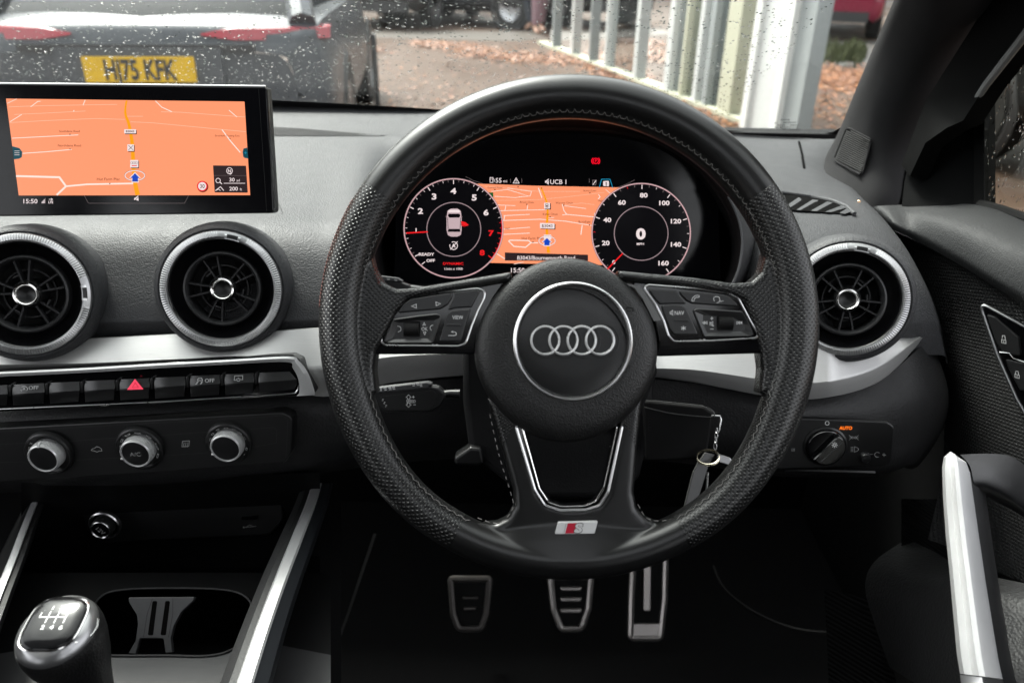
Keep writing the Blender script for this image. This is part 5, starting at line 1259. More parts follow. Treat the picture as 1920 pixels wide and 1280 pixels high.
rows = [[c + m_ @ Vector((p.x * lk, p.y * lk, 9 * lk)) for p in pts], [c + m_ @ Vector((p.x * .95 * lk, p.y * .7 * lk, 20 * lk)) for p in pts], [c + m_ @ Vector((p.x * .9 * lk, p.y * .55 * lk, 22 * lk)) for p in pts]]
b.grid(rows, GLOSS, close_u=True); b.poly(rows[-1], GLOSS); b.build('grip', kn, sharp=20)
b = MB(); b.tube([c + m_ @ Vector((x * lk, -6.5 * lk, 20.5 * lk)) for x in (-24, 0, 28)], 1.5 * lk, mat('grip_edge', .14, .25, .6), n=6); b.build('grip_edge', kn)
b = MB(); hh = .5 * lk
line(b, lf, arc(1551, 793, 3.6, 3.6, n=20), 1.2, PRINT, hh)
text(b, lf, 'AUTO', 1586, 802, 6, emi('auto_orange', (255, 120, 30), 1.3), hh, bold=.03, shear=.1)
for s_ in (-1, 1):
    for a in (-25, 0, 25): line(b, lf, [(1601 + s_ * 4.5, 820 + a * .03), (1601 + s_ * 9, 820 + a * .18)], .8, PRINTD, hh)
    line(b, lf, arc(1601 + s_ * 2.6, 820, 1.6, 1.8, n=12), .8, PRINTD, hh)
line(b, lf, [(1602, 837), (1608, 839), (1610, 842), (1608, 845), (1602, 847)], 1.0, PRINTD, hh, True)
for k in range(4): line(b, lf, [(1595, 838 + k * 2.6), (1600, 838 + k * 2.6)], .9, PRINTD, hh)
for k in range(3): line(b, lf, [(1485 + k * 2.5, 840), (1484 + k * 2.5, 846)], .8, PRINTD, hh)
line(b, lf, [(1632, 851), (1637, 851)], .8, PRINTD, hh); line(b, lf, arc(1645, 852, 5, 4.6, 40, 300, 14), .9, PRINTD, hh); line(b, lf, [(1654, 852), (1661, 852.5)], 1.0, PRINTD, hh); line(b, lf, [(1657.5, 849), (1657.5, 856)], .9, PRINTD, hh)
b.build('lettering', ls)
b = MB(); sun = lf.L(1565, 834, 23 * lk)
for k in range(8):
    a = R(45 * k); b.tube([sun + Vector((3.2 * math.cos(a), 3.2 * math.sin(a), 0)) * lk, sun + Vector((5.4 * math.cos(a), 5.4 * math.sin(a), 0)) * lk], .7 * lk, PRINT, n=5)
b.tube([sun + Vector((2 * math.cos(2 * math.pi * j / 14), 2 * math.sin(2 * math.pi * j / 14), 0)) * lk for j in range(14)], .6 * lk, PRINT, n=5, closed=True); b.build('lamp_symbol', kn)
b = MB(); b.lathe([(11 * lk, 0), (10 * lk, 5 * lk), (8 * lk, 8 * lk), (.1 * lk, 9 * lk)], BTN, c=lf.L(1621, 857, 0), n=32); b.build('dimmer_wheel', ls)

# ================================================================== PEDALS
def pedal(name, label, cx, cy, d, outline, slots, bright, slot_m, arm):
    f = Fr(cx, cy, d, pitch=-8); k = f.u
    t = thing(name, label, 'pedal', f.M, 'foot pedals')
    b = MB(); plate(b, f, outline[0], -8 * k, 0, RUB, r=outline[1], bev=2 * k); b.build('pad', t)
    b = MB(); b.tube([f.L(p.x, p.y, 1 * k) for p in round_poly(outline[0], outline[1], 4)], 6.5 * k, bright, n=8, closed=True); b.build('frame', t)
    if outline[2]:
        b = MB(); plate(b, f, outline[2], -1 * k, 5 * k, bright, r=6, bev=2 * k); b.build('foot_plate', t)
    for s in slots:
        b = MB(); plate(b, f, s, -2 * k, 6 * k, slot_m, r=5, bev=2.5 * k, seg=3); b.build('grip_bar', t)
    b = MB(); b.tube([f.L(cx, cy - 20, -24 * k), f.L(cx, cy - 28, -80 * k), f.L(cx, cy - 40, -170 * k)], 12 * k, BLKM, n=10); b.build('arm', t)
CLD = mat('pedal_steel_shaded', (.13, .12, .115), .45, .8)  # darker copy of the pedal steel, footwell shade put into its colour
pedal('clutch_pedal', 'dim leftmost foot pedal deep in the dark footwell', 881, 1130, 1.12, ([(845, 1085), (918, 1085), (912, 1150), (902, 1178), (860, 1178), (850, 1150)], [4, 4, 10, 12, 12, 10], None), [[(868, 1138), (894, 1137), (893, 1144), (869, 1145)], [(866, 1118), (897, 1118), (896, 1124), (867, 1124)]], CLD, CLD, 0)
pedal('brake_pedal', 'middle foot pedal with bright bars under the wheel', 1071, 1130, 1.10, ([(1032, 1080), (1108, 1080), (1103, 1140), (1090, 1178), (1052, 1178), (1038, 1140)], [4, 4, 14, 12, 12, 14], None), [[(1050, y0), (1092, y0), (1090, y0 + 9), (1051, y0 + 9)] for y0 in (1099, 1119, 1140)], PEDAL, PEDAL, 0)
pedal('accelerator_pedal', 'long rightmost foot pedal of scuffed bright steel', 1215, 1120, 1.08, ([(1188, 1035), (1248, 1035), (1246, 1120), (1238, 1195), (1182, 1195), (1184, 1120)], [4, 4, 10, 8, 8, 10], [(1183, 1168), (1240, 1168), (1238, 1194), (1182, 1194)]), [[(1207, 1050), (1222, 1050), (1221, 1146), (1206, 1146)]], PEDAL, PEDAL, 0)
# ================================================================== DRIVER DOOR
DR = Idf(P(1830, 700, .72)); LD = lambda x, y, d: P(x, y, d) - DR.o
door = thing('door_card', 'driver door with a silver grab handle and black pyramid textured panel', 'car door', DR.M)
def pyramid():
    m, nt, b = nodes_of('pyramid_trim'); L = nt.links.new
    tc = N(nt, 'ShaderNodeTexCoord'); sp = N(nt, 'ShaderNodeSeparateXYZ'); L(tc.outputs['Object'], sp.inputs[0])
    cb = N(nt, 'ShaderNodeCombineXYZ'); L(sp.outputs[1], cb.inputs[0]); L(sp.outputs[2], cb.inputs[1])
    mp = N(nt, 'ShaderNodeMapping'); mp.inputs['Scale'].default_value = (190, 300, 1); mp.inputs['Rotation'].default_value = (0, 0, .5); L(cb.outputs[0], mp.inputs['Vector'])
    v = N(nt, 'ShaderNodeTexVoronoi', voronoi_dimensions='2D', distance='CHEBYCHEV', i_Scale=1.0, i_Randomness=0.0); L(mp.outputs[0], v.inputs['Vector'])
    bp = N(nt, 'ShaderNodeBump', i_Strength=0.9, i_Distance=0.002); bp.invert = True; L(v.outputs['Distance'], bp.inputs['Height']); L(bp.outputs[0], b.inputs['Normal'])
    b.inputs['Base Color'].default_value = (0.016, 0.016, 0.0165, 1); b.inputs['Roughness'].default_value = 0.5; b.inputs['Specular IOR Level'].default_value = .4
    return m
PYR = pyramid()
DA = [(1636, 388, .905), (1700, 384, .89), (1780, 382, .86), (1850, 386, .81), (1925, 408, .75), (2010, 438, .69)]
DB = [(1642, 396, .895), (1706, 402, .86), (1780, 416, .80), (1850, 440, .75), (1930, 478, .70), (2010, 520, .65)]
DC = [(1658, 414, .88), (1716, 434, .84), (1790, 470, .78), (1860, 512, .73), (1930, 555, .69), (2010, 602, .645)]
DD = [(1668, 430, .88), (1724, 455, .842), (1796, 494, .785), (1864, 537, .738), (1935, 582, .70), (2010, 630, .655)]
DE = [(1674, 440, .90), (1730, 464, .86), (1800, 504, .80), (1868, 548, .752), (1940, 592, .712), (2010, 640, .665)]
DF = [(1735, 560, .885), (1775, 580, .85), (1825, 610, .80), (1885, 650, .752), (1945, 690, .712), (2010, 730, .67)]
DG = [(1766, 720, .88), (1792, 735, .845), (1835, 760, .80), (1888, 790, .755), (1948, 820, .715), (2010, 850, .675)]
DH = [(1768, 870, .88), (1795, 880, .85), (1838, 900, .80), (1890, 920, .76), (1948, 945, .72), (2010, 970, .68)]
DI = [(1740, 1010, .88), (1790, 1030, .85), (1838, 1060, .80), (1890, 1080, .76), (1948, 1100, .72), (2010, 1120, .68)]
pre = [[LD(x - 16, y + 14, d + .2) for x, y, d in r[:1]] + [LD(*p) for p in r] for r in (DA, DB, DC, DD)]
b = MB(); b.grid(catmull_grid(pre, 6, 6), DASHD); pad = b.build('top_pad', door, sharp=60)
b = MB(); b.grid(catmull_grid([[LD(*p) for p in r] for r in (DD, DE, DF, DG, DH, DI)], 6, 6), PYR); b.build('textured_panel', door, sharp=60)
# lower pocket
PK = [[(1700, 1010, .90), (1745, 1030, .86), (1800, 1062, .78), (1860, 1080, .72), (2010, 1110, .66)],
      [(1640, 1052, .88), (1700, 1068, .81), (1760, 1090, .75), (1830, 1110, .70), (2010, 1140, .64)],
      [(1622, 1100, .87), (1690, 1120, .79), (1760, 1150, .73), (1830, 1180, .68), (2010, 1200, .62)],
      [(1640, 1170, .86), (1706, 1200, .77), (1772, 1230, .71), (1840, 1250, .66), (2010, 1270, .60)],
      [(1668, 1250, .85), (1716, 1280, .76), (1780, 1310, .70), (1850, 1320, .65), (2010, 1340, .59)]]
b = MB(); b.grid(catmull_grid([[LD(*p) for p in r] for r in PK], 6, 6), mat('pocket_plastic', (.019, .019, .0195), .5, bump=('grain', 420, .5, .0008), spec=.35)); b.build('door_pocket', door, sharp=60)
b = MB(); rows = [[LD(x, y, d) for x, y, d in r] for r in ([(1545, 1105, .95), (1590, 1112, .93), (1622, 1120, .91), (1640, 1130, .90)], [(1550, 1200, .94), (1600, 1205, .92), (1650, 1215, .90), (1670, 1230, .885)], [(1555, 1300, .93), (1610, 1305, .91), (1670, 1310, .89), (1690, 1320, .875)])]
def mesh_mat(name, s):
    m, nt, bs = nodes_of(name); L = nt.links.new
    tc = N(nt, 'ShaderNodeTexCoord'); wv = N(nt, 'ShaderNodeTexWave', i_Scale=s, wave_type='BANDS', bands_direction='DIAGONAL'); L(tc.outputs['Object'], wv.inputs['Vector'])
    bp = N(nt, 'ShaderNodeBump', i_Strength=.8, i_Distance=.0015); L(wv.outputs['Fac'], bp.inputs['Height']); L(bp.outputs[0], bs.inputs['Normal'])
    cr = N(nt, 'ShaderNodeMixRGB'); cr.inputs[1].default_value = (.002, .002, .002, 1); cr.inputs[2].default_value = (.0035, .0035, .0037, 1); L(wv.outputs['Fac'], cr.inputs[0]); L(cr.outputs[0], bs.inputs['Base Color'])
    bs.inputs['Roughness'].default_value = .6; bs.inputs['Specular IOR Level'].default_value = .08
    return m
b.grid(rows, mesh_mat('speaker_mesh', 80)); b.build('speaker_grille', door, sharp=60)
b = MB(); rows = [[LD(x, y, d) for x in (1690, 1760, 1830, 1960)] for y, d in ((935, .90), (1010, .89), (1070, .88))]; b.grid(rows, mesh_mat('ribbed_trim', 95)); b.build('ribbed_panel', door)
# silver grab handle
ST = [(846, 1782, 1796, .605), (856, 1770, 1812, .60), (876, 1766.5, 1820, .595), (930, 1768, 1828, .588), (1000, 1773, 1838, .575), (1080, 1781, 1850, .56), (1160, 1788, 1863, .545), (1225, 1794, 1874, .533), (1262, 1800, 1882, .526)]
rows = []
for y, xl, xr, d in ST:
    w = xr - xl
    dp = {0: .020, .04: .006, .10: .001, .28: 0.0, .36: -.0035, .44: -.0085, .58: -.0095, .66: -.008, .9: .001, .97: .005, 1.0: .022}
    rows.append([LD(xl + w * t, y + 10 * t, d + e) for t, e in dp.items()])
b = MB(); b.grid(rows, ALUY); gh = b.build('grab_handle', door, sharp=18)
b = MB(); b.grid([[p for p in rows[0]], [LD(1789, 850, .63)] * len(rows[0])], ALUY); b.build('handle_tip', gh)
b = MB(); rows2 = [[LD(xl + (xr - xl) * t, y + 10 * t, d + e) for t, e in ((0, .004), (.2, -.002), (.5, -.009), (.9, .0), (1, .01))] for y, xl, xr, d in ((1264, 1800, 1882, .526), (1275, 1801, 1885, .524), (1300, 1806, 1890, .52))]; b.grid(rows2, SATIN); b.build('handle_foot', gh)
# the black arm the handle wraps round
HB_ = mat('handle_plastic', (.008, .008, .0085), .42, bump=('noise', 800, .1, .0003))
ah = [[(1800, 852, .612), (1850, 850, .625), (1895, 855, .64), (1930, 880, .65), (1960, 920, .65), (2000, 940, .64)],
      [(1818, 872, .605), (1860, 880, .612), (1895, 895, .622), (1925, 918, .632), (1955, 950, .635), (2000, 966, .63)],
      [(1826, 905, .600), (1850, 912, .605), (1890, 932, .615), (1920, 955, .628), (1950, 975, .632), (2000, 985, .63)],
      [(1832, 925, .61), (1850, 930, .63), (1885, 948, .65), (1918, 968, .66), (1950, 985, .66), (2000, 995, .65)]]
b = MB(); b.grid(catmull_grid([[LD(*p) for p in r] for r in ah], 5, 5), HB_)
st2 = [[LD(xr - 2, y + 10, d + .006), LD(xr + 10, y + 10, d + .012), LD(xr + 22, y + 10, d + .03), LD(xr + 20, y + 10, d + .07)] for y, xl, xr, d in ST[2:]]
st2.append([LD(1888, 1310, .53), LD(1900, 1310, .54), LD(1914, 1310, .56), LD(1912, 1310, .6)])
b.grid(st2, HB_); b.build('handle_arm', door, sharp=50)
# mirror and lock switches
mf = Fr(1890, 680, .735, pitch=8, yaw=-48); mk = mf.u
b = MB(); out = [(1836, 566), (1990, 650), (1990, 860), (1940, 806), (1905, 745), (1870, 665)]
plate(b, mf, out, -6 * mk, 2 * mk, GLOSS, r=[8, 2, 2, 10, 20, 20], bev=1 * mk); mp_o = b.build('switch_panel', door); mp_o.matrix_local = door.matrix_world.inverted() @ mf.M
b = MB(); b.tube([mf.L(p.x, p.y, 2.5 * mk) for p in round_poly(out, [8, 2, 2, 10, 20, 20], 6)], 3.2 * mk, SATIN, n=8, closed=True); b.build('silver_outline', mp_o)
for pts in ([(1848, 588), (1866, 594), (1910, 632), (1914, 668), (1880, 662), (1866, 640)], [(1882, 672), (1918, 680), (1960, 700), (1960, 740), (1912, 732), (1896, 704)]):
    b = MB(); plate(b, mf, pts, 0, 6 * mk, BTN, r=5, bev=2 * mk); b.build('lock_switch', mp_o)
b = MB()
for x, y, o_ in ((1882, 637, 1), (1907, 702, 0)):
    line(b, mf, [(x - 4, y - 1), (x + 4, y + 1), (x + 4, y + 7), (x - 4, y + 5)], 1.0, PRINT, 6.3 * mk, True); line(b, mf, [(x - 3, y - 1 - 2 * o_), (x - 2.6, y - 6 - 2 * o_), (x + 2, y - 6 - 2 * o_), (x + 3, y)], 1.0, PRINT, 6.3 * mk); line(b, mf, [(x, y + 1.5), (x, y + 4.5)], 1, PRINT, 6.3 * mk)
b.build('lock_symbol', mp_o)
b = MB(); b.tube([mf.L(*p, 6 * mk) for p in ((1874, 660), (1892, 662), (1900, 672), (1925, 680))], 1.2 * mk, SATIN, n=6); b.build('switch_edge', mp_o)
# lock pin bezel on the pad
b = MB(); b.lathe([(.011, 0), (.0105, .002), (.008, .0025), (.007, .0005), (.0001, .0005)], SMOOTHD, c=LD(1826, 402, .812), n=28, sx=1.3, sy=.9, mx=Matrix.Rotation(R(-20), 3, 'Y')); b.build('lock_pin', door)
# window frame and mirror triangle
BT = mat('frame_black', (.0014, .0014, .0015), .7, spec=.06)
MT_ = mat('mirror_triangle', (.0035, .0036, .0038), .7, spec=.02)
def sheetp(pts, m, name, th=.02):
    b = MB(); f0 = [LD(*p) for p in pts]; n_ = (f0[1] - f0[0]).cross(f0[2] - f0[0]).normalized()
    if n_.dot(C0 - DR.o - f0[0]) < 0: n_ = -n_
    back = [p - n_ * th for p in f0]; b.poly(f0, m); b.poly(back, m); b.grid([f0, back], m, close_u=True); return b.build(name, door)
sheetp([(1690, 392, .885), (1696, 340, .90), (1718, 260, .905), (1742, 200, .905), (1830, 190, .86), (1828, 388, .835), (1760, 389, .86)], MT_, 'mirror_triangle')
sheetp([(1826, 180, .855), (1846, 170, .845), (1846, 388, .822), (1826, 388, .832)], BT, 'window_channel')
sheetp([(1846, 150, .842), (1856, 175, .838), (1853, 375, .82), (1846, 388, .82)], RUB, 'window_seal')
sheetp([(1690, 310, .90), (1735, 190, .87), (1862, -10, .765), (1930, -120, .72), (2080, -330, .54), (2230, -330, .52), (1990, -20, .70), (1920, 66, .745), (1848, 160, .80), (1806, 226, .815), (1775, 240, .825), (1735, 268, .85), (1706, 330, .88)], BT, 'window_frame')
b = MB(); b.tube([LD(*p) for p in [(1990, -25, .69), (1922, 66, .738), (1850, 158, .795), (1812, 215, .828), (1804, 226, .832)]], [.0045, .0045, .004, .003, .001], mat('weather_strip', (.12, .12, .12), .5), n=8); b.build('weather_strip', door)
b = MB(); b.tube([LD(*p) for p in [(1838, 383, .825), (1880, 394, .79), (1925, 410, .75), (2010, 440, .69)]], .005, RUB, n=8); b.build('sill_seal', door)

# ---- side window glass with its own rain
GLASS = None
def thin_glass(name, tint, refl):
    m = bpy.data.materials.new(name); m.use_nodes = True; nt = m.node_tree; nt.nodes.clear(); L = nt.links.new
    out = N(nt, 'ShaderNodeOutputMaterial'); mx = N(nt, 'ShaderNodeMixShader'); tr = N(nt, 'ShaderNodeBsdfTransparent'); gl = N(nt, 'ShaderNodeBsdfGlossy')
    tr.inputs['Color'].default_value = (*tint, 1); gl.inputs['Roughness'].default_value = 0.01; gl.inputs['Color'].default_value = (1, 1, 1, 1)
    fr = N(nt, 'ShaderNodeFresnel', i_IOR=1.45); mm = N(nt, 'ShaderNodeMath', operation='MULTIPLY'); mm.inputs[1].default_value = refl
    L(fr.outputs[0], mm.inputs[0]); L(mm.outputs[0], mx.inputs[0]); L(tr.outputs[0], mx.inputs[1]); L(gl.outputs[0], mx.inputs[2]); L(mx.outputs[0], out.inputs[0])
    return m
WGL = thin_glass('window_glass', (.84, .88, .84), .1)
SGL = thin_glass('side_glass', (.55, .56, .50), .6)
def WATERM():
    m = bpy.data.materials.new('rain_water'); m.use_nodes = True; nt = m.node_tree; b = nt.nodes['Principled BSDF']
    b.inputs['Transmission Weight'].default_value = 1; b.inputs['Roughness'].default_value = 0; b.inputs['IOR'].default_value = 1.33; b.inputs['Base Color'].default_value = (1, 1, 1, 1)
    return m
WATER = WATERM()
sg = [LD(1846, 140, .836), LD(2010, -40, .69), LD(2010, 445, .69), LD(1846, 392, .822)]
b = MB(); b.add(sg, [(0, 1, 2, 3)], SGL); b.build('side_window', door)
def drop(b, c, ex, ey, ez, r, st=1.0, hgt=.55, jit=None):
    n = 12; rows = []; ph = rnd.uniform(0, 6)
    for rr, z in ((1.0, 0.0), (.94, .2), (.8, .46), (.6, .70), (.36, .89), (.15, .98)):
        rows.append([c + (ex * math.cos(2 * math.pi * j / n) + ey * st * math.sin(2 * math.pi * j / n)) * (r * rr * (1 + .13 * math.sin(2 * 2 * math.pi * j / n + ph))) + ez * (r * hgt * z) for j in range(n)])
    base = len(b.v)
    b.grid(rows, WATER, close_u=True); b.add(rows[-1], [tuple(range(n))], WATER); b.add(rows[0], [tuple(range(n))], WATER)
b = MB(); e1 = (sg[1] - sg[0]).normalized(); nrm = (sg[1] - sg[0]).cross(sg[3] - sg[0]).normalized()
if nrm.x < 0: nrm = -nrm
e2 = nrm.cross(e1).normalized()
for i in range(420):
    s, t = rnd.random(), rnd.random(); p = (sg[0] * (1 - s) + sg[1] * s) * (1 - t) + (sg[3] * (1 - s) + sg[2] * s) * t
    dn = Vector((0, .25, -1)); dn = (dn - nrm * dn.dot(nrm)).normalized(); ac = nrm.cross(dn)
    drop(b, p + nrm * .0015, ac, dn, nrm, rnd.uniform(.0006, .0012), rnd.uniform(1.0, 2.6))
so = b.build('side_window_rain', None, DR.M); tag(so, 'rain drops streaked on the driver side window', 'rain drops', kind='stuff')

# ================================================================== WINDSCREEN PILLAR
PO = Idf(P(1660, 250, .95)); LPi = lambda x, y, d: P(x, y, d) - PO.o
pil = thing('windscreen_pillar', 'grey fabric windscreen pillar with a small tweeter grille near its foot', 'pillar', PO.M)
PR = [[(1880, -420, .50), (1885, -410, .47), (1910, -400, .46), (1960, -385, .47), (2010, -370, .50), (2070, -350, .58)],
      [(1730, -130, .70), (1752, -125, .665), (1790, -118, .65), (1850, -105, .66), (1900, -90, .70), (1960, -70, .80)],
      [(1678, 0, .83), (1708, 10, .79), (1760, 24, .77), (1822, 30, .775), (1862, 34, .81), (1905, 50, .90)],
      [(1640, 88, .93), (1668, 100, .885), (1716, 118, .865), (1772, 126, .87), (1806, 130, .905), (1840, 150, .98)],
      [(1605, 172, 1.0), (1634, 190, .95), (1680, 208, .93), (1732, 216, .935), (1762, 222, .965), (1790, 240, 1.03)],
      [(1574, 248, 1.05), (1604, 268, .99), (1648, 288, .965), (1692, 300, .97), (1722, 304, 1.0), (1748, 310, 1.06)],
      [(1545, 300, 1.08), (1575, 330, 1.0), (1628, 362, .955), (1674, 372, .955), (1704, 374, .985), (1730, 376, 1.05)],
      [(1518, 322, 1.09), (1548, 362, 1.01), (1606, 402, .955), (1664, 404, .95), (1696, 402, .975), (1722, 400, 1.04)]]
pr = [[LPi(r[0][0] + 2, r[0][1], r[0][2] + .12)] + [LPi(*p) for p in r] for r in PR]
pd = catmull_grid(pr, 6, 6)
b = MB(); b.grid(pd, FABRIC); b.build('pillar_trim', pil, sharp=60)
PS = []
for r in pd:
    for p in r:
        w = p + PO.o - C0; dd = w.dot(_F); PS.append((CXP + w.dot(_R) / dd * FPX, CYP - w.dot(_U) / dd * FPX, dd))
_pdd = depth_finder(pd, PO.o)
def pil_d(x, y):
    d = _pdd(x, y)
    return d if d is not None else min(PS, key=lambda q: (q[0] - x) ** 2 + (q[1] - y) ** 2)[2]
b = MB(); gp_ = round_poly([(1588, 238), (1634, 262), (1616, 327), (1563, 300)], [8, 6, 6, 6], 5)
ft = lambda x, y, k: LPi(x, y, pil_d(x, y) - k)
b.poly([ft(p.x, p.y, .0035) for p in gp_], mat('tweeter_dark', .004, .8)); b.tube([ft(p.x, p.y, .0035) for p in gp_], .0012, FABRIC, n=6, closed=True)
TW = mat('tweeter_slat', (.008, .008, .0083), .6, spec=.1)
for k in range(17):
    t = (k + .6) / 17.3; a = Vector((1588, 240)).lerp(Vector((1564, 299)), t); c_ = Vector((1633, 263)).lerp(Vector((1616, 325)), t)
    if k == 0: a = a.lerp(c_, .15)
    b.tube([ft(*a.lerp(c_, s), .005) for s in (.03, .35, .65, .97)], .00085, TW, n=5)
b.tube([ft(1566, 302, .0055), ft(1590, 315, .0055), ft(1612, 327, .0055)], .0012, FABRIC, n=6)
b.build('tweeter_grille', pil)
# door seal strip behind the pillar
SS = [[(2040, -330, .52), (2080, -320, .53), (2140, -330, .55)], [(1862, 20, .80), (1890, -20, .80), (1960, -90, .80)], [(1800, 120, .90), (1820, 130, .92), (1850, 150, 1.0)], [(1745, 215, .955), (1765, 225, .97), (1790, 245, 1.02)], [(1702, 310, .975), (1722, 320, .98), (1750, 330, 1.03)], [(1690, 395, .955), (1712, 395, .96), (1740, 395, 1.0)]]
b = MB(); b.grid(catmull_grid([[LPi(*p) for p in r] for r in SS], 5, 5), BT); b.build('door_seal', pil, sharp=60)

# ================================================================== WINDSCREEN AND RAIN
wb = P(700, 203, 1.2); wn = Vector((0, .469, .883)).normalized(); wdn = Vector((0, .883, -.469))
WO = wb.copy(); wx0, wx1 = -1.25, .78
WI = Idf(WO)
ws = thing('windscreen', 'rain spotted windscreen above the dashboard', 'windscreen', WI.M)
b = MB(); up0, up1 = -.16, .98
vs = [Vector((wx0, 0, 0)) - wdn * up0 * -1 * 0 + wdn * .14, Vector((wx1, 0, 0)) + wdn * .14, Vector((wx1, 0, 0)) - wdn * up1, Vector((wx0, 0, 0)) - wdn * up1]
b.add(vs, [(0, 1, 2, 3)], WGL); b.build('glass', ws)
def wpt(px, py, off=0.0):
    r = ray(px, py); t = (WO - C0).dot(wn) / r.dot(wn); return C0 + r * t - WO + wn * off
FRIT = mat('frit_black', (.012, .012, .013), .5)
b = MB(); tp = [(-200, 176), (0, 180), (500, 186), (640, 193), (780, 201), (1060, 220), (1400, 246), (1460, 252), (1520, 252), (1562, 246), (1580, 236)]; 
bt = [(-200, 200), (0, 202), (500, 208), (640, 215), (780, 222), (1060, 240), (1400, 266), (1460, 272), (1520, 274), (1562, 280), (1580, 290)]
b.grid([[wpt(*p, -.001) for p in tp], [wpt(*p, -.001) for p in bt]], FRIT); b.build('black_border', ws)
b = MB(); 
for k, (x, y, w_) in enumerate([(1473, 224, 18), (1455, 230, 6), (1484, 229, 30), (1478, 234, 40), (1476, 238, 44), (1484, 242, 34)]):
    n_ = max(2, int(w_ / 4))
    for j in range(n_):
        xa = x - w_ / 2 + j * w_ / n_
        if rnd.random() < .85: b.grid([[wpt(xa, y - 1.1, -.0008), wpt(xa + w_ / n_ * rnd.uniform(.4, .8), y - 1.1, -.0008)], [wpt(xa, y + 1, -.0008), wpt(xa + w_ / n_ * rnd.uniform(.4, .8), y + 1, -.0008)]], mat('etched_mark', (.02, .03, .03), .6))
b.build('etched_mark', ws, smooth=False)
b = MB()
cnt = 0
while cnt < 9500:
    x = rnd.uniform(-.98, .56); y = rnd.uniform(-.01, .50)
    dens = .9 if x < .0 else 1.0
    if rnd.random() > dens: continue
    r = .00055 + .0011 * rnd.random() ** 1.3 + (.0007 * rnd.random() if rnd.random() < .07 else 0)
    p = Vector((x, 0, 0)) - wdn * y + wn * .0012
    drop(b, p, Vector((1, 0, 0)), wdn, wn, r, rnd.uniform(.95, 1.25), rnd.uniform(.18, .3)); cnt += 1
ro = b.build('windscreen_rain', None, WI.M); tag(ro, 'countless rain drops beaded over the windscreen glass', 'rain drops', kind='stuff')

# ================================================================== CABIN SHELL
cab = thing('car_cabin', 'dark car interior floor and roof round the footwell', 'car body', Matrix.Translation((0, 0, .2)))
def cbox(name, x0, x1, y0, y1, z0, z1, m):
    b = MB(); b.box(((x0 + x1) / 2, (y0 + y1) / 2, (z0 + z1) / 2 - .2), (x1 - x0, y1 - y0, z1 - z0), m); return b.build(name, cab)
cbox('floor', -1.1, .66, -1.7, 1.3, .14, .20, CARPET)
cbox('bulkhead', -1.1, .66, 1.3, 1.34, .14, .985, BLKM)
SRX0, SRX1, SRY0, SRY1 = -.36, .44, -.50, -.02
cbox('roof', -1.1, .66, SRY1, .36, 1.50, 1.56, LINER); cbox('roof', -1.1, .66, -1.7, SRY0, 1.50, 1.56, LINER); cbox('roof', -1.1, SRX0, SRY0, SRY1, 1.501, 1.559, LINER); cbox('roof', SRX1, .66, SRY0, SRY1, 1.501, 1.559, LINER)
b = MB(); b.add([(SRX0, SRY0, 1.33), (SRX1, SRY0, 1.33), (SRX1, SRY1, 1.33), (SRX0, SRY1, 1.33)], [(0, 1, 2, 3)], thin_glass('sunroof_glass', (.92, .93, .92), .15)); b.build('sunroof_glass', cab)
cbox('closed_rear_panel', -1.1, .66, -1.74, -1.7, .14, 1.56, BLKM)  # unseen rear, closed without a window to cut light from behind
cbox('side_panel', -1.14, -1.1, -1.7, 1.3, .14, .98, BLKM)
cbox('side_panel', .62, .66, -1.7, 1.3, .14, .93, BLKM)
cbox('side_post', -1.14, -1.1, -.75, -.5, .98, 1.5, BLKM)
cbox('side_post', .62, .66, -.75, -.5, .93, 1.5, BLKM)
# footwell side trims in view
b = MB(); f0 = Idf((0, 0, .2))
rows = [[P(x, y, d) - f0.o for x, y, d in r] for r in ([(1345, 1085, 1.18), (1420, 1150, 1.16), (1520, 1180, 1.14), (1600, 1170, 1.1)], [(1340, 1105, 1.19), (1400, 1170, 1.17), (1510, 1215, 1.15), (1600, 1220, 1.1)])]
b.tube([P(x, y, d) - f0.o for x, y, d in smooth_open([Vector(p) for p in [(1338, 1060, 1.2), (1360, 1105, 1.18), (1420, 1150, 1.16), (1490, 1178, 1.14), (1560, 1186, 1.1)]], 5)], .0022, BLKM, n=8); b.build('sill_edge', cab)
b = MB(); b.grid([[P(x, y, d) - f0.o for x, y, d in r] for r in ([(600, 1290, 1.1), (650, 1150, 1.15), (700, 1000, 1.2)], [(604, 1290, 1.09), (655, 1150, 1.14), (706, 1000, 1.19)])], BLK); b.build('tunnel_edge', cab)
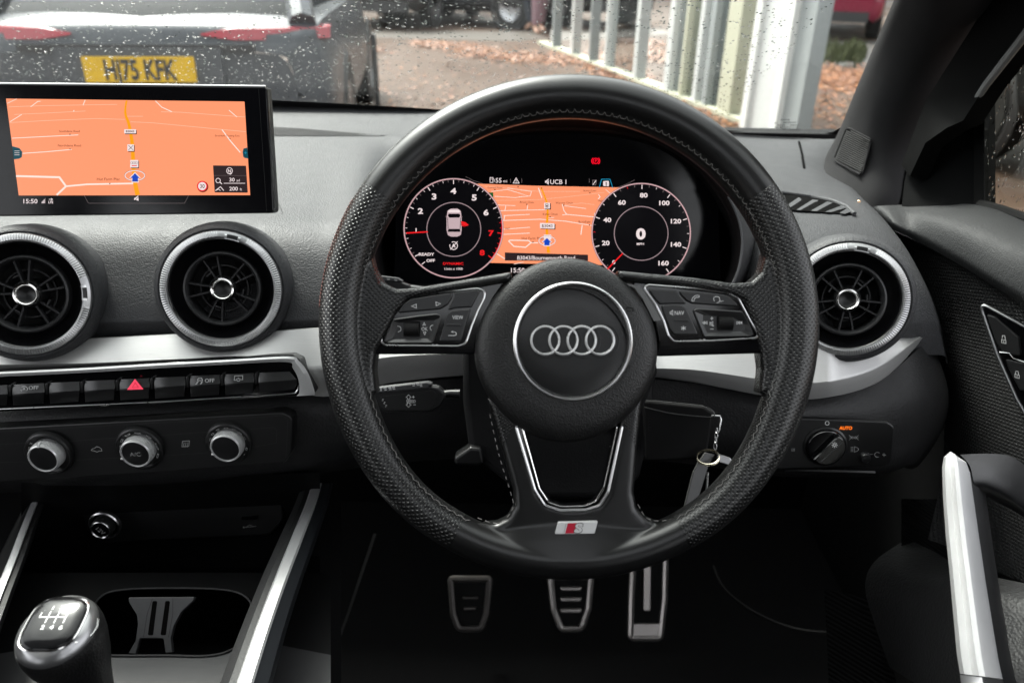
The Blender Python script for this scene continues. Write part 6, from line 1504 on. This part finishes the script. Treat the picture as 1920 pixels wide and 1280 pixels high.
# ================================================================== OUTSIDE
def gmat():
    m, nt, b = nodes_of('wet_ground'); L = nt.links.new
    tc = N(nt, 'ShaderNodeTexCoord'); n1 = N(nt, 'ShaderNodeTexNoise', i_Scale=.6, i_Detail=8.0); n2 = N(nt, 'ShaderNodeTexNoise', i_Scale=45.0, i_Detail=4.0)
    L(tc.outputs['Object'], n1.inputs['Vector']); L(tc.outputs['Object'], n2.inputs['Vector'])
    a = N(nt, 'ShaderNodeMixRGB'); a.inputs[1].default_value = (.078, .047, .033, 1); a.inputs[2].default_value = (.118, .079, .058, 1); L(n1.outputs['Fac'], a.inputs[0])
    c = N(nt, 'ShaderNodeMixRGB', blend_type='MULTIPLY'); c.inputs[0].default_value = .45; L(a.outputs[0], c.inputs[1]); L(n2.outputs['Color'], c.inputs[2]); L(c.outputs[0], b.inputs['Base Color'])
    r = N(nt, 'ShaderNodeMapRange', i_1=.4, i_2=.65, i_3=.4, i_4=.75); L(n1.outputs['Fac'], r.inputs[0]); L(r.outputs[0], b.inputs['Roughness']); b.inputs['Specular IOR Level'].default_value = .16
    bp = N(nt, 'ShaderNodeBump', i_Strength=.3, i_Distance=.01); L(n2.outputs['Fac'], bp.inputs['Height']); L(bp.outputs[0], b.inputs['Normal'])
    return m
b = MB(); b.add([(-300, -300, 0), (300, -300, 0), (300, 300, 0), (-300, 300, 0)], [(0, 1, 2, 3)], gmat()); o = b.build('ground', None, Matrix.Identity(4)); struct(o)
o['label'] = 'wet pinkish paving of the car park'; o['category'] = 'ground'

CB_ = lambda n, c, r=.25: mat(n, c, r, .0, coat=.6, rvar=.2)
CGLASS = mat('car_glass', (.012, .014, .015), .08, spec=.1, rvar=.3)
REDL = mat('tail_lamp_red', (.30, .006, .02), .15, coat=.6)
TYRE = mat('tyre', (.02, .02, .02), .75); RIMM = mat('wheel_rim', (.4, .4, .42), .35, .8)
YEL = mat('plate_yellow', (.66, .40, .0), .45); PBLK = mat('plate_black', (.015, .015, .015), .5)
DTRIM = mat('car_dark_trim', (.03, .03, .032), .5)
def car(name, label, cat, loc, yaw, L_, Wd, H, paint, group, word=None, belt=.97, lamp=(.34, .50, .86, .94), suv=False, dark=DTRIM, front=False, lampm=REDL):
    M = Matrix.Translation(loc) @ Matrix.Rotation(R(yaw), 4, 'Z')
    t = thing(name, label, cat, M, group); w = Wd / 2; h = L_ / 2
    def sec(y, f, zl, zm, zt, crown=.03):
        pts = [(-f * .86, zl), (-f * .97, zl + .08), (-f, zl + .22), (-f, zm), (-f * .985, (zm + zt) / 2), (-f * .955, zt - .035), (-f * .90, zt), (-f * .5, zt + crown * .8), (0, zt + crown)]
        pts = pts + [(-x, z) for x, z in pts[-2::-1]]
        return [Vector((x, y, z)) for x, z in pts]
    S = [sec(-h, w * .80, .40, .6, .80), sec(-h + .02, w * .88, .34, .6, .88), sec(-h + .08, w * .95, .30, .62, belt - .05), sec(-h + .22, w * .985, .27, .62, belt), sec(-h + .6, w, .25, .62, belt + .01), sec(0, w, .24, .6, belt), sec(h - 1.3, w, .25, .6, belt - .02), sec(h - .9, w * .98, .26, .58, belt - .06), sec(h - .3, w * .93, .28, .55, belt - .18), sec(h - .06, w * .82, .32, .52, belt - .3), sec(h, w * .7, .36, .5, belt - .42)]
    b = MB(); b.grid([smooth_open(r, 2) for r in S], paint); b.poly(S[0], paint); b.poly(S[-1], paint); b.build('body', t, sharp=50)
    b = MB(); B0 = [(-h + .10, .84), (h - 1.30, .86)]; 
    base = [(-w * .84, -h + .14), (-w * .9, 0), (-w * .84, h - 1.15), (0, h - 1.0), (w * .84, h - 1.15), (w * .9, 0), (w * .84, -h + .14), (0, -h + .08)]
    top = [(-w * .62, -h + 1.15), (-w * .68, -.1), (-w * .6, h - 2.05), (0, h - 1.95), (w * .6, h - 2.05), (w * .68, -.1), (w * .62, -h + 1.15), (0, -h + 1.1)]
    mid = [(a[0] * .5 + c[0] * .5, a[1] * .52 + c[1] * .48) for a, c in zip(base, top)]
    rows = [[Vector((x, y, z)) for x, y in l] for l, z in ((base, belt - .04), (mid, (belt + H) / 2 + .03), (top, H - .03))]
    b.grid(rows, CGLASS, close_u=True); b.build('windows', t, sharp=30)
    b = MB(); r0 = [Vector((x * 1.03, y, H - .045)) for x, y in top]; r1 = [Vector((x * .9, y * .97, H)) for x, y in top]; b.grid([r0, r1], paint, close_u=True); b.poly(r1, paint); b.build('roof', t)
    for i in (0, 2, 4, 6):
        b = MB(); b.tube([Vector((*base[i], belt - .03)) * 1.0, Vector((mid[i][0] * 1.02, mid[i][1], (belt + H) / 2 + .03)), Vector((*top[i], H - .03))], [.07, .06, .05], paint, n=8); b.build('roof_post', t)
    b = MB()
    for s in (-1, 1): b.tube([Vector((s * w * .91, 0, belt - .02)), Vector((s * w * .69, -.1, H - .03))], .045, DTRIM, n=8)
    b.build('door_post', t)
    for s in (-1, 1):
        for yy in (-h + .85, h - .88):
            b = MB(); mx = Matrix.Rotation(R(90), 3, 'Y')
            b.lathe([(.40, -.01 * s), (.36, .012 * s), (.33, .0)], DTRIM, c=(s * w * 1.0, yy, .34), n=28, mx=mx); b.build('wheel_arch', t)
            b = MB(); b.lathe([(.2, .10), (.31, .11), (.335, .07), (.335, -.07), (.31, -.11), (.2, -.10)], TYRE, c=(s * (w - .10), yy, .335), n=28, mx=mx); wo = b.build('wheel', t)
            b = MB(); b.lathe([(.21, .105 * s), (.19, .09 * s), (.07, .07 * s), (.001, .085 * s)], RIMM, c=(s * (w - .10), yy, .335), n=20, mx=mx); b.build('rim', wo)
    x0, x1, z0, z1 = lamp
    for s in (-1, 1):
        b = MB(); yb = lambda x: -h + .035 + .16 * max(0, (abs(x) - w * .55) / (w * .45)) ** 2
        xs_ = [x0 + (w * .985 - x0) * k / 8 for k in range(9)]; rows = []
        for x in xs_:
            tpr = min(1, (x - x0) / .16 + .15); zc = (z0 + z1) / 2; hz = (z1 - z0) / 2 * tpr
            rows.append([Vector((s * x, yb(x) + .05, zc - hz)), Vector((s * x, yb(x) - .03, zc - hz * .8)), Vector((s * x, yb(x) - .03 + .01, zc + hz * .8)), Vector((s * x, yb(x) + .05, zc + hz))])
        b.grid(rows, lampm); b.build('tail_lamp', t)
        b = MB(); rows = [[Vector((s * w * k, h - yk, belt - .36 + dz)) for dz in (-.07, .05)] for k, yk in ((.45, .02), (.7, .06), (.9, .28))]; b.grid(rows, mat('headlamp', (.6, .6, .62), .1, coat=.5)); b.build('headlamp', t)
    b = MB(); b.box((0, -h + .02, .36), (w * 1.5, .12, .16), dark); b.box((0, -h + .005, .83), (w * 1.2, .04, .035), DTRIM); b.build('bumper_trim', t)
    if word:
        b = MB(); b.box((0, -h - .035, .735), (.52, .012, .118), YEL); pl = b.build('number_plate', t)
        b = MB(); vs, fs = glyphs(word, .035); b.add([Vector((p.x * .125 * .66, -h - .0425, .735 + (p.y - .35) * .13)) for p in vs], fs, PBLK); b.build('lettering', pl)
        b = MB(); b.box((0, -h - .0, .73), (.78, .05, .2), paint); b.build('plate_recess', t)
    for s in (-1, 1):
        b = MB(); b.box((s * (w + .08), h - 1.55, belt + .04), (.16, .1, .12), paint); b.build('door_mirror', t)
    return t
# the grey car right in front
rear = P(262, 131, 3.74); yaw = 7.0; hd = Vector((-math.sin(R(yaw)), math.cos(R(yaw)), 0))
GREY = mat('grey_car_paint', (.085, .09, .098), .28, .0, spec=.16, rvar=.2)
Lg = 4.2
loc = rear + hd * (Lg / 2 + .04); loc.z = rear.z - .735
car('parked_car', 'silver grey hatchback just ahead with yellow plate HJ75 KFK', 'car', (loc.x, loc.y, loc.z), yaw, Lg, 1.84, 1.50 , GREY, None, 'HJ75 KFK', belt=.96, lamp=(.30, .5, .86, .925))
b_ = lambda n, c: mat(n, c, .25, coat=.5, rvar=.2)
G1 = G(745, 56); car('parked_car', 'black car with a small red lamp parked across the car park behind the grey hatchback', 'car', (G1.x, G1.y + 2.2, 0), -12, 4.5, 1.85, 1.6, b_('black_car_paint', (.008, .0085, .009)), 'dark cars across the car park')
G2 = G(880, 52); car('parked_car', 'dark grey car side on beyond the leaf strewn paving', 'car', (G2.x, G2.y + 1.2, 0), 62, 4.3, 1.8, 1.5, b_('dark_grey_car_paint', (.022, .023, .025)), 'dark cars across the car park')
G3 = G(1228, 84); car('parked_car', 'black car with a yellow plate standing for a reflection in the glazed posts', 'car', (G3.x + .3, G3.y + 2.4, 0), -20, 4.3, 1.75, 1.55, b_('black_car_paint', (.008, .0085, .009)), 'dark cars across the car park', 'KFK')  if False else car('parked_car', 'black car behind the glazed posts standing for a reflection', 'car', (G3.x + .3, G3.y + 2.4, 0), -20, 4.3, 1.75, 1.55, b_('black_car_paint', (.008, .0085, .009)), 'dark cars across the car park')  # solid car placed behind the panes for one mirrored in them
G4 = G(1545, 76); car('parked_car', 'red car parked beyond the glazed posts beside the windscreen pillar', 'car', (G4.x + .75, G4.y + 2.0, 0), -22, 4.1, 1.75, 1.5, b_('red_car_paint', (.2, .01, .035)), None, lampm=mat('amber_lamp', (.75, .4, .05), .2, coat=.5))
G5 = P(2050, 330, 3.6); car('parked_car', 'black car standing outside the driver side window', 'car', (4.2, 4.2, 0), 10, 4.4, 1.85, 1.5, b_('black_car_paint', (.008, .0085, .009)), None)

# glazed facade: posts, base rail and panes
A, Bp = G(1082, 108), G(1215, 160); fd = (Bp - A); fd.z = 0; fd.normalize()
def on_line(px, py=120):
    r = ray(px, py); n_ = Vector((-fd.y, fd.x, 0)); t = (A - C0).dot(n_) / r.dot(n_); p = C0 + r * t; p.z = 0; return p
FW = on_line(1470)
fac = thing('glass_facade', 'row of pale metal posts and panes running along the car park', 'glazed wall', Matrix.Translation(FW))
PW = mat('facade_white', (.55, .565, .56), .45); PG = mat('facade_grey', (.30, .325, .33), .4); PC = mat('facade_cream', (.46, .46, .36), .5)
fn = Vector((-fd.y, fd.x, 0)); rotm = Matrix((fd, fn, Vector((0, 0, 1)))).transposed()
posts = [(1042, 8, PG), (1078, 12, PW), (1112, 6, PG), (1142, 8, PW), (1200, 15, PW), (1262, 20, PW), (1290, 9, PC), (1318, 14, PW), (1338, 16, PG), (1378, 46, PC)]
for px, wpx, m in posts:
    p = on_line(px); d = (p - C0).dot(_F); wd = wpx * d / FPX
    b = MB(); b.box(p - FW + Vector((0, 0, 1.6)), (wd, .12, 3.2), m, rot=rotm); b.build('post', fac)
p = on_line(1470); d = (p - C0).dot(_F)
for name, c0, c1, dep, m in (('pillar_core', 1436, 1488, .18, PW), ('pillar_edge', 1428, 1438, .24, mat('facade_bright', (.66, .67, .66), .4)), ('pillar_edge', 1484, 1497, .22, mat('facade_bright', (.66, .67, .66), .4)), ('pillar_return', 1496, 1528, .12, PG)):
    p0, p1 = on_line(c0, 125), on_line(c1, 125); b = MB(); b.box((p0 + p1) / 2 - FW + Vector((0, 0, 1.6)), ((p1 - p0).length, dep, 3.2), m, rot=rotm); b.build(name, fac)
FGL = thin_glass('facade_glass', (.80, .86, .84), 1.6)
xs_ = [1030, 1078, 1142, 1200, 1262, 1318, 1378, 1430]
for a0, a1 in zip(xs_, xs_[1:]):
    p0, p1 = on_line(a0) - FW, on_line(a1) - FW; b = MB(); z = Vector((0, 0, 3.2)); b.add([p0, p1, p1 + z, p0 + z], [(0, 1, 2, 3)], FGL); b.build('pane', fac)
b = MB(); p0, p1 = on_line(1015) - FW, on_line(1430) - FW; b.box((p0 + p1) / 2 + Vector((0, 0, .02)), ((p1 - p0).length, .14, .04), PC, rot=rotm); b.build('base_rail', fac)
# road and verge beyond, kerb
def gpoly(name, pts, z, m, lab, cat):
    b = MB(); pp = [G(x, y) for x, y in pts]; b.poly([Vector((p.x, p.y, z)) for p in pp], m); o = b.build(name, None, Matrix.Identity(4)); struct(o); o['label'] = lab; o['category'] = cat
gpoly('road', [(1350, 76), (1700, 78), (1900, 130), (1350, 122)], .004, mat('road_grey', (.05, .049, .046), .4, bump=('noise', 60, .2, .01)), 'wet grey road beyond the glazed posts', 'road')
gpoly('pavement', [(640, 58), (1000, 60), (1030, 74), (960, 78), (640, 70)], .004, mat('pale_paving', (.09, .077, .066), .4), 'pale paving in front of the far cars', 'paving')
# leaves
def leafmat():
    m, nt, b = nodes_of('autumn_leaf'); L = nt.links.new
    g = N(nt, 'ShaderNodeNewGeometry'); cr = N(nt, 'ShaderNodeValToRGB'); e = cr.color_ramp.elements
    e[0].position = 0; e[0].color = (.085, .022, .005, 1); e[1].position = 1; e[1].color = (.30, .12, .02, 1)
    for p_, c in ((.3, (.19, .055, .010, 1)), (.6, (.24, .085, .016, 1)), (.9, (.12, .045, .02, 1))): x = e.new(p_); x.color = c
    L(g.outputs['Random Per Island'], cr.inputs[0]); L(cr.outputs[0], b.inputs['Base Color']); b.inputs['Roughness'].default_value = .55
    return m
LM = leafmat(); b = MB()
def leaf(p, s):
    a = rnd.uniform(0, 6.28); ex = Vector((math.cos(a), math.sin(a), rnd.uniform(-.2, .3))) * s; ey = Vector((-math.sin(a), math.cos(a), rnd.uniform(-.2, .3))) * s * .7
    z = Vector((0, 0, .012)); b.add([p + z - ex, p + z * 1.3 + ey, p + z + ex, p + z * 1.2 - ey], [(0, 1, 2, 3)], LM)
def band(pts, w, n, s=.034):
    pp = smooth_open([Vector(p) for p in pts], 10)
    for _ in range(n):
        c = pp[rnd.randrange(len(pp))]; q_ = G(c.x + rnd.gauss(0, w[0]), c.y + rnd.gauss(0, w[1])); leaf(q_, s * rnd.uniform(.6, 1.2))
band([(790, 84), (860, 88), (900, 96)], (12, 3.2), 1800); band([(880, 98), (960, 108), (1040, 112), (1090, 108)], (18, 5), 3200); band([(1100, 112), (1140, 132), (1170, 142)], (14, 6), 1200)
band([(1140, 120), (1260, 122), (1330, 130)], (30, 9), 2200); band([(1400, 125), (1420, 132)], (20, 8), 500); band([(1535, 140), (1570, 150), (1620, 152)], (22, 10), 1700); band([(680, 95), (700, 96)], (20, 4), 160)
band([(1340, 200), (1400, 190), (1580, 190)], (40, 30), 700, .03)
for _ in range(1200): leaf(G(rnd.uniform(700, 1700), rnd.uniform(80, 250)), .03 * rnd.uniform(.5, 1.2))
o = b.build('fallen_leaves', None, Matrix.Identity(4), smooth=False); tag(o, 'drifts of orange autumn leaves on the wet paving', 'leaves', kind='stuff')
# grass verge as short blades
b = MB(); GRS = mat('verge_green', (.042, .05, .012), .7, var=.4)
for _ in range(2600):
    p = G(rnd.choice([rnd.uniform(1330, 1400), rnd.uniform(1385, 1440), rnd.uniform(1520, 1620)]), rnd.gauss(104, 7)); h_ = rnd.uniform(.06, .2); a = rnd.uniform(0, 6.3); w_ = Vector((math.cos(a), math.sin(a), 0)) * .02
    b.add([p - w_, p + w_, p + Vector((rnd.uniform(-.05, .05), rnd.uniform(-.05, .05), h_))], [(0, 1, 2)], GRS)
o = b.build('grass_verge', None, Matrix.Identity(4), smooth=False); tag(o, 'thin strip of grass by the road beyond the posts', 'grass', kind='stuff')
# slim dark bollard beside the grey car
def bollard(name, lab, px, py0, hgt, r, m, cat):
    p = G(px, py0); t = thing(name, lab, cat, Matrix.Translation(p)); b = MB(); b.lathe([(r * 1.1, 0), (r, .02), (r, hgt - .05), (r * .8, hgt), (.001, hgt + .01)], m, n=16); b.build('post', t)
    b = MB(); b.lathe([(r * 1.7, 0), (r * 1.6, .03), (r, .04)], m, n=16); b.build('foot', t)
bollard('bollard', 'slim black bollard beside the grey hatchback', 709, 210, .62, .022, DTRIM, 'bollard')
bollard('bollard', 'yellow bollard by the people at the far paving', 976, 42, .75, .11, mat('bollard_yellow', (.3, .2, .01), .4), 'bollard')
# unseen trees added to keep low bright sky out of drops and car paint
b = MB(); TL = mat('sky_screen_foliage', (.03, .034, .016), .8, var=.5)
for _ in range(14000):
    a = rnd.uniform(-75, 75); dd = rnd.uniform(30, 40); hh = 16.0 + 2.5 * math.sin(a * .31) + 1.5 * math.sin(a * .83 + 1); zz = hh * rnd.random() ** .8
    c = Vector((math.sin(R(a)) * dd, math.cos(R(a)) * dd, zz)); s_ = rnd.uniform(.25, .7); e1 = Vector((rnd.gauss(0, 1), rnd.gauss(0, 1), rnd.gauss(0, 1))).normalized(); e2 = e1.orthogonal().normalized()
    b.add([c - e1 * s_, c + e2 * s_ * .7, c + e1 * s_, c - e2 * s_ * .7], [(0, 1, 2, 3)], TL)
o = b.build('sky_screen_woods', None, Matrix.Identity(4), smooth=False); tag(o, 'unseen wood added to screen the low sky beyond the car park', 'woods', kind='stuff')
# two people walking at the far side
def person(lab, px, py, top, legs, skin, hair, ph, yaw):
    g = G(px, py); t = thing('person', lab, 'person', Matrix.Translation(g) @ Matrix.Rotation(R(yaw), 4, 'Z'), 'people by the far cars')
    def skinned(name, joints, edges, m, sub=2):
        me = bpy.data.meshes.new(name); me.from_pydata([j[:3] for j in joints], edges, []); o = bpy.data.objects.new(name, me); COL.objects.link(o)
        o.modifiers.new('s', 'SKIN'); 
        for v, j in zip(me.skin_vertices[0].data, joints): v.radius = (j[3], j[4] if len(j) > 4 else j[3])
        me.skin_vertices[0].data[0].use_root = True
        su_ = o.modifiers.new('u', 'SUBSURF'); su_.levels = su_.render_levels = sub
        bpy.context.view_layer.update(); m2 = bpy.data.meshes.new_from_object(o.evaluated_get(bpy.context.evaluated_depsgraph_get())); bpy.data.objects.remove(o)
        m2.name = name; m2.materials.clear(); m2.materials.append(m); m2.polygons.foreach_set('use_smooth', [True] * len(m2.polygons)); o2 = bpy.data.objects.new(name, m2); COL.objects.link(o2); o2.parent = t; return o2
    J = [(0, 0, .95, .13, .10), (0, 0, 1.2, .13, .1), (0, 0, 1.42, .15, .09), (0, .01, 1.52, .055), (0, .03, 1.64, .085, .1), (0, .02, 1.74, .06)]
    E = [(0, 1), (1, 2), (2, 3), (3, 4), (4, 5)]
    for s in (-1, 1):
        k = len(J); J += [(s * .19, 0, 1.40, .055), (s * .24, -.02 * s, 1.14, .045), (s * .22, .1 * s, .92, .035), (s * .215, .13 * s, .84, .04, .02)]; E += [(2, k), (k, k + 1), (k + 1, k + 2), (k + 2, k + 3)]
        k = len(J); J += [(s * .09, .0, .88, .085), (s * .10, ph * s * .6 + .03, .5, .06), (s * .10, ph * s - .04, .1, .042), (s * .10, ph * s + .12, .04, .035, .045)]; E += [(0, k), (k, k + 1), (k + 1, k + 2), (k + 2, k + 3)]
    skinned('body', J, E, skin)
    JT = [(0, 0, .86 if top[1] > .8 else top[1], .17, .13), (0, 0, 1.2, .15, .12), (0, 0, 1.40, .165, .105), (0, 0, 1.47, .08)]; ET = [(0, 1), (1, 2), (2, 3)]
    for s in (-1, 1): k = len(JT); JT += [(s * .19, 0, 1.40, .068), (s * .24, -.02 * s, 1.14, .058), (s * .225, .08 * s, .96, .05)]; ET += [(2, k), (k, k + 1), (k + 1, k + 2)]
    skinned('coat', JT, ET, top[0])
    JL = [(0, 0, .95, .14, .11)]; EL = []
    for s in (-1, 1): k = len(JL); JL += [(s * .09, .0, .86, .1), (s * .10, ph * s * .6 + .03, .5, .075), (s * .10, ph * s - .04, .12, .058)]; EL += [(0, k), (k, k + 1), (k + 1, k + 2)]
    skinned('trousers', JL, EL, legs)
    b = MB(); b.lathe([(.001, .115), (.05, .105), (.085, .06), (.095, 0), (.085, -.05)], hair, c=(0, .015, 1.69), n=20); b.build('hair', t)
    b = MB(); b.lathe([(.001, .02), (.011, .012), (.014, -.01), (.001, -.016)], skin, c=(0, .125, 1.63), n=8)
    for s in (-1, 1): b.lathe([(.001, .01), (.01, 0), (.001, -.01)], mat('eye_dark', .02, .3), c=(s * .032, .108, 1.665), n=8)
    b.build('face', t)
SK = mat('skin', (.5, .3, .22), .5); HR = mat('hair_brown', (.05, .03, .02), .6)
person('person in a dark coat and dark trousers walking past the far cars', 993, 57, (mat('coat_dark', (.03, .035, .045), .8), .86), mat('trousers_dark', (.03, .035, .045), .8), SK, HR, .16, 30)
person('person in a pink coat and pale pink trousers by the glazed posts', 1010, 64, (mat('coat_pink', (.26, .13, .17), .7), .86), mat('trousers_pink', (.26, .16, .185), .7), SK, HR, .12, 200)

# ================================================================== LIGHT, SKY, CAMERA
SUN_EL, SUN_AZ = 52, -35          # azimuth from +Y towards +X
world = bpy.data.worlds.new('World'); SC.world = world; world.use_nodes = True
nt = world.node_tree; nt.nodes.clear(); L = nt.links.new
wo = N(nt, 'ShaderNodeOutputWorld'); bg = N(nt, 'ShaderNodeBackground'); bg.inputs['Strength'].default_value = .11
sky = N(nt, 'ShaderNodeTexSky', sky_type='NISHITA', sun_disc=False); sky.sun_elevation = R(SUN_EL); sky.sun_rotation = R(SUN_AZ); sky.air_density = 1.0; sky.dust_density = 4.0
hs = N(nt, 'ShaderNodeHueSaturation'); hs.inputs['Saturation'].default_value = .12
L(sky.outputs[0], hs.inputs['Color']); L(hs.outputs[0], bg.inputs['Color']); L(bg.outputs[0], wo.inputs[0])
sl = bpy.data.lights.new('sun', 'SUN'); sl.energy = 1.2; sl.angle = R(14); sl.color = (1, .97, .93)
so = bpy.data.objects.new('sun', sl); COL.objects.link(so)
sd_ = Vector((math.sin(R(SUN_AZ)) * math.cos(R(SUN_EL)), math.cos(R(SUN_AZ)) * math.cos(R(SUN_EL)), math.sin(R(SUN_EL))))
so.rotation_euler = sd_.to_track_quat('Z', 'Y').to_euler(); so.location = sd_ * 20
cam = bpy.data.cameras.new('camera'); co = bpy.data.objects.new('camera', cam); COL.objects.link(co)
co.matrix_world = Matrix.Translation(C0) @ CB.to_4x4()
cam.sensor_width = 36; cam.lens = 36 * FPX / 1920; cam.clip_start = .02; cam.clip_end = 2000
cam.dof.use_dof = True; cam.dof.focus_distance = .665; cam.dof.aperture_fstop = cam.lens / 3.8
SC.camera = co
SC.view_settings.view_transform = 'Standard'; SC.view_settings.look = 'None'; SC.view_settings.exposure = EXPOSURE; SC.view_settings.gamma = 1
SC.view_settings.use_curve_mapping = False
SC.cycles.use_denoising = True; SC.cycles.max_bounces = 10; SC.cycles.diffuse_bounces = 4; SC.cycles.transmission_bounces = 8; SC.cycles.transparent_max_bounces = 16
SC.cycles.sample_clamp_indirect = 6; SC.cycles.caustics_reflective = False; SC.cycles.caustics_refractive = False
